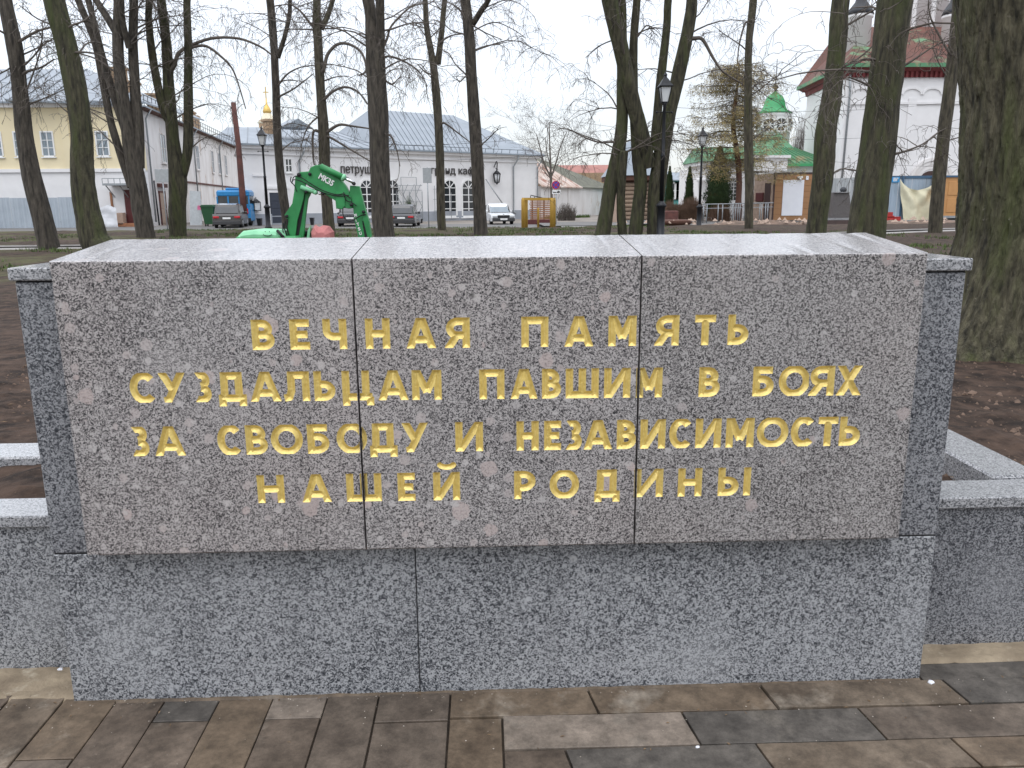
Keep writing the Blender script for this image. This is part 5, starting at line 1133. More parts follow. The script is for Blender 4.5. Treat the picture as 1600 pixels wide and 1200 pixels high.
# brown kiosk with white notice board
KYY = 60.; a_, b_, c_ = P(1208,300,KYY).x, P(1290,300,KYY).x, P(1178,300,KYY+3.2)
T = thing('kiosk', 'brown clad kiosk with tan side wall and large white notice sheet', 'kiosk', (a_+2, KYY+1, 0)); zt_ = P(1240,270,KYY).z
n = 8
for i in range(n): z0_ = .1+(zt_-.2)*i/n; boxm(None, a_+.12, b_, KYY, KYY+.08, z0_+.006, z0_+(zt_-.2)/n-.006, b=.008).build('plank', 'kiosk', T)
boxm(None, a_+.13, b_, KYY+.05, KYY+3.2, .1, zt_-.1).build('core', 'dark_brown', T)
mb = MB(); mb.box(a_, a_+.12, KYY-.03, KYY+.1, 0, zt_); mb.box(a_, b_+.1, KYY-.035, KYY+.1, zt_-.1, zt_+.03); mb.build('frame', 'dark_brown', T)
mb = MB(); mb.add([(a_,KYY+.02,0),(c_.x,c_.y,0),(c_.x,c_.y,zt_-.05),(a_,KYY+.02,zt_-.02),(a_+.2,KYY+.1,0),(c_.x+.2,c_.y+.1,0),(c_.x+.2,c_.y+.1,zt_-.05),(a_+.2,KYY+.1,zt_-.02)], [(1,0,3,2),(4,5,6,7),(0,4,7,3),(5,1,2,6),(3,7,6,2)]); mb.build('side_wall', 'kiosk_side', T)
Mk, uk, Lk = frame((c_.x, c_.y, 0), (a_, KYY+.02, 0))
for r_ in range(9):
    for k in range(5):
        z = .1+(zt_-.2)*r_/9; x = Lk*k/5+(Lk/10 if r_ % 2 else 0)
        if uk and x+Lk/5 < Lk+.01: boxm(Mk, x+.012, x+Lk/5-.012, -.025, 0, z+.012, z+(zt_-.2)/9-.012, b=.008).build('block', 'kiosk_side', T)
boxm(Mk, uk(1195,310)[0], uk(1204,310)[0], -.05, -.03, .1, uk(1200,286)[1]).build('door', 'dark_brown', T)
boxm(Mk, uk(1183,310)[0], uk(1194,310)[0], -.16, -.03, uk(1188,315)[1], uk(1188,301)[1], b=.03).build('letter_box', 'maroon', T)
q0, q1 = P(1221,337,KYY-.06), P(1257,281,KYY-.06)
sh = boxm(None, q0.x, q1.x, KYY-.05, KYY-.02, q0.z, q1.z).build('notice_board', 'paper', T)
for i in range(3):
    for j in range(5):
        w_, h_ = (q1.x-q0.x)/3, (q1.z-q0.z)/5; boxm(None, q0.x+w_*i+.015, q0.x+w_*(i+1)-.015, KYY-.056, KYY-.0505, q0.z+h_*j+.015, q0.z+h_*(j+1)-.015).build('sheet', 'paper', sh)
p = P(1249,277,KYY); mb = MB(); mb.box(p.x-.18, p.x+.18, KYY-.25, KYY-.02, p.z-.08, p.z+.06, .02); mb.cyl((p.x,KYY-.2,p.z-.05), (p.x,KYY-.35,p.z-.2), .07); mb.build('lamp', 'white_paint', T)
boxm(None, P(1259,280,KYY).x, P(1263,280,KYY).x, KYY-.05, KYY-.02, P(1260,281,KYY).z, P(1260,275,KYY).z).build('notice', 'paper', T)

# steel railing before the kiosk
T = thing('railing', 'grey steel railing running from the lamp post to the kiosk', 'railing', tuple(P(1150,345,57))); Yr = 57.
a_, b_ = P(1097,323,Yr), P(1208,323,Yr)
mb = MB(); mb.tube([(a_.x,Yr,1.35),(b_.x,Yr,1.42)], .035, 6); mb.build('handrail', 'steel', T); mb = MB(); mb.tube([(a_.x,Yr,1.05),(b_.x,Yr,1.12)], .025, 6); mb.build('middle_rail', 'steel', T)
for px in (1099, 1104.5, 1122, 1129, 1145, 1149.5, 1153, 1156, 1163, 1166, 1187, 1190, 1196, 1199.5): x = P(px,330,Yr).x; mb = MB(); mb.cyl((x,Yr,0), (x,Yr,1.4), .035, n=6); mb.build('post', 'steel', T)

# granite monument with a dark urn
MY = 40.; T = thing('granite_monument', 'dark grey tapered granite monument topped by a small black ball on brown plinth', 'monument', tuple(P(1315,370,MY)))
def tap(px0, px1, pyb, qx0, qx1, pyt, d, m, name, cx_=None):
    a0, a1, b0, b1 = P(px0,pyb,MY), P(px1,pyb,MY), P(qx0,pyt,MY), P(qx1,pyt,MY); mb = MB(); h_ = (a1.x-a0.x)/2; g_ = (b1.x-b0.x)/2
    mb.prism_z([(a0.x,MY),(a1.x,MY),(a1.x,MY+2*h_),(a0.x,MY+2*h_)], a0.z, b0.z, [(b0.x,MY+h_-g_),(b1.x,MY+h_-g_),(b1.x,MY+h_+g_),(b0.x,MY+h_+g_)]); return mb.build(name, m, T)
tap(1295,1332,368,1295,1332,344,0,'brown_stone','plinth'); tap(1294,1333,344,1294,1333,340.5,0,'cap','plinth_course'); tap(1298,1331,340.3,1304,1329,301.5,0,'dull_granite','shaft'); tap(1305,1329,301.3,1305,1329,300,0,'cap','shaft_cap')
p = P(1317,296,MY+.6); mb = MB(); mb.lathe((p.x,MY+.55,p.z-.13), [(.03,-.05),(.12,.0),(.165,.09),(.165,.15),(.11,.24),(.02,.27)], 12); mb.build('ball', 'shrine', T)

# no-stopping sign, plaques on poles
def disc(c, r, y0, y1, n=24): mb = MB(); mb.prism([(c.x+r*math.cos(2*PI*k/n), c.z+r*math.sin(2*PI*k/n)) for k in range(n)], y0, y1); return mb
SY = 48.; T = thing('road_sign', 'round blue and red no-stopping sign over a white plate on a grey post', 'road sign', tuple(P(868,352,SY))); c = P(868.5,289,SY); r = P(875,289,SY).x-c.x
disc(c, r, SY, SY+.03).build('sign_disc', 'sign_red', T); disc(c, r*.80, SY-.006, SY-.001).build('sign_field', 'sign_navy', T)
mb = MB()
for s in (-1, 1): mb.prism([(c.x+r*.8*math.cos(a_), c.z+s*r*.8*math.sin(a_)) for a_ in (PI/4-.13, PI/4+.13, PI*5/4-.13, PI*5/4+.13)], SY-.012-.002*s, SY-.008-.002*s)
mb.build('cross', 'sign_red', T)
disc(c, r*1.06, SY+.031, SY+.036).build('sign_rim', 'white_paint', T)
q0, q1 = P(862.5,303,SY), P(876,296.5,SY); boxm(None, q0.x, q1.x, SY, SY+.03, q0.z, q1.z).build('plate', 'white_paint', T)
mb = MB(); mb.box(q0.x+.06, q1.x-.28, SY-.01, SY-.002, q0.z+.07, q0.z+.12); mb.prism([(q1.x-.25,q0.z+.07),(q1.x-.05,q0.z+.07),(q1.x-.05,q0.z+.13),(q1.x-.15,q0.z+.18),(q1.x-.25,q0.z+.1)], SY-.01, SY-.002); mb.build('tow_symbol', 'rubber', T)
mb = MB(); mb.cyl((c.x+.02,SY+.06,.0), (c.x+.02,SY+.06,c.z+r), .035); mb.build('post', 'steel', T)
def plaque(px0, px1, py0, py1, pxp, pyb, Y, lab, dark=False):
    T = thing('sign_board', lab, 'sign', tuple(P(pxp,pyb,Y))); a_, b_ = P(px0,py1,Y), P(px1,py0,Y)
    boxm(None, a_.x, b_.x, Y, Y+.03, a_.z, b_.z, b=.01).build('board', 'plaque', T); x = P(pxp,py1,Y).x
    mb = MB(); mb.cyl((x,Y+.06,gh(0,Y) if Y < 44 else 0), (x,Y+.06,b_.z+.03), .035); mb.build('post', 'steel', T)
    boxm(None, a_.x+.05, b_.x-.05, Y+.03, Y+.05, a_.z+.2, a_.z+.26).build('bracket', 'steel', T)
plaque(243,264,264,285,254,352,50,'grey back of a sign board on a pole before the peeling wing')
plaque(661,674,262,286,668,352,50,'grey back of a sign board on a pole before the cafe lettering')
mb = MB(); mb.tube([P(240.5,282,56), P(249,352,56)], .06, 6); single(mb, 'leaning_pole', 'black_iron', 'black pole leaning beside the old brown door of the wing', 'pole')

# ochre timber frame (young-tree guard) and slatted screen
T = thing('timber_frame', 'ochre painted timber frame of posts and top rail on the grass', 'frame', tuple(P(840,372,34))); FY = 34.
for px, Y in ((817.5,FY), (822,FY+1.6), (841,FY+.8), (862,FY), (865.5,FY+1.6)):
    r = .085 if px not in (841,) else .05; zt_ = P(px,310,Y).z if px != 841 else P(px,325,Y).z
    x = P(px,340,Y).x; mb = MB(); mb.tube([(x,Y,.4),(x,Y,zt_-.05),(x,Y,zt_)], [r,r,r*.8], 10); mb.build('post', 'yellow_paint', T)
for (pa, ya), (pb, yb) in (((817.5,FY),(862,FY)), ((822,FY+1.6),(865.5,FY+1.6)), ((817.5,FY),(822,FY+1.6)), ((862,FY),(865.5,FY+1.6))):
    a_, b_ = P(pa,311,ya), P(pb,311,yb); mb = MB(); mb.beam((a_.x,ya,a_.z), (b_.x,yb,b_.z), .11, .11); mb.build('rail', 'yellow_paint', T)
SYY = 58.; T = thing('slat_screen', 'orange-brown horizontal slat screen at the cafe corner', 'screen', tuple(P(850,350,SYY))); a_, b_ = P(828.5,310,SYY), P(869.5,310,SYY); zt_, zb_ = P(850,311,SYY).z, P(850,346,SYY).z; n = 12
for i in range(n): z = zb_+(zt_-zb_)*(i+.1)/n; boxm(None, a_.x-(.02 if i % 3 else .06), b_.x, SYY, SYY+.04, z, z+(zt_-zb_)/n*.62).build('slat', 'slat_wood', T)
for x in (a_.x+.1, (a_.x+b_.x)/2, b_.x-.15): boxm(None, x, x+.1, SYY+.045, SYY+.12, 0, zt_+.1).build('post', 'dark_brown', T)
boxm(None, a_.x-.6, b_.x-.3, SYY-.4, SYY-.05, 0, .35).build('step', 'maroon', T)
mb = MB(); 
for i in range(5): p = P(829+i*6,306+i*1.4,SYY+1); q = P(829+i*6,312,SYY+1); mb.beam(p, q, .05, .05)
mb.beam(P(829,305,SYY+1), P(855,311,SYY+1), .06, .06); single(mb, 'stair_rail', 'black_iron', 'short black stair rail above the slat screen', 'railing')
boxm(None, P(819,300,59).x, P(821.5,300,59).x, 59, 59.2, 0, P(820,301,59).z)
# park steps up to the street
T = thing('park_steps', 'wide stone steps leading from the park up to the street', 'steps', tuple(P(905,368,40))); 
a_, b_ = P(873,360,40).x, P(931,360,40).x
for i in range(4):
    z1_ = P(900,367-4.3*i,38.5+i).z; boxm(None, a_+.1*i, b_+.15*i, 38.5+i*.9, 38.5+(i+1)*.9+.3, z1_-.6, z1_, b=.02).build('step', 'stone_step', T)
p0, p1 = G(800,346,.02), G(1010,346,.02)
mb = MB(); mb.add([(a_-.6,42.2,.34),(b_+1.4,42.2,.34),(18,62,.06),(4,62,.06)], [(0,1,2,3)]); 
structure(mb, 'pavement', 'asphalt')

# ------------------------------------------------------------------ vehicles
def car(name, label, cat, loc, yaw, L, Wd, H, body, kind, paint_m, plate=True, group=None):
    """local: x across, y along (front at -y), z up; profile swept across with tumblehome"""
    T = thing(name, label, cat, loc, group); R_ = Matrix.Translation(loc) @ Matrix.Rotation(yaw, 4, 'Z')
    gz = .20; sh_ = H*.56; hw = Wd/2
    if body == 'hatch': low = [(-L/2,gz+.05),(-L/2-.02,.55),(-L/2+.12,sh_*.86),(-L*.22,sh_*1.0),(L/2-.12,sh_*1.04),(L/2,sh_*.9),(L/2+.01,.45),(L/2-.05,gz+.05)]; top = [(-L*.20,sh_*.99),(-L*.04,H-.04),(L*.18,H),(L*.38,H-.10),(L/2-.16,sh_*1.03)]
    else: low = [(-L/2,gz+.05),(-L/2-.02,.5),(-L/2+.15,sh_*.84),(-L*.20,sh_*.98),(L*.36,sh_*1.02),(L/2-.05,sh_*.98),(L/2,.5),(L/2-.05,gz+.05)]; top = [(-L*.18,sh_*.98),(-L*.02,H-.03),(L*.14,H),(L*.30,sh_*1.3),(L*.37,sh_*1.02)]
    def loft(prof, cols):                   # cols: (x, shrink z, shrink y)
        mb = MB(R_); n = len(prof); yc = sum(p[0] for p in prof)/n; vs = []
        for x, ky, kz, zb_ in cols: vs += [(x, yc+(y-yc)*ky, zb_+(z-zb_)*kz) for y, z in prof]
        fs = [(i*n+k, i*n+(k+1) % n, (i+1)*n+(k+1) % n, (i+1)*n+k) for i in range(len(cols)-1) for k in range(n)]
        fs += [tuple(range(n-1,-1,-1)), tuple(range((len(cols)-1)*n, len(cols)*n))]; mb.add(vs, fs); return mb
    bo = loft(low, [(-hw,.93,.93,gz+.3),(-hw+.03,.97,.985,gz),(-hw*.6,1,1,gz),(hw*.6,1,1,gz),(hw-.03,.97,.985,gz),(hw,.93,.93,gz+.3)]); bo.build('body', paint_m, T)
    tw = hw*.80; ca_ = loft(top, [(-hw*.93,1,.02,sh_*.98),(-tw,.92,.95,sh_*.98),(-tw*.8,.95,1,sh_*.98),(tw*.8,.95,1,sh_*.98),(tw,.92,.95,sh_*.98),(hw*.93,1,.02,sh_*.98)]); ca_.build('cabin', paint_m, T)
    for s in (-1, 1):                       # front and rear glass set proud of the cabin skin
        (y0, z0), (y1, z1) = (top[0], top[1]) if s < 0 else (top[-1], top[-2])
        mb = MB(R_); yc = sum(p[0] for p in top)/5; f = lambda y: yc+(y-yc)*.955
        q = [(-tw*1.02, f(y0)+s*.02, z0+.07*(z1-z0)), (tw*1.02, f(y0)+s*.02, z0+.07*(z1-z0)), (tw*.84, f(y1)+s*.015, z1-.08), (-tw*.84, f(y1)+s*.015, z1-.08)]
        q2 = [(x, y+s*.012, z+.008) for x, y, z in q]; mb.add(q+q2, [(0,1,2,3),(7,6,5,4),(0,4,5,1),(1,5,6,2),(2,6,7,3),(3,7,4,0)])
        mb.build('windscreen' if s < 0 else 'rear_window', 'glass_pale' if s < 0 else 'glass', T)
        for k in range(2):                  # side windows
            ya, yb = (top[0][0]+.35, -.02*L) if k == 0 else (.03*L, top[-2][0]-.05); mb = MB(R_); x = s*(tw+.045)
            mb.add([(s*(hw*.90),ya-.18 if k == 0 else ya,sh_*1.04),(s*(hw*.90),yb,sh_*1.04),(s*(tw+.012),yb,H-.13),(s*(tw+.012),ya+.1,H-.13)], [(0,1,2,3)]); mb.build('side_window', 'glass', T)
    for sx_ in (-1, 1):
        for sy_ in (-1, 1):
            wc = (sx_*(hw-.12), sy_*L*.31, .33); mb = MB(R_ @ Matrix.Translation(wc) @ Matrix.Rotation(PI/2, 4, 'Y')); mb.lathe((0,0,-.11), [(.24,0),(.33,.03),(.335,.11),(.33,.19),(.24,.22)], 16)
            w_ = mb.build('wheel', 'tyre', T); mb = MB(R_ @ Matrix.Translation((sx_*(hw-.01), sy_*L*.31, .33)) @ Matrix.Rotation(PI/2, 4, 'Y')); mb.lathe((0,0,-.02), [(.2,0),(.21,.02),(.06,.03)], 12); mb.build('rim', 'rim', w_)
    e = -L/2; r_ = L/2
    mb = MB(R_); mb.box(-hw*.94, hw*.94, r_-.16, r_+.07, gz+.04, .52, .04); mb.build('bumper', 'bumper', T); mb = MB(R_); mb.box(-hw*.94, hw*.94, e-.09, e+.16, gz+.04, .50, .04); mb.build('bumper', 'bumper', T)
    for s in (-1, 1):
        x0_, x1_ = sorted((s*hw*.50, s*hw*.93)); mb = MB(R_); mb.box(x0_, x1_, r_-.14, r_+.02, sh_*.72, sh_*.88, .03); mb.build('tail_light', 'tail', T)
        mb = MB(R_); mb.box(x0_, x1_, e-.04, e+.1, sh_*.60, sh_*.79, .03); mb.build('headlight', 'head', T)
        mb = MB(R_); mb.box(s*(hw+.03)-.1, s*(hw+.03)+.1, top[0][0]+.3, top[0][0]+.44, sh_*1.0, sh_*1.0+.17, .03); mb.build('mirror', paint_m, T)
    mb = MB(R_); mb.box(-.26, .26, r_+.02, r_+.045, sh_*.66, sh_*.66+.12, .004); mb.build('number_plate', 'white_paint', T)
    mb = MB(R_); mb.box(-.26, .26, e-.125, e-.092, .34, .46, .004); mb.build('number_plate', 'white_paint', T)
    mb = MB(R_); mb.box(-hw*.5, hw*.5, e-.045, e+.02, sh_*.58, sh_*.80, .02); g_ = mb.build('grille', 'rubber', T)
    return T, R_
p = P(362,353,57); car('suv', 'dusty graphite suv seen from behind beside the black lamp post', 'car', (p.x,57,0), PI+.17, 4.7, 1.9, 1.68, 'hatch', 'g', 'car_grey')
p = P(629,352,54); car('parked_car', 'dark grey hatchback seen from behind, right of the thick double trunk', 'car', (p.x,56,0), PI-.03, 4.3, 1.8, 1.52, 'hatch', 'g', 'car_dark')
p = P(543,350,56); car('parked_car', 'black saloon half hidden behind the excavator arm', 'car', (p.x,58,0), PI+.1, 4.6, 1.8, 1.46, 'sedan', 'g', 'car_black')
p = P(778,352,60); TT, RR = car('parked_car', 'white saloon facing the park under the cafe wall', 'car', (p.x,60,0), .18, 4.3, 1.78, 1.54, 'sedan', 'g', 'car_white')
mb = MB(RR); mb.prism([(0,.60),(.06,.69),(0,.78),(-.06,.69)], -2.24, -2.2); mb.build('badge', 'chrome', TT)
# blue bus
BY = 60.; p0, p1 = P(341,345,BY), P(391,345,BY); zt_ = P(365,297,BY).z; L = p1.x-p0.x
T = thing('bus', 'bright blue small bus standing behind the dusty suv', 'bus', ((p0.x+p1.x)/2, BY+1, 0)); Mb = Matrix.Translation((p0.x, BY, 0)) @ Matrix.Rotation(.12, 4, 'Z')
boxm(Mb, 0, L, 0, 6.5, .35, 1.65, b=.08).build('body', 'bus_blue', T); boxm(Mb, .08, L-.08, .05, 6.4, 1.5, zt_-.35, b=.03).build('window_band', 'glass', T)
boxm(Mb, 0, L, 0, 6.5, zt_-.5, zt_, b=.12).build('roof', 'bus_blue', T); boxm(Mb, L*.25, L*.7, .5, 3, zt_-.02, zt_+.18, b=.06).build('hatch', 'bus_blue', T)
for x in (0, L*.33, L*.66, L-.1): boxm(Mb, x, x+.1, -.01, .1, 1.5, zt_-.45).build('window_post', 'bus_blue', T)
for x in (.15, L-.45): boxm(Mb, x, x+.3, -.04, .02, .9, 1.3, b=.02).build('tail_light', 'tail', T)
for x in (.1, L-.35):
    for y in (1.2, 5): mb = MB(Mb @ Matrix.Translation((x+.12, y, .42)) @ Matrix.Rotation(PI/2,4,'Y')); mb.lathe((0,0,-.14), [(.3,0),(.42,.04),(.42,.24),(.3,.28)], 14); mb.build('wheel', 'tyre', T)
boxm(Mb, 0, L, -.07, .1, .3, .6, b=.03).build('bumper', 'rubber', T)
# green wheeled bin
BYY = 60.; a_, b_ = P(318,345,BYY), P(338,345,BYY); T = thing('waste_container', 'dark green wheeled waste container by the peeling wing wall', 'waste container', ((a_.x+b_.x)/2, BYY, 0)); zt_ = P(328,323,BYY).z; x0_, x1_ = a_.x, b_.x
mb = MB(); mb.prism_z([(x0_+.16,BYY-.25),(x1_-.16,BYY-.25),(x1_-.16,BYY+.35),(x0_+.16,BYY+.35)], .18, zt_, [(x0_,BYY-.45),(x1_,BYY-.45),(x1_,BYY+.5),(x0_,BYY+.5)]); mb.build('body', 'bin_green', T)
mb = MB(); mb.prism([(x0_-.05,zt_),(x1_+.05,zt_),(x1_-.1,zt_+.14),(x0_+.1,zt_+.14)], BYY-.5, BYY+.55); mb.build('lid', 'bin_green', T)
for x in (x0_+.2, x1_-.2):
    for y in (-.2, .3): mb = MB(Matrix.Translation((x,BYY+y,.1)) @ Matrix.Rotation(PI/2,4,'Y')); mb.lathe((0,0,-.03), [(.1,0),(.1,.06)], 10); mb.build('wheel', 'tyre', T)
mb = MB(); mb.tube([(x0_-.06,BYY,zt_-.2),(x0_-.1,BYY,zt_-.12),(x0_-.02,BYY,zt_-.06)], .025, 5); mb.build('handle', 'steel', T)

# ------------------------------------------------------------------ excavator
EY = 16.; p = P(440, 372, EY); T = thing('mini_excavator', 'green mini excavator with raised folded arm and pale green bonnet', 'excavator', (p.x, EY, .42))
Q = lambda px, py, dy=0: P(px, py, EY+dy)
def plate(pts, y0, y1, b=.012):
    """thick side-cut box girder from an outline in photo pixels, real depth y0..y1 about the machine's plane"""
    pp = [Q(*q) for q in pts]; mb = MB(); o_ = [(v.x, v.z) for v in pp]; n = len(o_); c = (sum(v[0] for v in o_)/n, sum(v[1] for v in o_)/n)
    inn = [(x+(c[0]-x)*b/max(.02, math.hypot(c[0]-x, c[1]-z)), z+(c[1]-z)*b/max(.02, math.hypot(c[0]-x, c[1]-z))) for x, z in o_]
    ly = [(inn, EY+y0), (o_, EY+y0+b), (o_, EY+y1-b), (inn, EY+y1)]
    vs = [(x, y, z) for ol, y in ly for x, z in ol]; fs = [tuple(range(n)), tuple(range(4*n-1, 3*n-1, -1))]
    for r_ in range(3): fs += [(r_*n+i, (r_+1)*n+i, (r_+1)*n+(i+1) % n, r_*n+(i+1) % n) for i in range(n)]
    mb.add(vs, fs); return mb
# swing post / boom foot (left leg), two side plates with a dark channel between
plate([(447,376),(452,345),(446,336),(458,318),(461,300),(463,276),(470,269),(484,268),(486,277),(479,288),(476,310),(466,345),(462,376)], -.10, -.04).build('boom_foot', 'exc', T)
plate([(474,376),(477,340),(481,310),(487,298),(478,296),(472,300),(470,330),(464,376)], -.02, .10).build('boom_foot', 'exc', T)
plate([(455,376),(463,330),(468,300),(478,298),(474,330),(466,376)], -.03, .08).build('channel', 'rubber', T)
plate([(480,376),(482,360),(486,352),(485,376)], -.09, .06).build('bracket', 'exc_pale', T)
# main arm box girder
arm = plate([(483,276),(484,268),(487,262),(493,259),(502,257.5),(517,265),(530,277),(541,290),(549,306),(552,325),(546,326),(541,325),(527,324),(526,314),(505,301),(485,290),(478,285)], -.13, .11)
arm.build('arm', 'exc', T)
plate([(527,300),(541,303),(541,322),(537,327),(527,326)], -.16, -.12).build('gusset', 'exc', T)
# stick with two flanges
plate([(548,290),(562,291),(569,318),(577,345),(582,376),(572,376),(562,376),(555,345),(552,318),(547,300)], -.10, .10).build('stick', 'exc', T)
plate([(567,330),(573,334),(583,376),(577,376),(569,345)], -.13, -.09).build('stick_flange', 'exc', T)
plate([(567,345),(570,345),(577,376),(572,376)], -.105, -.10).build('channel', 'rubber', T)
def cylinder(a, b, k, r, dy, m='exc'):
    A, B = Q(*a, dy), Q(*b, dy); K = A.lerp(B, k); mb = MB(); mb.cyl(A, K, r, n=12); mb.lathe((0,0,0), [(0.001,0),(0.001,0.001)], 3) if 0 else None; o = mb.build('cylinder_barrel', m, T)
    mb = MB(); mb.cyl(K, B, r*.5, n=10); mb.build('cylinder_rod', 'chrome', o)
    mb = MB(); mb.cyl(K-(B-A).normalized()*.04, K+(B-A).normalized()*.02, r*1.12, n=12); mb.build('gland', 'exc_pale', o)
cylinder((501,260), (553,285.5), .70, .068, -.15); cylinder((470,292), (503,304), .72, .048, -.14, 'exc_pale')
for q, r in (((467,273),.06),((484,272),.05),((553,287),.055),((549,320),.05),((448,338),.05),((568,331),.05),((478,300),.045),((505,303),.04)):
    A = Q(*q, -.18); B = Q(*q, .15); mb = MB(); mb.cyl(A, B, r*.75, n=10); mb.build('pivot_pin', 'rubber', T)
def hose(pts, dy, r=.011): mb = MB(); vs = [Q(*q, dy) for q in pts]; fine = []
def spline(vs, k=5):
    out_ = []
    for i in range(len(vs)-1):
        p0, p1, p2, p3 = vs[max(i-1,0)], vs[i], vs[i+1], vs[min(i+2,len(vs)-1)]
        for j in range(k):
            t = j/k; out_.append(.5*((2*p1)+(p2-p0)*t+(2*p0-5*p1+4*p2-p3)*t*t+(3*p1-p0-3*p2+p3)*t**3))
    out_.append(vs[-1]); return out_
def hose(pts, dy, r=.011): mb = MB(); mb.tube(spline([Q(*q, dy) for q in pts]), r, 5); mb.build('hose', 'rubber', T)
hose([(456,285),(460,276),(470,277),(484,286),(503,297),(525,304),(537,303),(548,310)], -.17)
hose([(456,287),(459,281),(470,283),(486,292),(505,301),(527,306),(545,305)], -.18)
hose([(455,276),(454,283),(460,290),(464,300)], -.16); hose([(500,258),(510,262),(522,272),(533,278)], -.09); hose([(497,257),(508,259),(520,267),(531,273),(536,280)], -.03, .013)
hose([(536,322),(536,336),(543,345),(552,344),(563,337),(572,335)], -.15, .012); hose([(537,300),(540,312),(549,316),(557,322)], -.16)
hose([(446,345),(444,355),(447,365),(452,376)], -.12, .016); hose([(449,342),(448,355),(451,366),(455,376)], -.13, .016); hose([(443,348),(442,360),(446,376)], -.10, .014)
hose([(536,275),(545,279),(552,289)], -.12, .014)
# lettering on the arm and the stick
a_, b_ = Q(497,278,-.141), Q(519,291,-.141); xd = (b_-a_).normalized(); yd = Vector((-xd.z, 0, xd.x)); mb = MB(); put_text(mb, 'MK35', a_, xd, yd, .17, (b_-a_).length, .006, .002); mb.build('lettering', 'white_paint', T)
a_, b_ = Q(552.5,333,-.108), Q(562,368,-.108); yd2 = (a_-b_).normalized(); 
mb = MB()
for i, ch in enumerate('MITSU'):
    o_ = a_.lerp(b_, (i+.9)/5); put_text(mb, ch, o_, Vector((yd2.z,0,-yd2.x)), yd2, .095, .055 if ch != 'I' else .016, .004, .002)
mb.build('lettering', 'white_paint', T)
# bonnet with a hand-drawn smile, turntable, tracks
def hull(sections, m, name, par=T):
    mb = MB(); n = len(sections[0]); vs = [v for s in sections for v in s]; fs = [(i*n+k, i*n+(k+1) % n, (i+1)*n+(k+1) % n, (i+1)*n+k) for i in range(len(sections)-1) for k in range(n)]
    fs += [tuple(range(n-1,-1,-1)), tuple(range((len(sections)-1)*n, len(sections)*n))]; mb.add(vs, fs, False); return mb.build(name, m, par)
zt_ = Q(420,357.5).z; hx0, hx1 = Q(382,372).x, Q(448,372).x
secs = []
for y, k in ((-.52,.0), (-.46,.07), (-.3,.10), (.45,.10), (.6,.04)):
    secs.append([(hx0-.05, EY+y, .85), (hx0-.02, EY+y, zt_-.20+k*.6), (hx0+.08, EY+y, zt_-.13+k), (hx0+.35, EY+y, zt_-.10+k), (hx1-.1, EY+y, zt_-.12+k), (hx1+.02, EY+y, zt_-.2+k*.5), (hx1+.02, EY+y, .85)])
hd_ = hull(secs, 'exc_pale', 'bonnet')
zz = Q(418,366).z; mb = MB(); c = Q(418,364.5,-.53); pts = [Vector((c.x+.10*math.cos(a), EY-.535, c.z-.0+.055*math.sin(a))) for a in [rad(200+14*i) for i in range(11)]]; mb.tube(pts, .007, 5)
for s in (-1, 1): mb.lathe((c.x+s*.045, EY-.535, c.z+.035), [(.002,-.012),(.012,0),(.002,.012)], 6)
mb.build('drawn_smile', 'rubber', hd_)
mb = MB(); mb.tube([Q(433,360,-.5), Q(443,371,-.55)], .035, 6); mb.build('grab_bar', 'rubber', T)
boxm(None, hx0-.05, hx1+.35, EY-.55, EY+.65, .78, .92, b=.04).build('turntable', 'exc', T)
boxm(None, hx0+.3, hx1+.6, EY+.1, EY+.6, .9, 1.02, b=.03).build('floor_plate', 'rubber', T)
for y in (-.62, .52):
    mb = MB(); prof = [(hx0-.1+.17*math.cos(a)*.9, .62+.17*math.sin(a)) for a in [rad(90+22.5*i) for i in range(9)]]+[(hx1+.5+.17*math.cos(a)*.9, .62+.17*math.sin(a)) for a in [rad(-90+22.5*i) for i in range(9)]]
    mb.prism(prof, EY+y, EY+y+.28); o_ = mb.build('track', 'rubber', T)
    for i in range(5): x = hx0+.05+(hx1+.3-hx0)*i/4; mb = MB(); mb.cyl((x,EY+y-.01,.58),(x,EY+y+.29,.58),.09,n=12); mb.build('roller', 'exc', o_)
# faded pink cover thrown over the seat
cvr = MB(); o_ = [(488,376),(486.5,363),(490,356),(491.5,352),(497,355),(506,352.5),(514,354),(521,362),(521,371),(519,376)]
cc = Q(504,370); lay = []
for j, (k, dy) in enumerate(((.45,-.28),(.82,-.2),(1,-.05),(1,.12),(.8,.26),(.4,.32))):
    lay.append([(cc.x+(Q(*q).x-cc.x)*k+.008*fbm(j*2.1,q[0]), EY+dy, cc.z+(Q(*q).z-cc.z)*(k if q[1] < 372 else 1)+.02*fbm(q[0]*.3, j*1.7)) for q in o_])
n = len(o_); cvr.add([v for l in lay for v in l], [(i*n+k, i*n+(k+1) % n, (i+1)*n+(k+1) % n, (i+1)*n+k) for i in range(5) for k in range(n)]+[tuple(range(n-1,-1,-1)), tuple(range(5*n,6*n))])
cvr.box(cc.x-.15, cc.x+.17, EY-.1, EY+.2, .98, cc.z-.02)
single(cvr, 'seat_cover', 'pink', 'faded pink plastic cover bundled on the machine beside the green arm', 'cover')

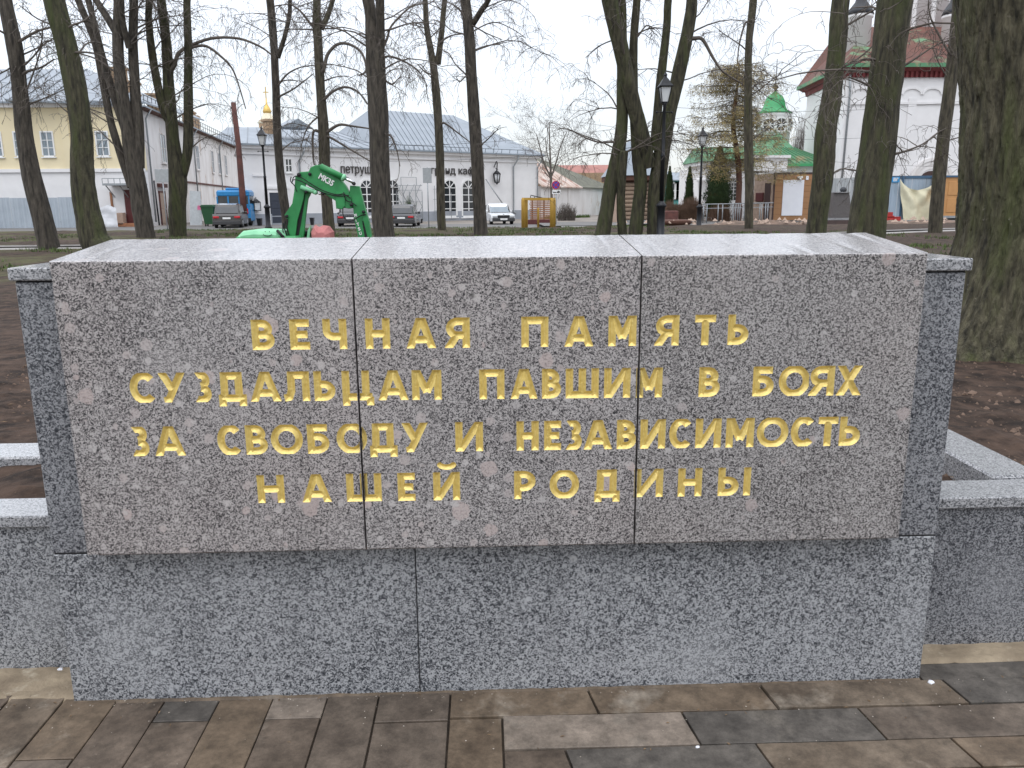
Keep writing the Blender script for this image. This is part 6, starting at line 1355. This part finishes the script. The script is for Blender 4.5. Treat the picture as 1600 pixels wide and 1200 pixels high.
# ------------------------------------------------------------------ street lamps
def lamp(px, pyt, Y, zg, lab, hands=True):
    p = P(px, pyt, Y); zt_ = p.z; T = thing('street_lamp', lab, 'street lamp', (p.x, Y, zg), 'black lantern street lamps'); x = p.x; h = zt_-zg
    mb = MB(); mb.lathe((x,Y,zg), [(.17,0),(.17,.08),(.12,.12),(.115,.9),(.15,.95),(.15,1.0),(.085,1.06),(.075,1.1)], 8); mb.build('base', 'black_iron', T)
    mb = MB(); mb.lathe((x,Y,zg+1.1), [(.065,0),(.062,(h-2.2)*.5),(.075,(h-2.2)*.5+.04),(.052,(h-2.2)*.5+.08),(.045,h-2.05),(.075,h-2.0),(.04,h-1.92)], 10); mb.build('pole', 'black_iron', T)
    mb = MB(); mb.tube([(x-.22,Y,zt_-1.12),(x+.22,Y,zt_-1.12)], .014, 5); 
    for s in (-1,1): mb.lathe((x+s*.22,Y,zt_-1.14), [(.005,-.02),(.03,0),(.03,.03),(.005,.05)], 6)
    mb.build('crossbar', 'black_iron', T)
    hd = MB(); b = zt_-.86
    hd.lathe((x,Y,b-.1), [(.03,-.04),(.05,0),(.03,.05),(.10,.10)], 8); hd.lathe((x,Y,b), [(.12,0),(.13,.02)], 4, False, PI/4)
    for k in range(4):
        a_ = PI/4+PI/2*k; hd.beam((x+.125*math.cos(a_),Y+.125*math.sin(a_),b), (x+.225*math.cos(a_),Y+.225*math.sin(a_),b+.42), .022, .022)
    hd.lathe((x,Y,b+.42), [(.27,0),(.285,.025),(.20,.10),(.12,.21),(.06,.26),(.05,.30),(.07,.33),(.02,.40),(.015,.44)], 4, False, PI/4); o_ = hd.build('lantern', 'black_iron', T)
    mb = MB(); mb.lathe((x,Y,b+.02), [(.105,0),(.205,.395)], 4, False, PI/4); mb.build('lamp_glass', 'lamp_glass', o_)
    return T
lamp(408, 196, 36, .5, 'black lantern lamp post before the blue door, right of the suv')
lamp(1040, 111, 22, .5, 'tallest black lantern lamp post, against the forked trunks')
lamp(1098.5, 197, 35, .35, 'black lantern lamp post at the end of the steel railing')

# ------------------------------------------------------------------ overhead cables
def cable(q0, q1, sag, lab, r=.012):
    A, B = P(*q0), P(*q1); mb = MB(); mb.tube([A.lerp(B, t/16)-Vector((0,0,sag*4*(t/16)*(1-t/16))) for t in range(17)], r, 4); single(mb, 'overhead_cable', 'black_iron', lab, 'cable', 'thin cables across the sky')
cable((690,226,50), (1320,120,60), .9, 'thin dark cable rising from the cafe roof past the forked trunks')
cable((600,252,58), (1180,205,60), .5, 'thin dark cable crossing low behind the forked trunks', .014)
cable((1030,166,50), (1500,158,60), .5, 'thin cable above the chapel dome level')
cable((900,190,60), (1380,214,62), .6, 'thin cable passing behind the larch crown')
cable((1000,225,60), (1520,262,62), .3, 'thin cable low across the church wall')
cable((460,205,50), (700,226,50), .3, 'short thin cable over the left cafe roof')
cable((0,128,58), (300,150,60), .3, 'thin cable before the yellow house eave')
# ------------------------------------------------------------------ trees
def grow(mb, p, d, L, r, lvl, droop, st):
    n = 6 if lvl < 2 else 4; pts = [p.copy()]; q = p.copy(); dd = d.normalized(); seg = L/n; kids = []
    for i in range(n):
        dd = dd + Vector((random.gauss(0,.17), random.gauss(0,.17), random.gauss(0,.13)))*(1+.35*lvl)
        dd.z -= droop*(.05+.11*i/n)*(1+lvl*.8) - (.10 if (lvl == 0 and i < 2) else 0)
        dd.normalize(); q = q+dd*seg; pts.append(q.copy()); kids.append((q.copy(), dd.copy(), i))
    rs = [max(.0045, r*(1-.80*i/n)) for i in range(n+1)]
    mb.tube(pts, rs, 5 if lvl == 0 else 3, False)
    if lvl < 3:
        m_ = (st[0] if lvl == 0 else st[1] if lvl == 1 else st[2])
        for _ in range(m_):
            c, cd, i = random.choice(kids[(1 if lvl == 0 else 0):]); sd = Vector((random.gauss(0,1), random.gauss(0,1), random.gauss(.1,.6))).normalized()
            grow(mb, c, cd*.55+sd*.85, L*random.uniform(.34,.6), max(.0055, r*.42), lvl+1, droop, st)
def stem_pts(spec, Y, zg, ext, dy=0.):
    """spec: (px, py, width px) from the foot upward, measured in the photo -> world centreline and radii"""
    pts, rs = [], []
    for k, (px, py, w) in enumerate(spec):
        yy = Y+dy*k/max(1, len(spec)-1); p = P(px, py, yy); dist = (p-CAM).dot(fw); pts.append(p); rs.append(w/2/F_*dist)
    return pts, rs
def tree(name, label, cat, stems, Y, zg=None, m='bark', seed=1, br=7, Lb=(1.2,2.8), droop=1., st=(6,4,2), up=4.5, extra=(), twigless=False, sides=14, group='bare lime trees in the park', rough_k=.05):
    random.seed(seed); b0 = stems[0][0]; base = P(b0[0], b0[1], Y); zg = gh(base.x, Y) if zg is None else zg
    T = thing(name, label, cat, (base.x, Y, zg), group); crown = MB()
    for si, spec in enumerate(stems):
        grounded = spec[0][1] > 345; dy = .0 if si == 0 else random.uniform(-.5, .5)
        pts, rs = stem_pts(spec, Y, zg, up, dy)
        if grounded:                         # carry the stem down to the soil and flare its foot
            d = (pts[0]-pts[1]).normalized(); k = (pts[0].z-zg+.15)/max(.3, -d.z) if pts[0].z > zg-.1 else 0
            foot = pts[0]+d*max(.05, k); pts = [foot, foot.lerp(pts[0], .35 if k > .5 else .5)]+pts; rs = [rs[0]*1.55, rs[0]*1.15]+rs
        d = (pts[-1]-pts[-2]).normalized()
        if spec[-1][1] <= 5:
            for k in range(3):
                d = (d+Vector((random.gauss(0,.09), random.gauss(0,.09), .12))).normalized(); pts.append(pts[-1]+d*up/3); rs.append(rs[-1]*.74)
        # resample smoothly
        cs = spline(pts, 6); m_ = len(cs); rr = [rs[min(int(i/6), len(rs)-1)]*(1-(i % 6)/6)+rs[min(int(i/6)+1, len(rs)-1)]*((i % 6)/6) for i in range(m_)]
        mb = MB(); n = sides; vs = []
        for i, c in enumerate(cs):
            dd = (cs[min(i+1,m_-1)]-cs[max(i-1,0)]).normalized(); a = Vector((1,0,0)); a = (a-dd*a.dot(dd)).normalized(); b_ = dd.cross(a)
            for k in range(n):
                t = 2*PI*k/n; u_ = 1+rough_k*noise.noise(Vector((math.cos(t)*1.8+seed, math.sin(t)*1.8+si*5, c.z*1.1)))*2+.02*random.uniform(-1,1)
                vs.append(c+(a*math.cos(t)+b_*math.sin(t))*rr[i]*u_)
        mb.add(vs, [(i*n+k, i*n+(k+1) % n, (i+1)*n+(k+1) % n, (i+1)*n+k) for i in range(m_-1) for k in range(n)]+[tuple(range((m_-1)*n, m_*n))], True)
        mb.build('trunk' if si == 0 or grounded else 'limb', m, T)
        if not twigless:
            lo = [i for i, c in enumerate(cs) if c.z > zg+1.9+.02*Y]
            for _ in range(br if si == 0 else int(br*.7)):
                if not lo: break
                i = lo[int(random.random()**.85*(len(lo)-1))]; az = random.uniform(0, 2*PI); az = az if random.random() < .45 else random.choice((0, PI))+random.gauss(0,.5)
                dr = Vector((math.cos(az), math.sin(az)*.8, random.uniform(.15,.75))); L = random.uniform(*Lb)
                grow(crown, cs[i], dr, L, min(rr[i]*.30, .034)*random.uniform(.6,1), 0, droop, st)
    for path, w in extra:                    # limbs that can be traced one by one in the photo
        cand = []
        for spec in stems:
            for (x0, y0, w0), (x1, y1, w1) in zip(spec[:-1], spec[1:]):
                for q_ in range(9): cand.append((x0+(x1-x0)*q_/8, y0+(y1-y0)*q_/8))
        s_ = min(cand, key=lambda c: math.hypot(c[0]-path[0][0], c[1]-path[0][1]-6))
        pp = spline([P(s_[0], s_[1], Y)]+[P(px, py, Y-.1) for px, py in path], 4); k = (Y+2.4)/F_/2; n_ = len(pp)
        rs_ = [max(.008, w*k*(1-.72*i/n_)) for i in range(n_)]; crown.tube(pp, rs_, 6, False)
        for i in range(3, n_, 2): 
            sd = Vector((random.gauss(0,.8), random.gauss(0,.6), random.gauss(-.1,.8))); grow(crown, pp[i], (pp[i]-pp[i-1]).normalized()*.6+sd*.8, random.uniform(.4,1.1), .013, 1, droop*1.3, st)
    if crown.v: crown.build('crown', 'twig', T)
    return T
tree('lime_tree', 'leftmost bare tree, slim dark trunk leaning left before the yellow house', 'tree', [[(76,386,33),(66,340,29),(50,280,28),(38,210,24),(30,130,22),(22,70,24),(8,0,20)]], 19.5, m='bark_dark', seed=3, br=9, extra=[(((38,60),(60,48),(90,40),(110,32)),5),(((42,112),(65,105),(85,92)),5),(((30,95),(10,110),(-10,118)),4)])
tree('lime_tree', 'thick mossy leaning trunk, second from the left', 'tree', [[(156,386,46),(147,372,42),(137,330,37),(131,297,36),(128,250,33),(128,210,32),(120,150,32),(106,80,32),(84,0,31)]], 18.5, m='bark_green', seed=4, br=8, extra=[(((98,45),(60,30),(30,8)),4),(((112,40),(135,30),(160,5)),4),(((118,82),(150,84),(178,100)),4)])
tree('lime_tree', 'many-stemmed tree fanning out left of the wing corner', 'tree', [[(228,372,29),(221,330,27),(214,280,26),(204,230,24),(197,180,19),(190,140,18),(184,70,17),(186,0,16)],[(216,262,18),(216,200,17),(211,140,15),(208,70,14),(209,0,13)],[(206,292,14),(188,240,12),(172,185,11),(160,120,12),(148,65,11),(122,0,10)],[(196,205,12),(178,150,12),(158,80,10),(138,0,9)],[(184,55,12),(168,28,11),(150,0,10)],[(202,75,10),(193,40,9),(188,0,8)]], 26, m='bark_dark', seed=5, br=9, droop=1.2, extra=[(((180,112),(150,92),(120,82),(100,70)),4)])
tree('lime_tree', 'three-stemmed tree with mossy foot standing before the peeling wing', 'tree', [[(279,372,26),(277,330,27),(278,285,28),(270,215,19),(264,140,17),(260,70,15),(252,0,13)],[(281,285,16),(293,235,15),(294,140,14),(294,70,12),(292,0,11)],[(265,190,14),(254,165,13),(241,105,12),(233,40,11),(233,0,10)]], 27, m='bark_green', seed=6, br=8, droop=1.3, extra=[(((272,103),(278,85),(292,74),(330,60),(372,60),(405,72),(425,86)),7),(((300,74),(322,72),(345,88),(362,106),(372,130),(384,170)),5),(((268,84),(252,60),(244,30)),4)])
tree('lime_tree', 'slender curved tree rising just left of the excavator arm', 'tree', [[(450,372,17),(448,345,15),(443,310,14),(437,260,13),(433,200,13),(431,140,12),(428,70,12),(422,0,12)],[(434,90,8),(444,60,7),(452,25,7),(453,0,6)]], 30, m='bark_dark', seed=7, br=10, droop=1.4, extra=[(((437,130),(450,115),(470,105),(492,102)),4),(((438,150),(460,138),(490,115)),4)])
tree('lime_tree', 'slim tree between the excavator arm and foot with arching boughs', 'tree', [[(516,372,19),(513,340,18),(508,280,17),(506,210,17),(501,140,14),(497,70,14),(495,0,12)],[(502,45,9),(512,25,8),(520,0,7)]], 28, m='bark', seed=8, br=9, droop=1.5, extra=[(((506,108),(512,85),(528,69),(548,70),(566,84),(572,110),(560,118)),7),(((507,155),(520,143),(540,136),(560,144),(574,163)),6),(((513,205),(530,195),(550,197),(578,201)),6),(((490,205),(489,240),(491,258)),5),(((486,38),(470,18),(452,5)),5),(((512,213),(545,232),(580,253)),5),(((498,182),(480,200),(470,230)),4)])
tree('lime_tree', 'thick straight dark trunk with twin tops near the left slab joint', 'tree', [[(601,372,34),(597,330,32),(594,280,31),(592,210,31),(589,140,31),(586,90,30),(580,30,19),(575,0,18)],[(593,95,16),(594,40,14),(594,0,13)]], 22, m='bark_dark', seed=9, br=10, droop=1.2, extra=[(((595,82),(605,60),(612,40),(640,12),(665,5)),5),(((600,125),(612,132),(625,120)),4),(((606,88),(630,95),(655,112),(668,135)),4),(((607,210),(618,228),(625,260)),4),(((597,65),(580,56),(560,52)),4)])
tree('lime_tree', 'thin forked tree over the dark hatchback', 'tree', [[(691,372,13),(689,330,13),(688,270,13),(686,210,13),(681,140,13),(676,95,11),(667,45,9),(664,0,8)],[(684,100,10),(690,50,9),(695,0,8)]], 31, m='bark', seed=10, br=9, droop=1.2, extra=[(((686,68),(704,56),(724,53)),4),(((678,118),(664,112),(652,100)),4),(((693,192),(712,205),(738,225)),4)])
tree('lime_tree', 'single smooth dark trunk between cafe windows and the white car', 'tree', [[(752,374,23),(749,330,20),(747,280,20),(743,210,19),(738,140,18),(734,70,17),(727,0,15)],[(739,38,9),(751,18,9),(763,0,8)]], 26, m='bark_dark', seed=11, br=8, droop=1.1, extra=[(((728,30),(718,15),(705,5)),5),(((738,40),(760,52),(785,62)),3),(((727,120),(718,128),(712,118)),3),(((735,52),(770,35),(800,45),(822,60)),2.5)])
tree('lime_tree', 'big cluster of crossing mossy trunks near the right slab joint', 'tree', [[(1025,374,28),(1024,330,26),(1027,290,27),(1034,240,26),(1046,175,21),(1063,105,21),(1077,35,19),(1081,0,17)],
  [(940,374,26),(948,330,22),(955,285,21),(966,240,22),(972,190,18),(972,140,17),(972,80,16),(971,0,13)],[(973,374,15),(970,320,13),(971,270,16),(975,235,14)],[(992,374,22),(998,320,21),(1001,290,20),(998,250,21),(993,210,16),(990,140,14),(990,70,13),(995,0,12)],
  [(1012,262,24),(1006,225,25),(997,190,24),(984,140,23),(970,75,24),(953,0,26)],[(1024,235,17),(1026,190,14),(1033,120,14),(1042,40,12),(1044,0,12)]], 23, m='bark_green', seed=12, br=7, droop=1.1, extra=[(((1085,60),(1098,62),(1114,90),(1130,112),(1160,131)),7),(((960,222),(935,222),(912,214),(895,205)),4),(((968,60),(940,70),(915,90)),3),(((998,55),(1010,40),(1022,45)),4)], sides=16)
tree('lime_tree', 'straight slim tree standing before the larch', 'tree', [[(1170,374,14),(1170,330,13),(1171,280,14),(1169,210,14),(1169,140,12),(1170,70,11),(1177,0,12)]], 30, m='bark', seed=13, br=10, droop=1.1, extra=[(((1165,35),(1155,70),(1152,100)),4),(((1174,140),(1188,128),(1210,122)),3)])
tree('lime_tree', 'leaning mossy trunk at the corner of the brown kiosk', 'tree', [[(1274,376,32),(1278,340,30),(1285,280,32),(1290,210,32),(1301,140,29),(1308,70,28),(1314,0,27)]], 20, m='bark_green', seed=14, br=5, droop=1., extra=[(((1300,272),(1315,264),(1338,266)),4),(((1308,110),(1335,95),(1365,70),(1380,40)),4)])
tree('lime_tree', 'thick mossy leaning trunk in front of the pale hoarding', 'tree', [[(1350,384,58),(1355,350,55),(1364,280,54),(1374,210,52),(1382,140,50),(1390,70,50),(1400,0,54)]], 13.5, m='bark_green', seed=15, br=5, droop=1., up=3.5, extra=[(((1396,241),(1415,236),(1440,226),(1462,210)),5),(((1376,95),(1350,92),(1330,100)),4)], sides=20)
tree('lime_tree', 'slim trunk leaning right, growing by the path before the cream cloth', 'tree', [[(1460,377,21),(1463,330,20),(1467,280,20),(1475,210,19),(1484,140,19),(1491,70,17),(1497,0,16)]], 24.5, m='bark', seed=16, br=6, extra=[(((1470,205),(1455,215),(1435,232),(1400,240)),3),(((1485,85),(1470,60),(1455,30),(1450,5)),5)])
# nearest old tree at the right edge: ridged bark modelled in relief
random.seed(21); TB = thing('old_lime_tree', 'huge old trunk with furrowed bark cut by the right edge', 'tree', (3.79, 3.35, .45), None)
mb = MB(); nR, nZ = 230, 330; zlo, zhi = .38, 4.3; L5 = P(1500,560,3.35); cx0 = 3.79
prof_l = [(.45,1490),(.62,1494),(.85,1498),(1.2,1500),(1.6,1500),(2.0,1498),(2.6,1495),(3.2,1494)]
rad_at = lambda z: .478 + .16*math.exp(-(z-.42)/.13)+.05*math.exp(-(z-.42)/.5)
for j in range(nZ+1):
    z = zlo+(zhi-zlo)*j/nZ; cshift = float(np.interp(z, (.4,.55,.9,1.35,2.2,3.05,4.3), (-.03,-.01,.07,.13,.06,-.10,-.22)))
    for k in range(nR):
        t = 2*PI*k/nR; c_, s_ = math.cos(t), math.sin(t); w = .35*noise.noise(Vector((c_*2, s_*2, z*1.2)))
        root = .07*math.exp(-(z-.42)/.22)*math.cos(5*t+1)
        f1 = noise.noise(Vector((c_*13+w*4, s_*13+w*4, z*3.0))); ridge = 1-abs(f1)*2; ridge = max(ridge, 0)**1.6
        f2 = noise.noise(Vector((c_*30+w*6, s_*30, z*11))); f3 = noise.noise(Vector((c_*60, s_*60, z*45)))
        plates = noise.noise(Vector((c_*9, s_*9, z*9+3)))
        r = rad_at(z)+root+.022*w-.020*ridge+.007*f2+.004*f3+.006*plates
        mb.v.append((cx0+cshift+r*c_, 3.35+r*s_, z))
mb.f = [(j*nR+k, j*nR+(k+1) % nR, (j+1)*nR+(k+1) % nR, (j+1)*nR+k) for j in range(nZ) for k in range(nR)]; mb.mi = [0]*len(mb.f); mb.smooth = [True]*len(mb.f)
mb.build('trunk', 'bark_big', TB)
cr2 = MB(); 
for k in range(7): a = PI*.55+random.random()*2.2; z = random.uniform(2.8, 4.1); grow(cr2, Vector((cx0+.4*math.cos(a), 3.35+.4*math.sin(a), z)), Vector((math.cos(a), math.sin(a), .5)), random.uniform(.8,1.8), .02, 0, 1., (4,3,1))
cr2.tube([(cx0,3.35,4.2),(cx0+.05,3.4,6),(cx0-.1,3.3,8.5)], [.47,.4,.3], 14); cr2.build('crown', 'twig', TB)

# small bare tree at the cafe corner, larch, thujas, shrubs
random.seed(31)
tree('young_tree', 'small bare tree with upswept twigs at the cafe corner', 'tree', [[(862,352,4.5),(862,310,4),(861,280,4),(860,255,3),(859,225,2),(858,190,1.2)],[(862,280,3),(850,255,2.4),(845,235,1.6),(838,210,1)],[(862,275,2.6),(870,250,2),(876,228,1.5),(886,205,1)],[(861,262,2),(855,240,1.4),(852,215,1)]], 50, zg=0, m='twig', seed=32, br=9, Lb=(1.6,3.2), droop=-.5, st=(6,4,1), group=None, sides=6)
LYY = 58.; T = thing('larch_tree', 'old larch with yellow-brown needle sprays standing before the chapel', 'tree', (P(1153,345,LYY).x, LYY, 0)); 
sp_ = [(1152,350,11),(1154,310,9),(1155,280,9),(1152,240,8),(1146,205,7),(1146,180,6),(1150,150,4),(1154,120,3),(1155,98,1.5)]
pts, rs = stem_pts(sp_, LYY, 0, 0); cs = spline(pts, 4); rr = [rs[min(i//4, len(rs)-1)] for i in range(len(cs))]; mb = MB(); mb.tube(cs, rr, 10); mb.build('trunk', 'log_dark', T)
br_ = MB(); nd = MB()
for k in range(105):
    i = random.randint(int(len(cs)*.30), len(cs)-2); c = cs[i]; hz = (c.z-3)/10; a = random.choice((0, PI))+random.gauss(0, .75); Ln = random.uniform(1.5, 5.0)*(1.12-.62*max(0, min(1, hz)))
    q = c.copy(); d = Vector((math.cos(a), math.sin(a), .15)); path_ = [q.copy()]
    for s in range(7): d = d+Vector((random.gauss(0,.12), random.gauss(0,.12), -.07 if s < 4 else .10)); d.normalize(); q = q+d*Ln/7; path_.append(q.copy())
    br_.tube(path_, [.035*(1-s/9) for s in range(8)], 4, False)
    for s in range(1, 8):
        for m_ in range(5):
            o_ = path_[s]+Vector((random.gauss(0,.22), random.gauss(0,.22), random.uniform(-.6,.08))); tw = [path_[s], (path_[s]+o_)/2+Vector((0,0,.05)), o_]
            br_.tube(tw, [.012,.01,.006], 3, False)
            for e_ in range(7):
                c2 = o_+Vector((random.gauss(0,.14), random.gauss(0,.14), random.gauss(-.05,.10))); v1 = Vector((random.gauss(0,1), random.gauss(0,1), random.gauss(-.4,.7))).normalized()*random.uniform(.12,.28); v2 = v1.orthogonal().normalized()*.022
                nd.add([c2-v2, c2+v2, c2+v1], [(0,1,2)])
br_.build('branches', 'twig', T); nd.build('needles', 'needle', T, kind='stuff')
def thuja(px, pyt, pyb, wpx, Y, lab, group, seed, brown=False):
    random.seed(seed); c = P(px, pyb, Y); zt_ = P(px, pyt, Y).z; r0 = wpx/2/F_*(Y+2.4); T = thing('thuja', lab, 'thuja', (c.x, Y, 0), group)
    mb = MB(); mb.cyl((c.x,Y,0), (c.x,Y,zt_*.8), .09, .03); mb.build('trunk', 'twig', T); mb = MB(); n = 5200 if wpx > 20 else 2600
    for k in range(n):
        h = random.random()**1.1; w = r0*(min(1, (1-h)*2.0)**.75)*(.9+.12*math.sin(h*17+seed)); a = random.uniform(0, 2*PI); rr_ = w*(.72+.34*random.random()+.12*noise.noise(Vector((math.cos(a)*2, math.sin(a)*2, h*9))))
        p = Vector((c.x+rr_*math.cos(a), Y+rr_*math.sin(a), .25+h*(zt_-.25))); s = random.uniform(.10,.22); u_ = Vector((math.cos(a)*.45, math.sin(a)*.45, 1)).normalized()*s; v_ = Vector((-math.sin(a), math.cos(a), random.gauss(0,.4))).normalized()*s*.33
        mb.add([p-v_, p+v_, p+u_+v_*.2], [(0,1,2)])
    inn = MB(); inn.lathe((c.x,Y,.3), [(r0*.6,0),(r0*.72,zt_*.25),(r0*.6,zt_*.55),(r0*.3,zt_*.78),(.03,zt_*.9)], 12); 
    mb.add(inn.v, inn.f); mb.build('foliage', 'thuja', T, kind='stuff')
thuja(1044, 262, 345, 14, 68, 'narrow pointed thuja left of the teal house', 'pointed thujas', 1)
thuja(1075, 262, 345, 15, 66, 'narrow pointed thuja right of the teal house', 'pointed thujas', 2)
thuja(1120, 230, 345, 46, 66, 'wide dark thuja with brown patches beside the chapel column', None, 3)
def shrub(px0, px1, pyt, Y, lab, seed, n=420, m='shrub'):
    random.seed(seed); a, b_ = P(px0,340,Y).x, P(px1,340,Y).x; h = P(px0,pyt,Y).z; mb = MB()
    for k in range(n):
        x = random.uniform(a, b_); y = Y+random.uniform(-.8,.8); e = 1-abs((x-a)/(b_-a)*2-1)**3*.4; hh = h*random.uniform(.6,1)*e; dx, dy = random.gauss(0,.18), random.gauss(0,.2)
        mb.tube([(x,y,-.05),(x+dx*.4,y+dy*.4,hh*.5),(x+dx,y+dy,hh)], [.016,.012,.006], 3, False)
        if k % 2 == 0: mb.tube([(x+dx*.4,y+dy*.4,hh*.5),(x+dx*.4+random.gauss(0,.2),y+dy,hh*.85)], [.01,.005], 3, False)
    single(mb, 'bare_shrub', m, lab, 'shrub', 'bare brown shrubs')
shrub(1037, 1056, 311, 64, 'brown bare shrub just right of the tallest lamp post', 41); shrub(1062, 1097, 306, 64, 'wide reddish bare shrub left of the railing', 42, 700)
shrub(1106, 1140, 316, 63, 'thin bare shrub behind the railing under the wide thuja', 43, 350); shrub(872, 898, 316, 70, 'dark tangled bare shrub against the old shed wall', 44, 260, 'twig')
shrub(1228, 1270, 170, 110, 'distant grey bare tree crowns between chapel and church', 45, 700, 'twig')
shrub(632, 646, 304, 63, 'leggy potted shrub behind the dark hatchback', 46, 90, 'thuja')
# heaps of dug earth and stones
def mound(px0, px1, pyt, Y, depth, lab, seed, m='dirt_mound', name='earth_mound'):
    a, b_ = P(px0,350,Y).x, P(px1,350,Y).x; zt_ = P(px0,pyt,Y).z; zg = gh((a+b_)/2, Y) if Y < 44 else 0; nx_, ny_ = max(24, int((b_-a)/.14)), 16; mb = MB()
    for j in range(ny_+1):
        for i in range(nx_+1):
            u_, v_ = i/nx_, j/ny_; x = a+(b_-a)*u_; y = Y+depth*(v_-.5); e = min(1, 5*u_, 5*(1-u_))*math.sin(PI*v_)**.7
            z = zg-.04+(zt_-zg)*e*(.75+.45*fbm(x*1.1, y*1.1, seed, 5)+.12*fbm(x*6, y*6, seed, 3)); mb.v.append((x, y, z))
    for j in range(ny_):
        for i in range(nx_): mb.f.append((j*(nx_+1)+i, j*(nx_+1)+i+1, (j+1)*(nx_+1)+i+1, (j+1)*(nx_+1)+i)); mb.mi.append(0); mb.smooth.append(False)
    single(mb, name, m, lab, 'earth mound', kind='stuff')
mound(1095, 1285, 343.5, 37.5, 6, 'brown dug earth along the foot of the railing', 1); mound(1375, 1530, 343, 37, 7, 'brown dug earth before the cream cloth', 2); mound(1030, 1105, 351, 36, 3, 'heap of earth by the railing lamp post', 3)
mound(0, 60, 368, 27, 3, 'dark earth heap left of the leftmost tree', 4, 'soil'); mound(90, 150, 370, 24, 2.5, 'dark earth heap between the two left trunks', 5, 'soil'); mound(925, 1010, 356, 38, 3, 'earth and leaf litter round the crossing trunks', 6)
mb = MB(); random.seed(77)
for k in range(130):
    zone = random.choice(((1110,1270,36),(1386,1505,36),(930,1090,36))); p = P(random.uniform(zone[0],zone[1]), 360, zone[2]+random.uniform(-1.5,1)); z = .5+random.random()*.2; r = random.uniform(.04,.15)
    vs = [(p.x+r*random.uniform(.6,1.2)*math.cos(t), p.y+r*random.uniform(.6,1.2)*math.sin(t), z) for t in (0,1.2,2.5,3.8,5)]+[(p.x,p.y,z+r)]; mb.add(vs, [(i,(i+1) % 5,5) for i in range(5)])
single(mb, 'rubble', 'kiosk_side', 'pale stones and rubble lying on the dug earth', 'rubble', kind='stuff')
mb = MB(); mb.lathe((P(1056,358,36).x,36,.45), [(.55,0),(.7,.12),(.72,.25),(.5,.3),(.3,.22),(.1,.18)], 18); single(mb, 'flower_tub', 'log_dark', 'low round brown tub on the ground beside the railing lamp post', 'planter')
mb = MB(); p0 = P(1040,340,54); p1 = P(1060,340,54); mb.box(p0.x, p1.x, 54, 54.8, 0, .95, .06); single(mb, 'brick_pile', 'rust', 'low pile of red bricks right of the tallest lamp post', 'brick pile', kind='stuff')

# grass tufts on the lawn strip and by the old walls
mb = MB(); random.seed(91)
def tuft(x, y, z, h, w, n):
    for _ in range(n):
        a = random.uniform(0, 2*PI); dx, dy = math.cos(a), math.sin(a); px_, py_ = x+random.gauss(0,.05), y+random.gauss(0,.05); l = random.uniform(.5,1.)*h
        mb.add([(px_-dy*w, py_+dx*w, z), (px_+dy*w, py_-dx*w, z), (px_+dx*l*.5, py_+dy*l*.5, z+l)], [(0,1,2)])
cnt = 0
while cnt < 9500:
    x = random.uniform(-17, 22); y = random.uniform(12, 44) if cnt % 3 else random.uniform(30, 44)
    if noise.fractal(Vector((x*.28, y*.28, 5)), 1., 2., 4) < .02: cnt += .2; continue
    if abs(y-path_y(x)) < 1.1 or (x > 8 and y > 27): cnt += .2; continue
    tuft(x, y, gh(x, y)+.0, random.uniform(.05,.13), .012, 5); cnt += 1
for k in range(500): x = random.uniform(6, 11); y = 74+x*.9+random.uniform(-1,0); tuft(x, y, 0, .4, .02, 3)
for k in range(60): tuft(3.42+random.random()*.12-.05, 2.98+random.gauss(0,.05), .47, .07, .004, 2)
single(mb, 'grass', 'grass', 'short patchy spring grass on the lawn behind the memorial', 'grass', kind='stuff')
# clods and pale chips on the bare earth close behind the memorial
mb = MB(); random.seed(93)
for k in range(3800):
    x = random.choice((random.uniform(-3.4,-1.4), random.uniform(1.45,4.3), random.uniform(1.45,4.3))); y = random.uniform(.36,4.2); z = gh(x, y); r = random.choice((.004,.006,.009,.014,.02))*random.uniform(.7,1.3)
    if r > .012 and k % 3: continue
    vs = [(x+r*random.uniform(.6,1.3)*math.cos(t), y+r*random.uniform(.6,1.3)*math.sin(t), z-.003) for t in (0,1.05,2.1,3.15,4.2,5.25)]+[(x+r*.3*math.cos(t), y+r*.3*math.sin(t), z+r*random.uniform(.5,.9)) for t in (0,2.1,4.2)]
    mb.add(vs, [(0,1,6),(1,2,7,6),(2,3,7),(3,4,8,7),(4,5,8),(5,0,6,8),(6,7,8)])
single(mb, 'soil_clods', 'dirt_mound', 'clods and crumbs of earth in the beds behind the memorial', 'soil', kind='stuff')
mb = MB(); random.seed(95)
for k in range(900):                       # last year's leaves and twig ends on the soil, a few blown onto the paving
    if k % 9: x = random.choice((random.uniform(-3.4,-1.42), random.uniform(1.47,4.3))); y = random.uniform(.4,6.5); z = gh(x, y)+.012
    else: x = random.uniform(-1.8,2.3); y = -.012-random.random()**2*.35; z = .002
    a = random.uniform(0, 2*PI); l = random.uniform(.006,.02)*(1 if k % 9 else .5); w = l*(.35 if k % 2 else .08); c_, s_ = math.cos(a), math.sin(a)
    mb.add([(x-c_*l,y-s_*l,z),(x+s_*w,y-c_*w,z+.003),(x+c_*l,y+s_*l,z+.001),(x-s_*w,y+c_*w,z+.002)], [(0,1,2,3)])
single(mb, 'leaf_litter', mat('dead leaves', (.26,.17,.09), (.10,.065,.04), 60, rough=.9), 'dry leaf scraps and twig ends on the earth beds and paving', 'leaves', kind='stuff')
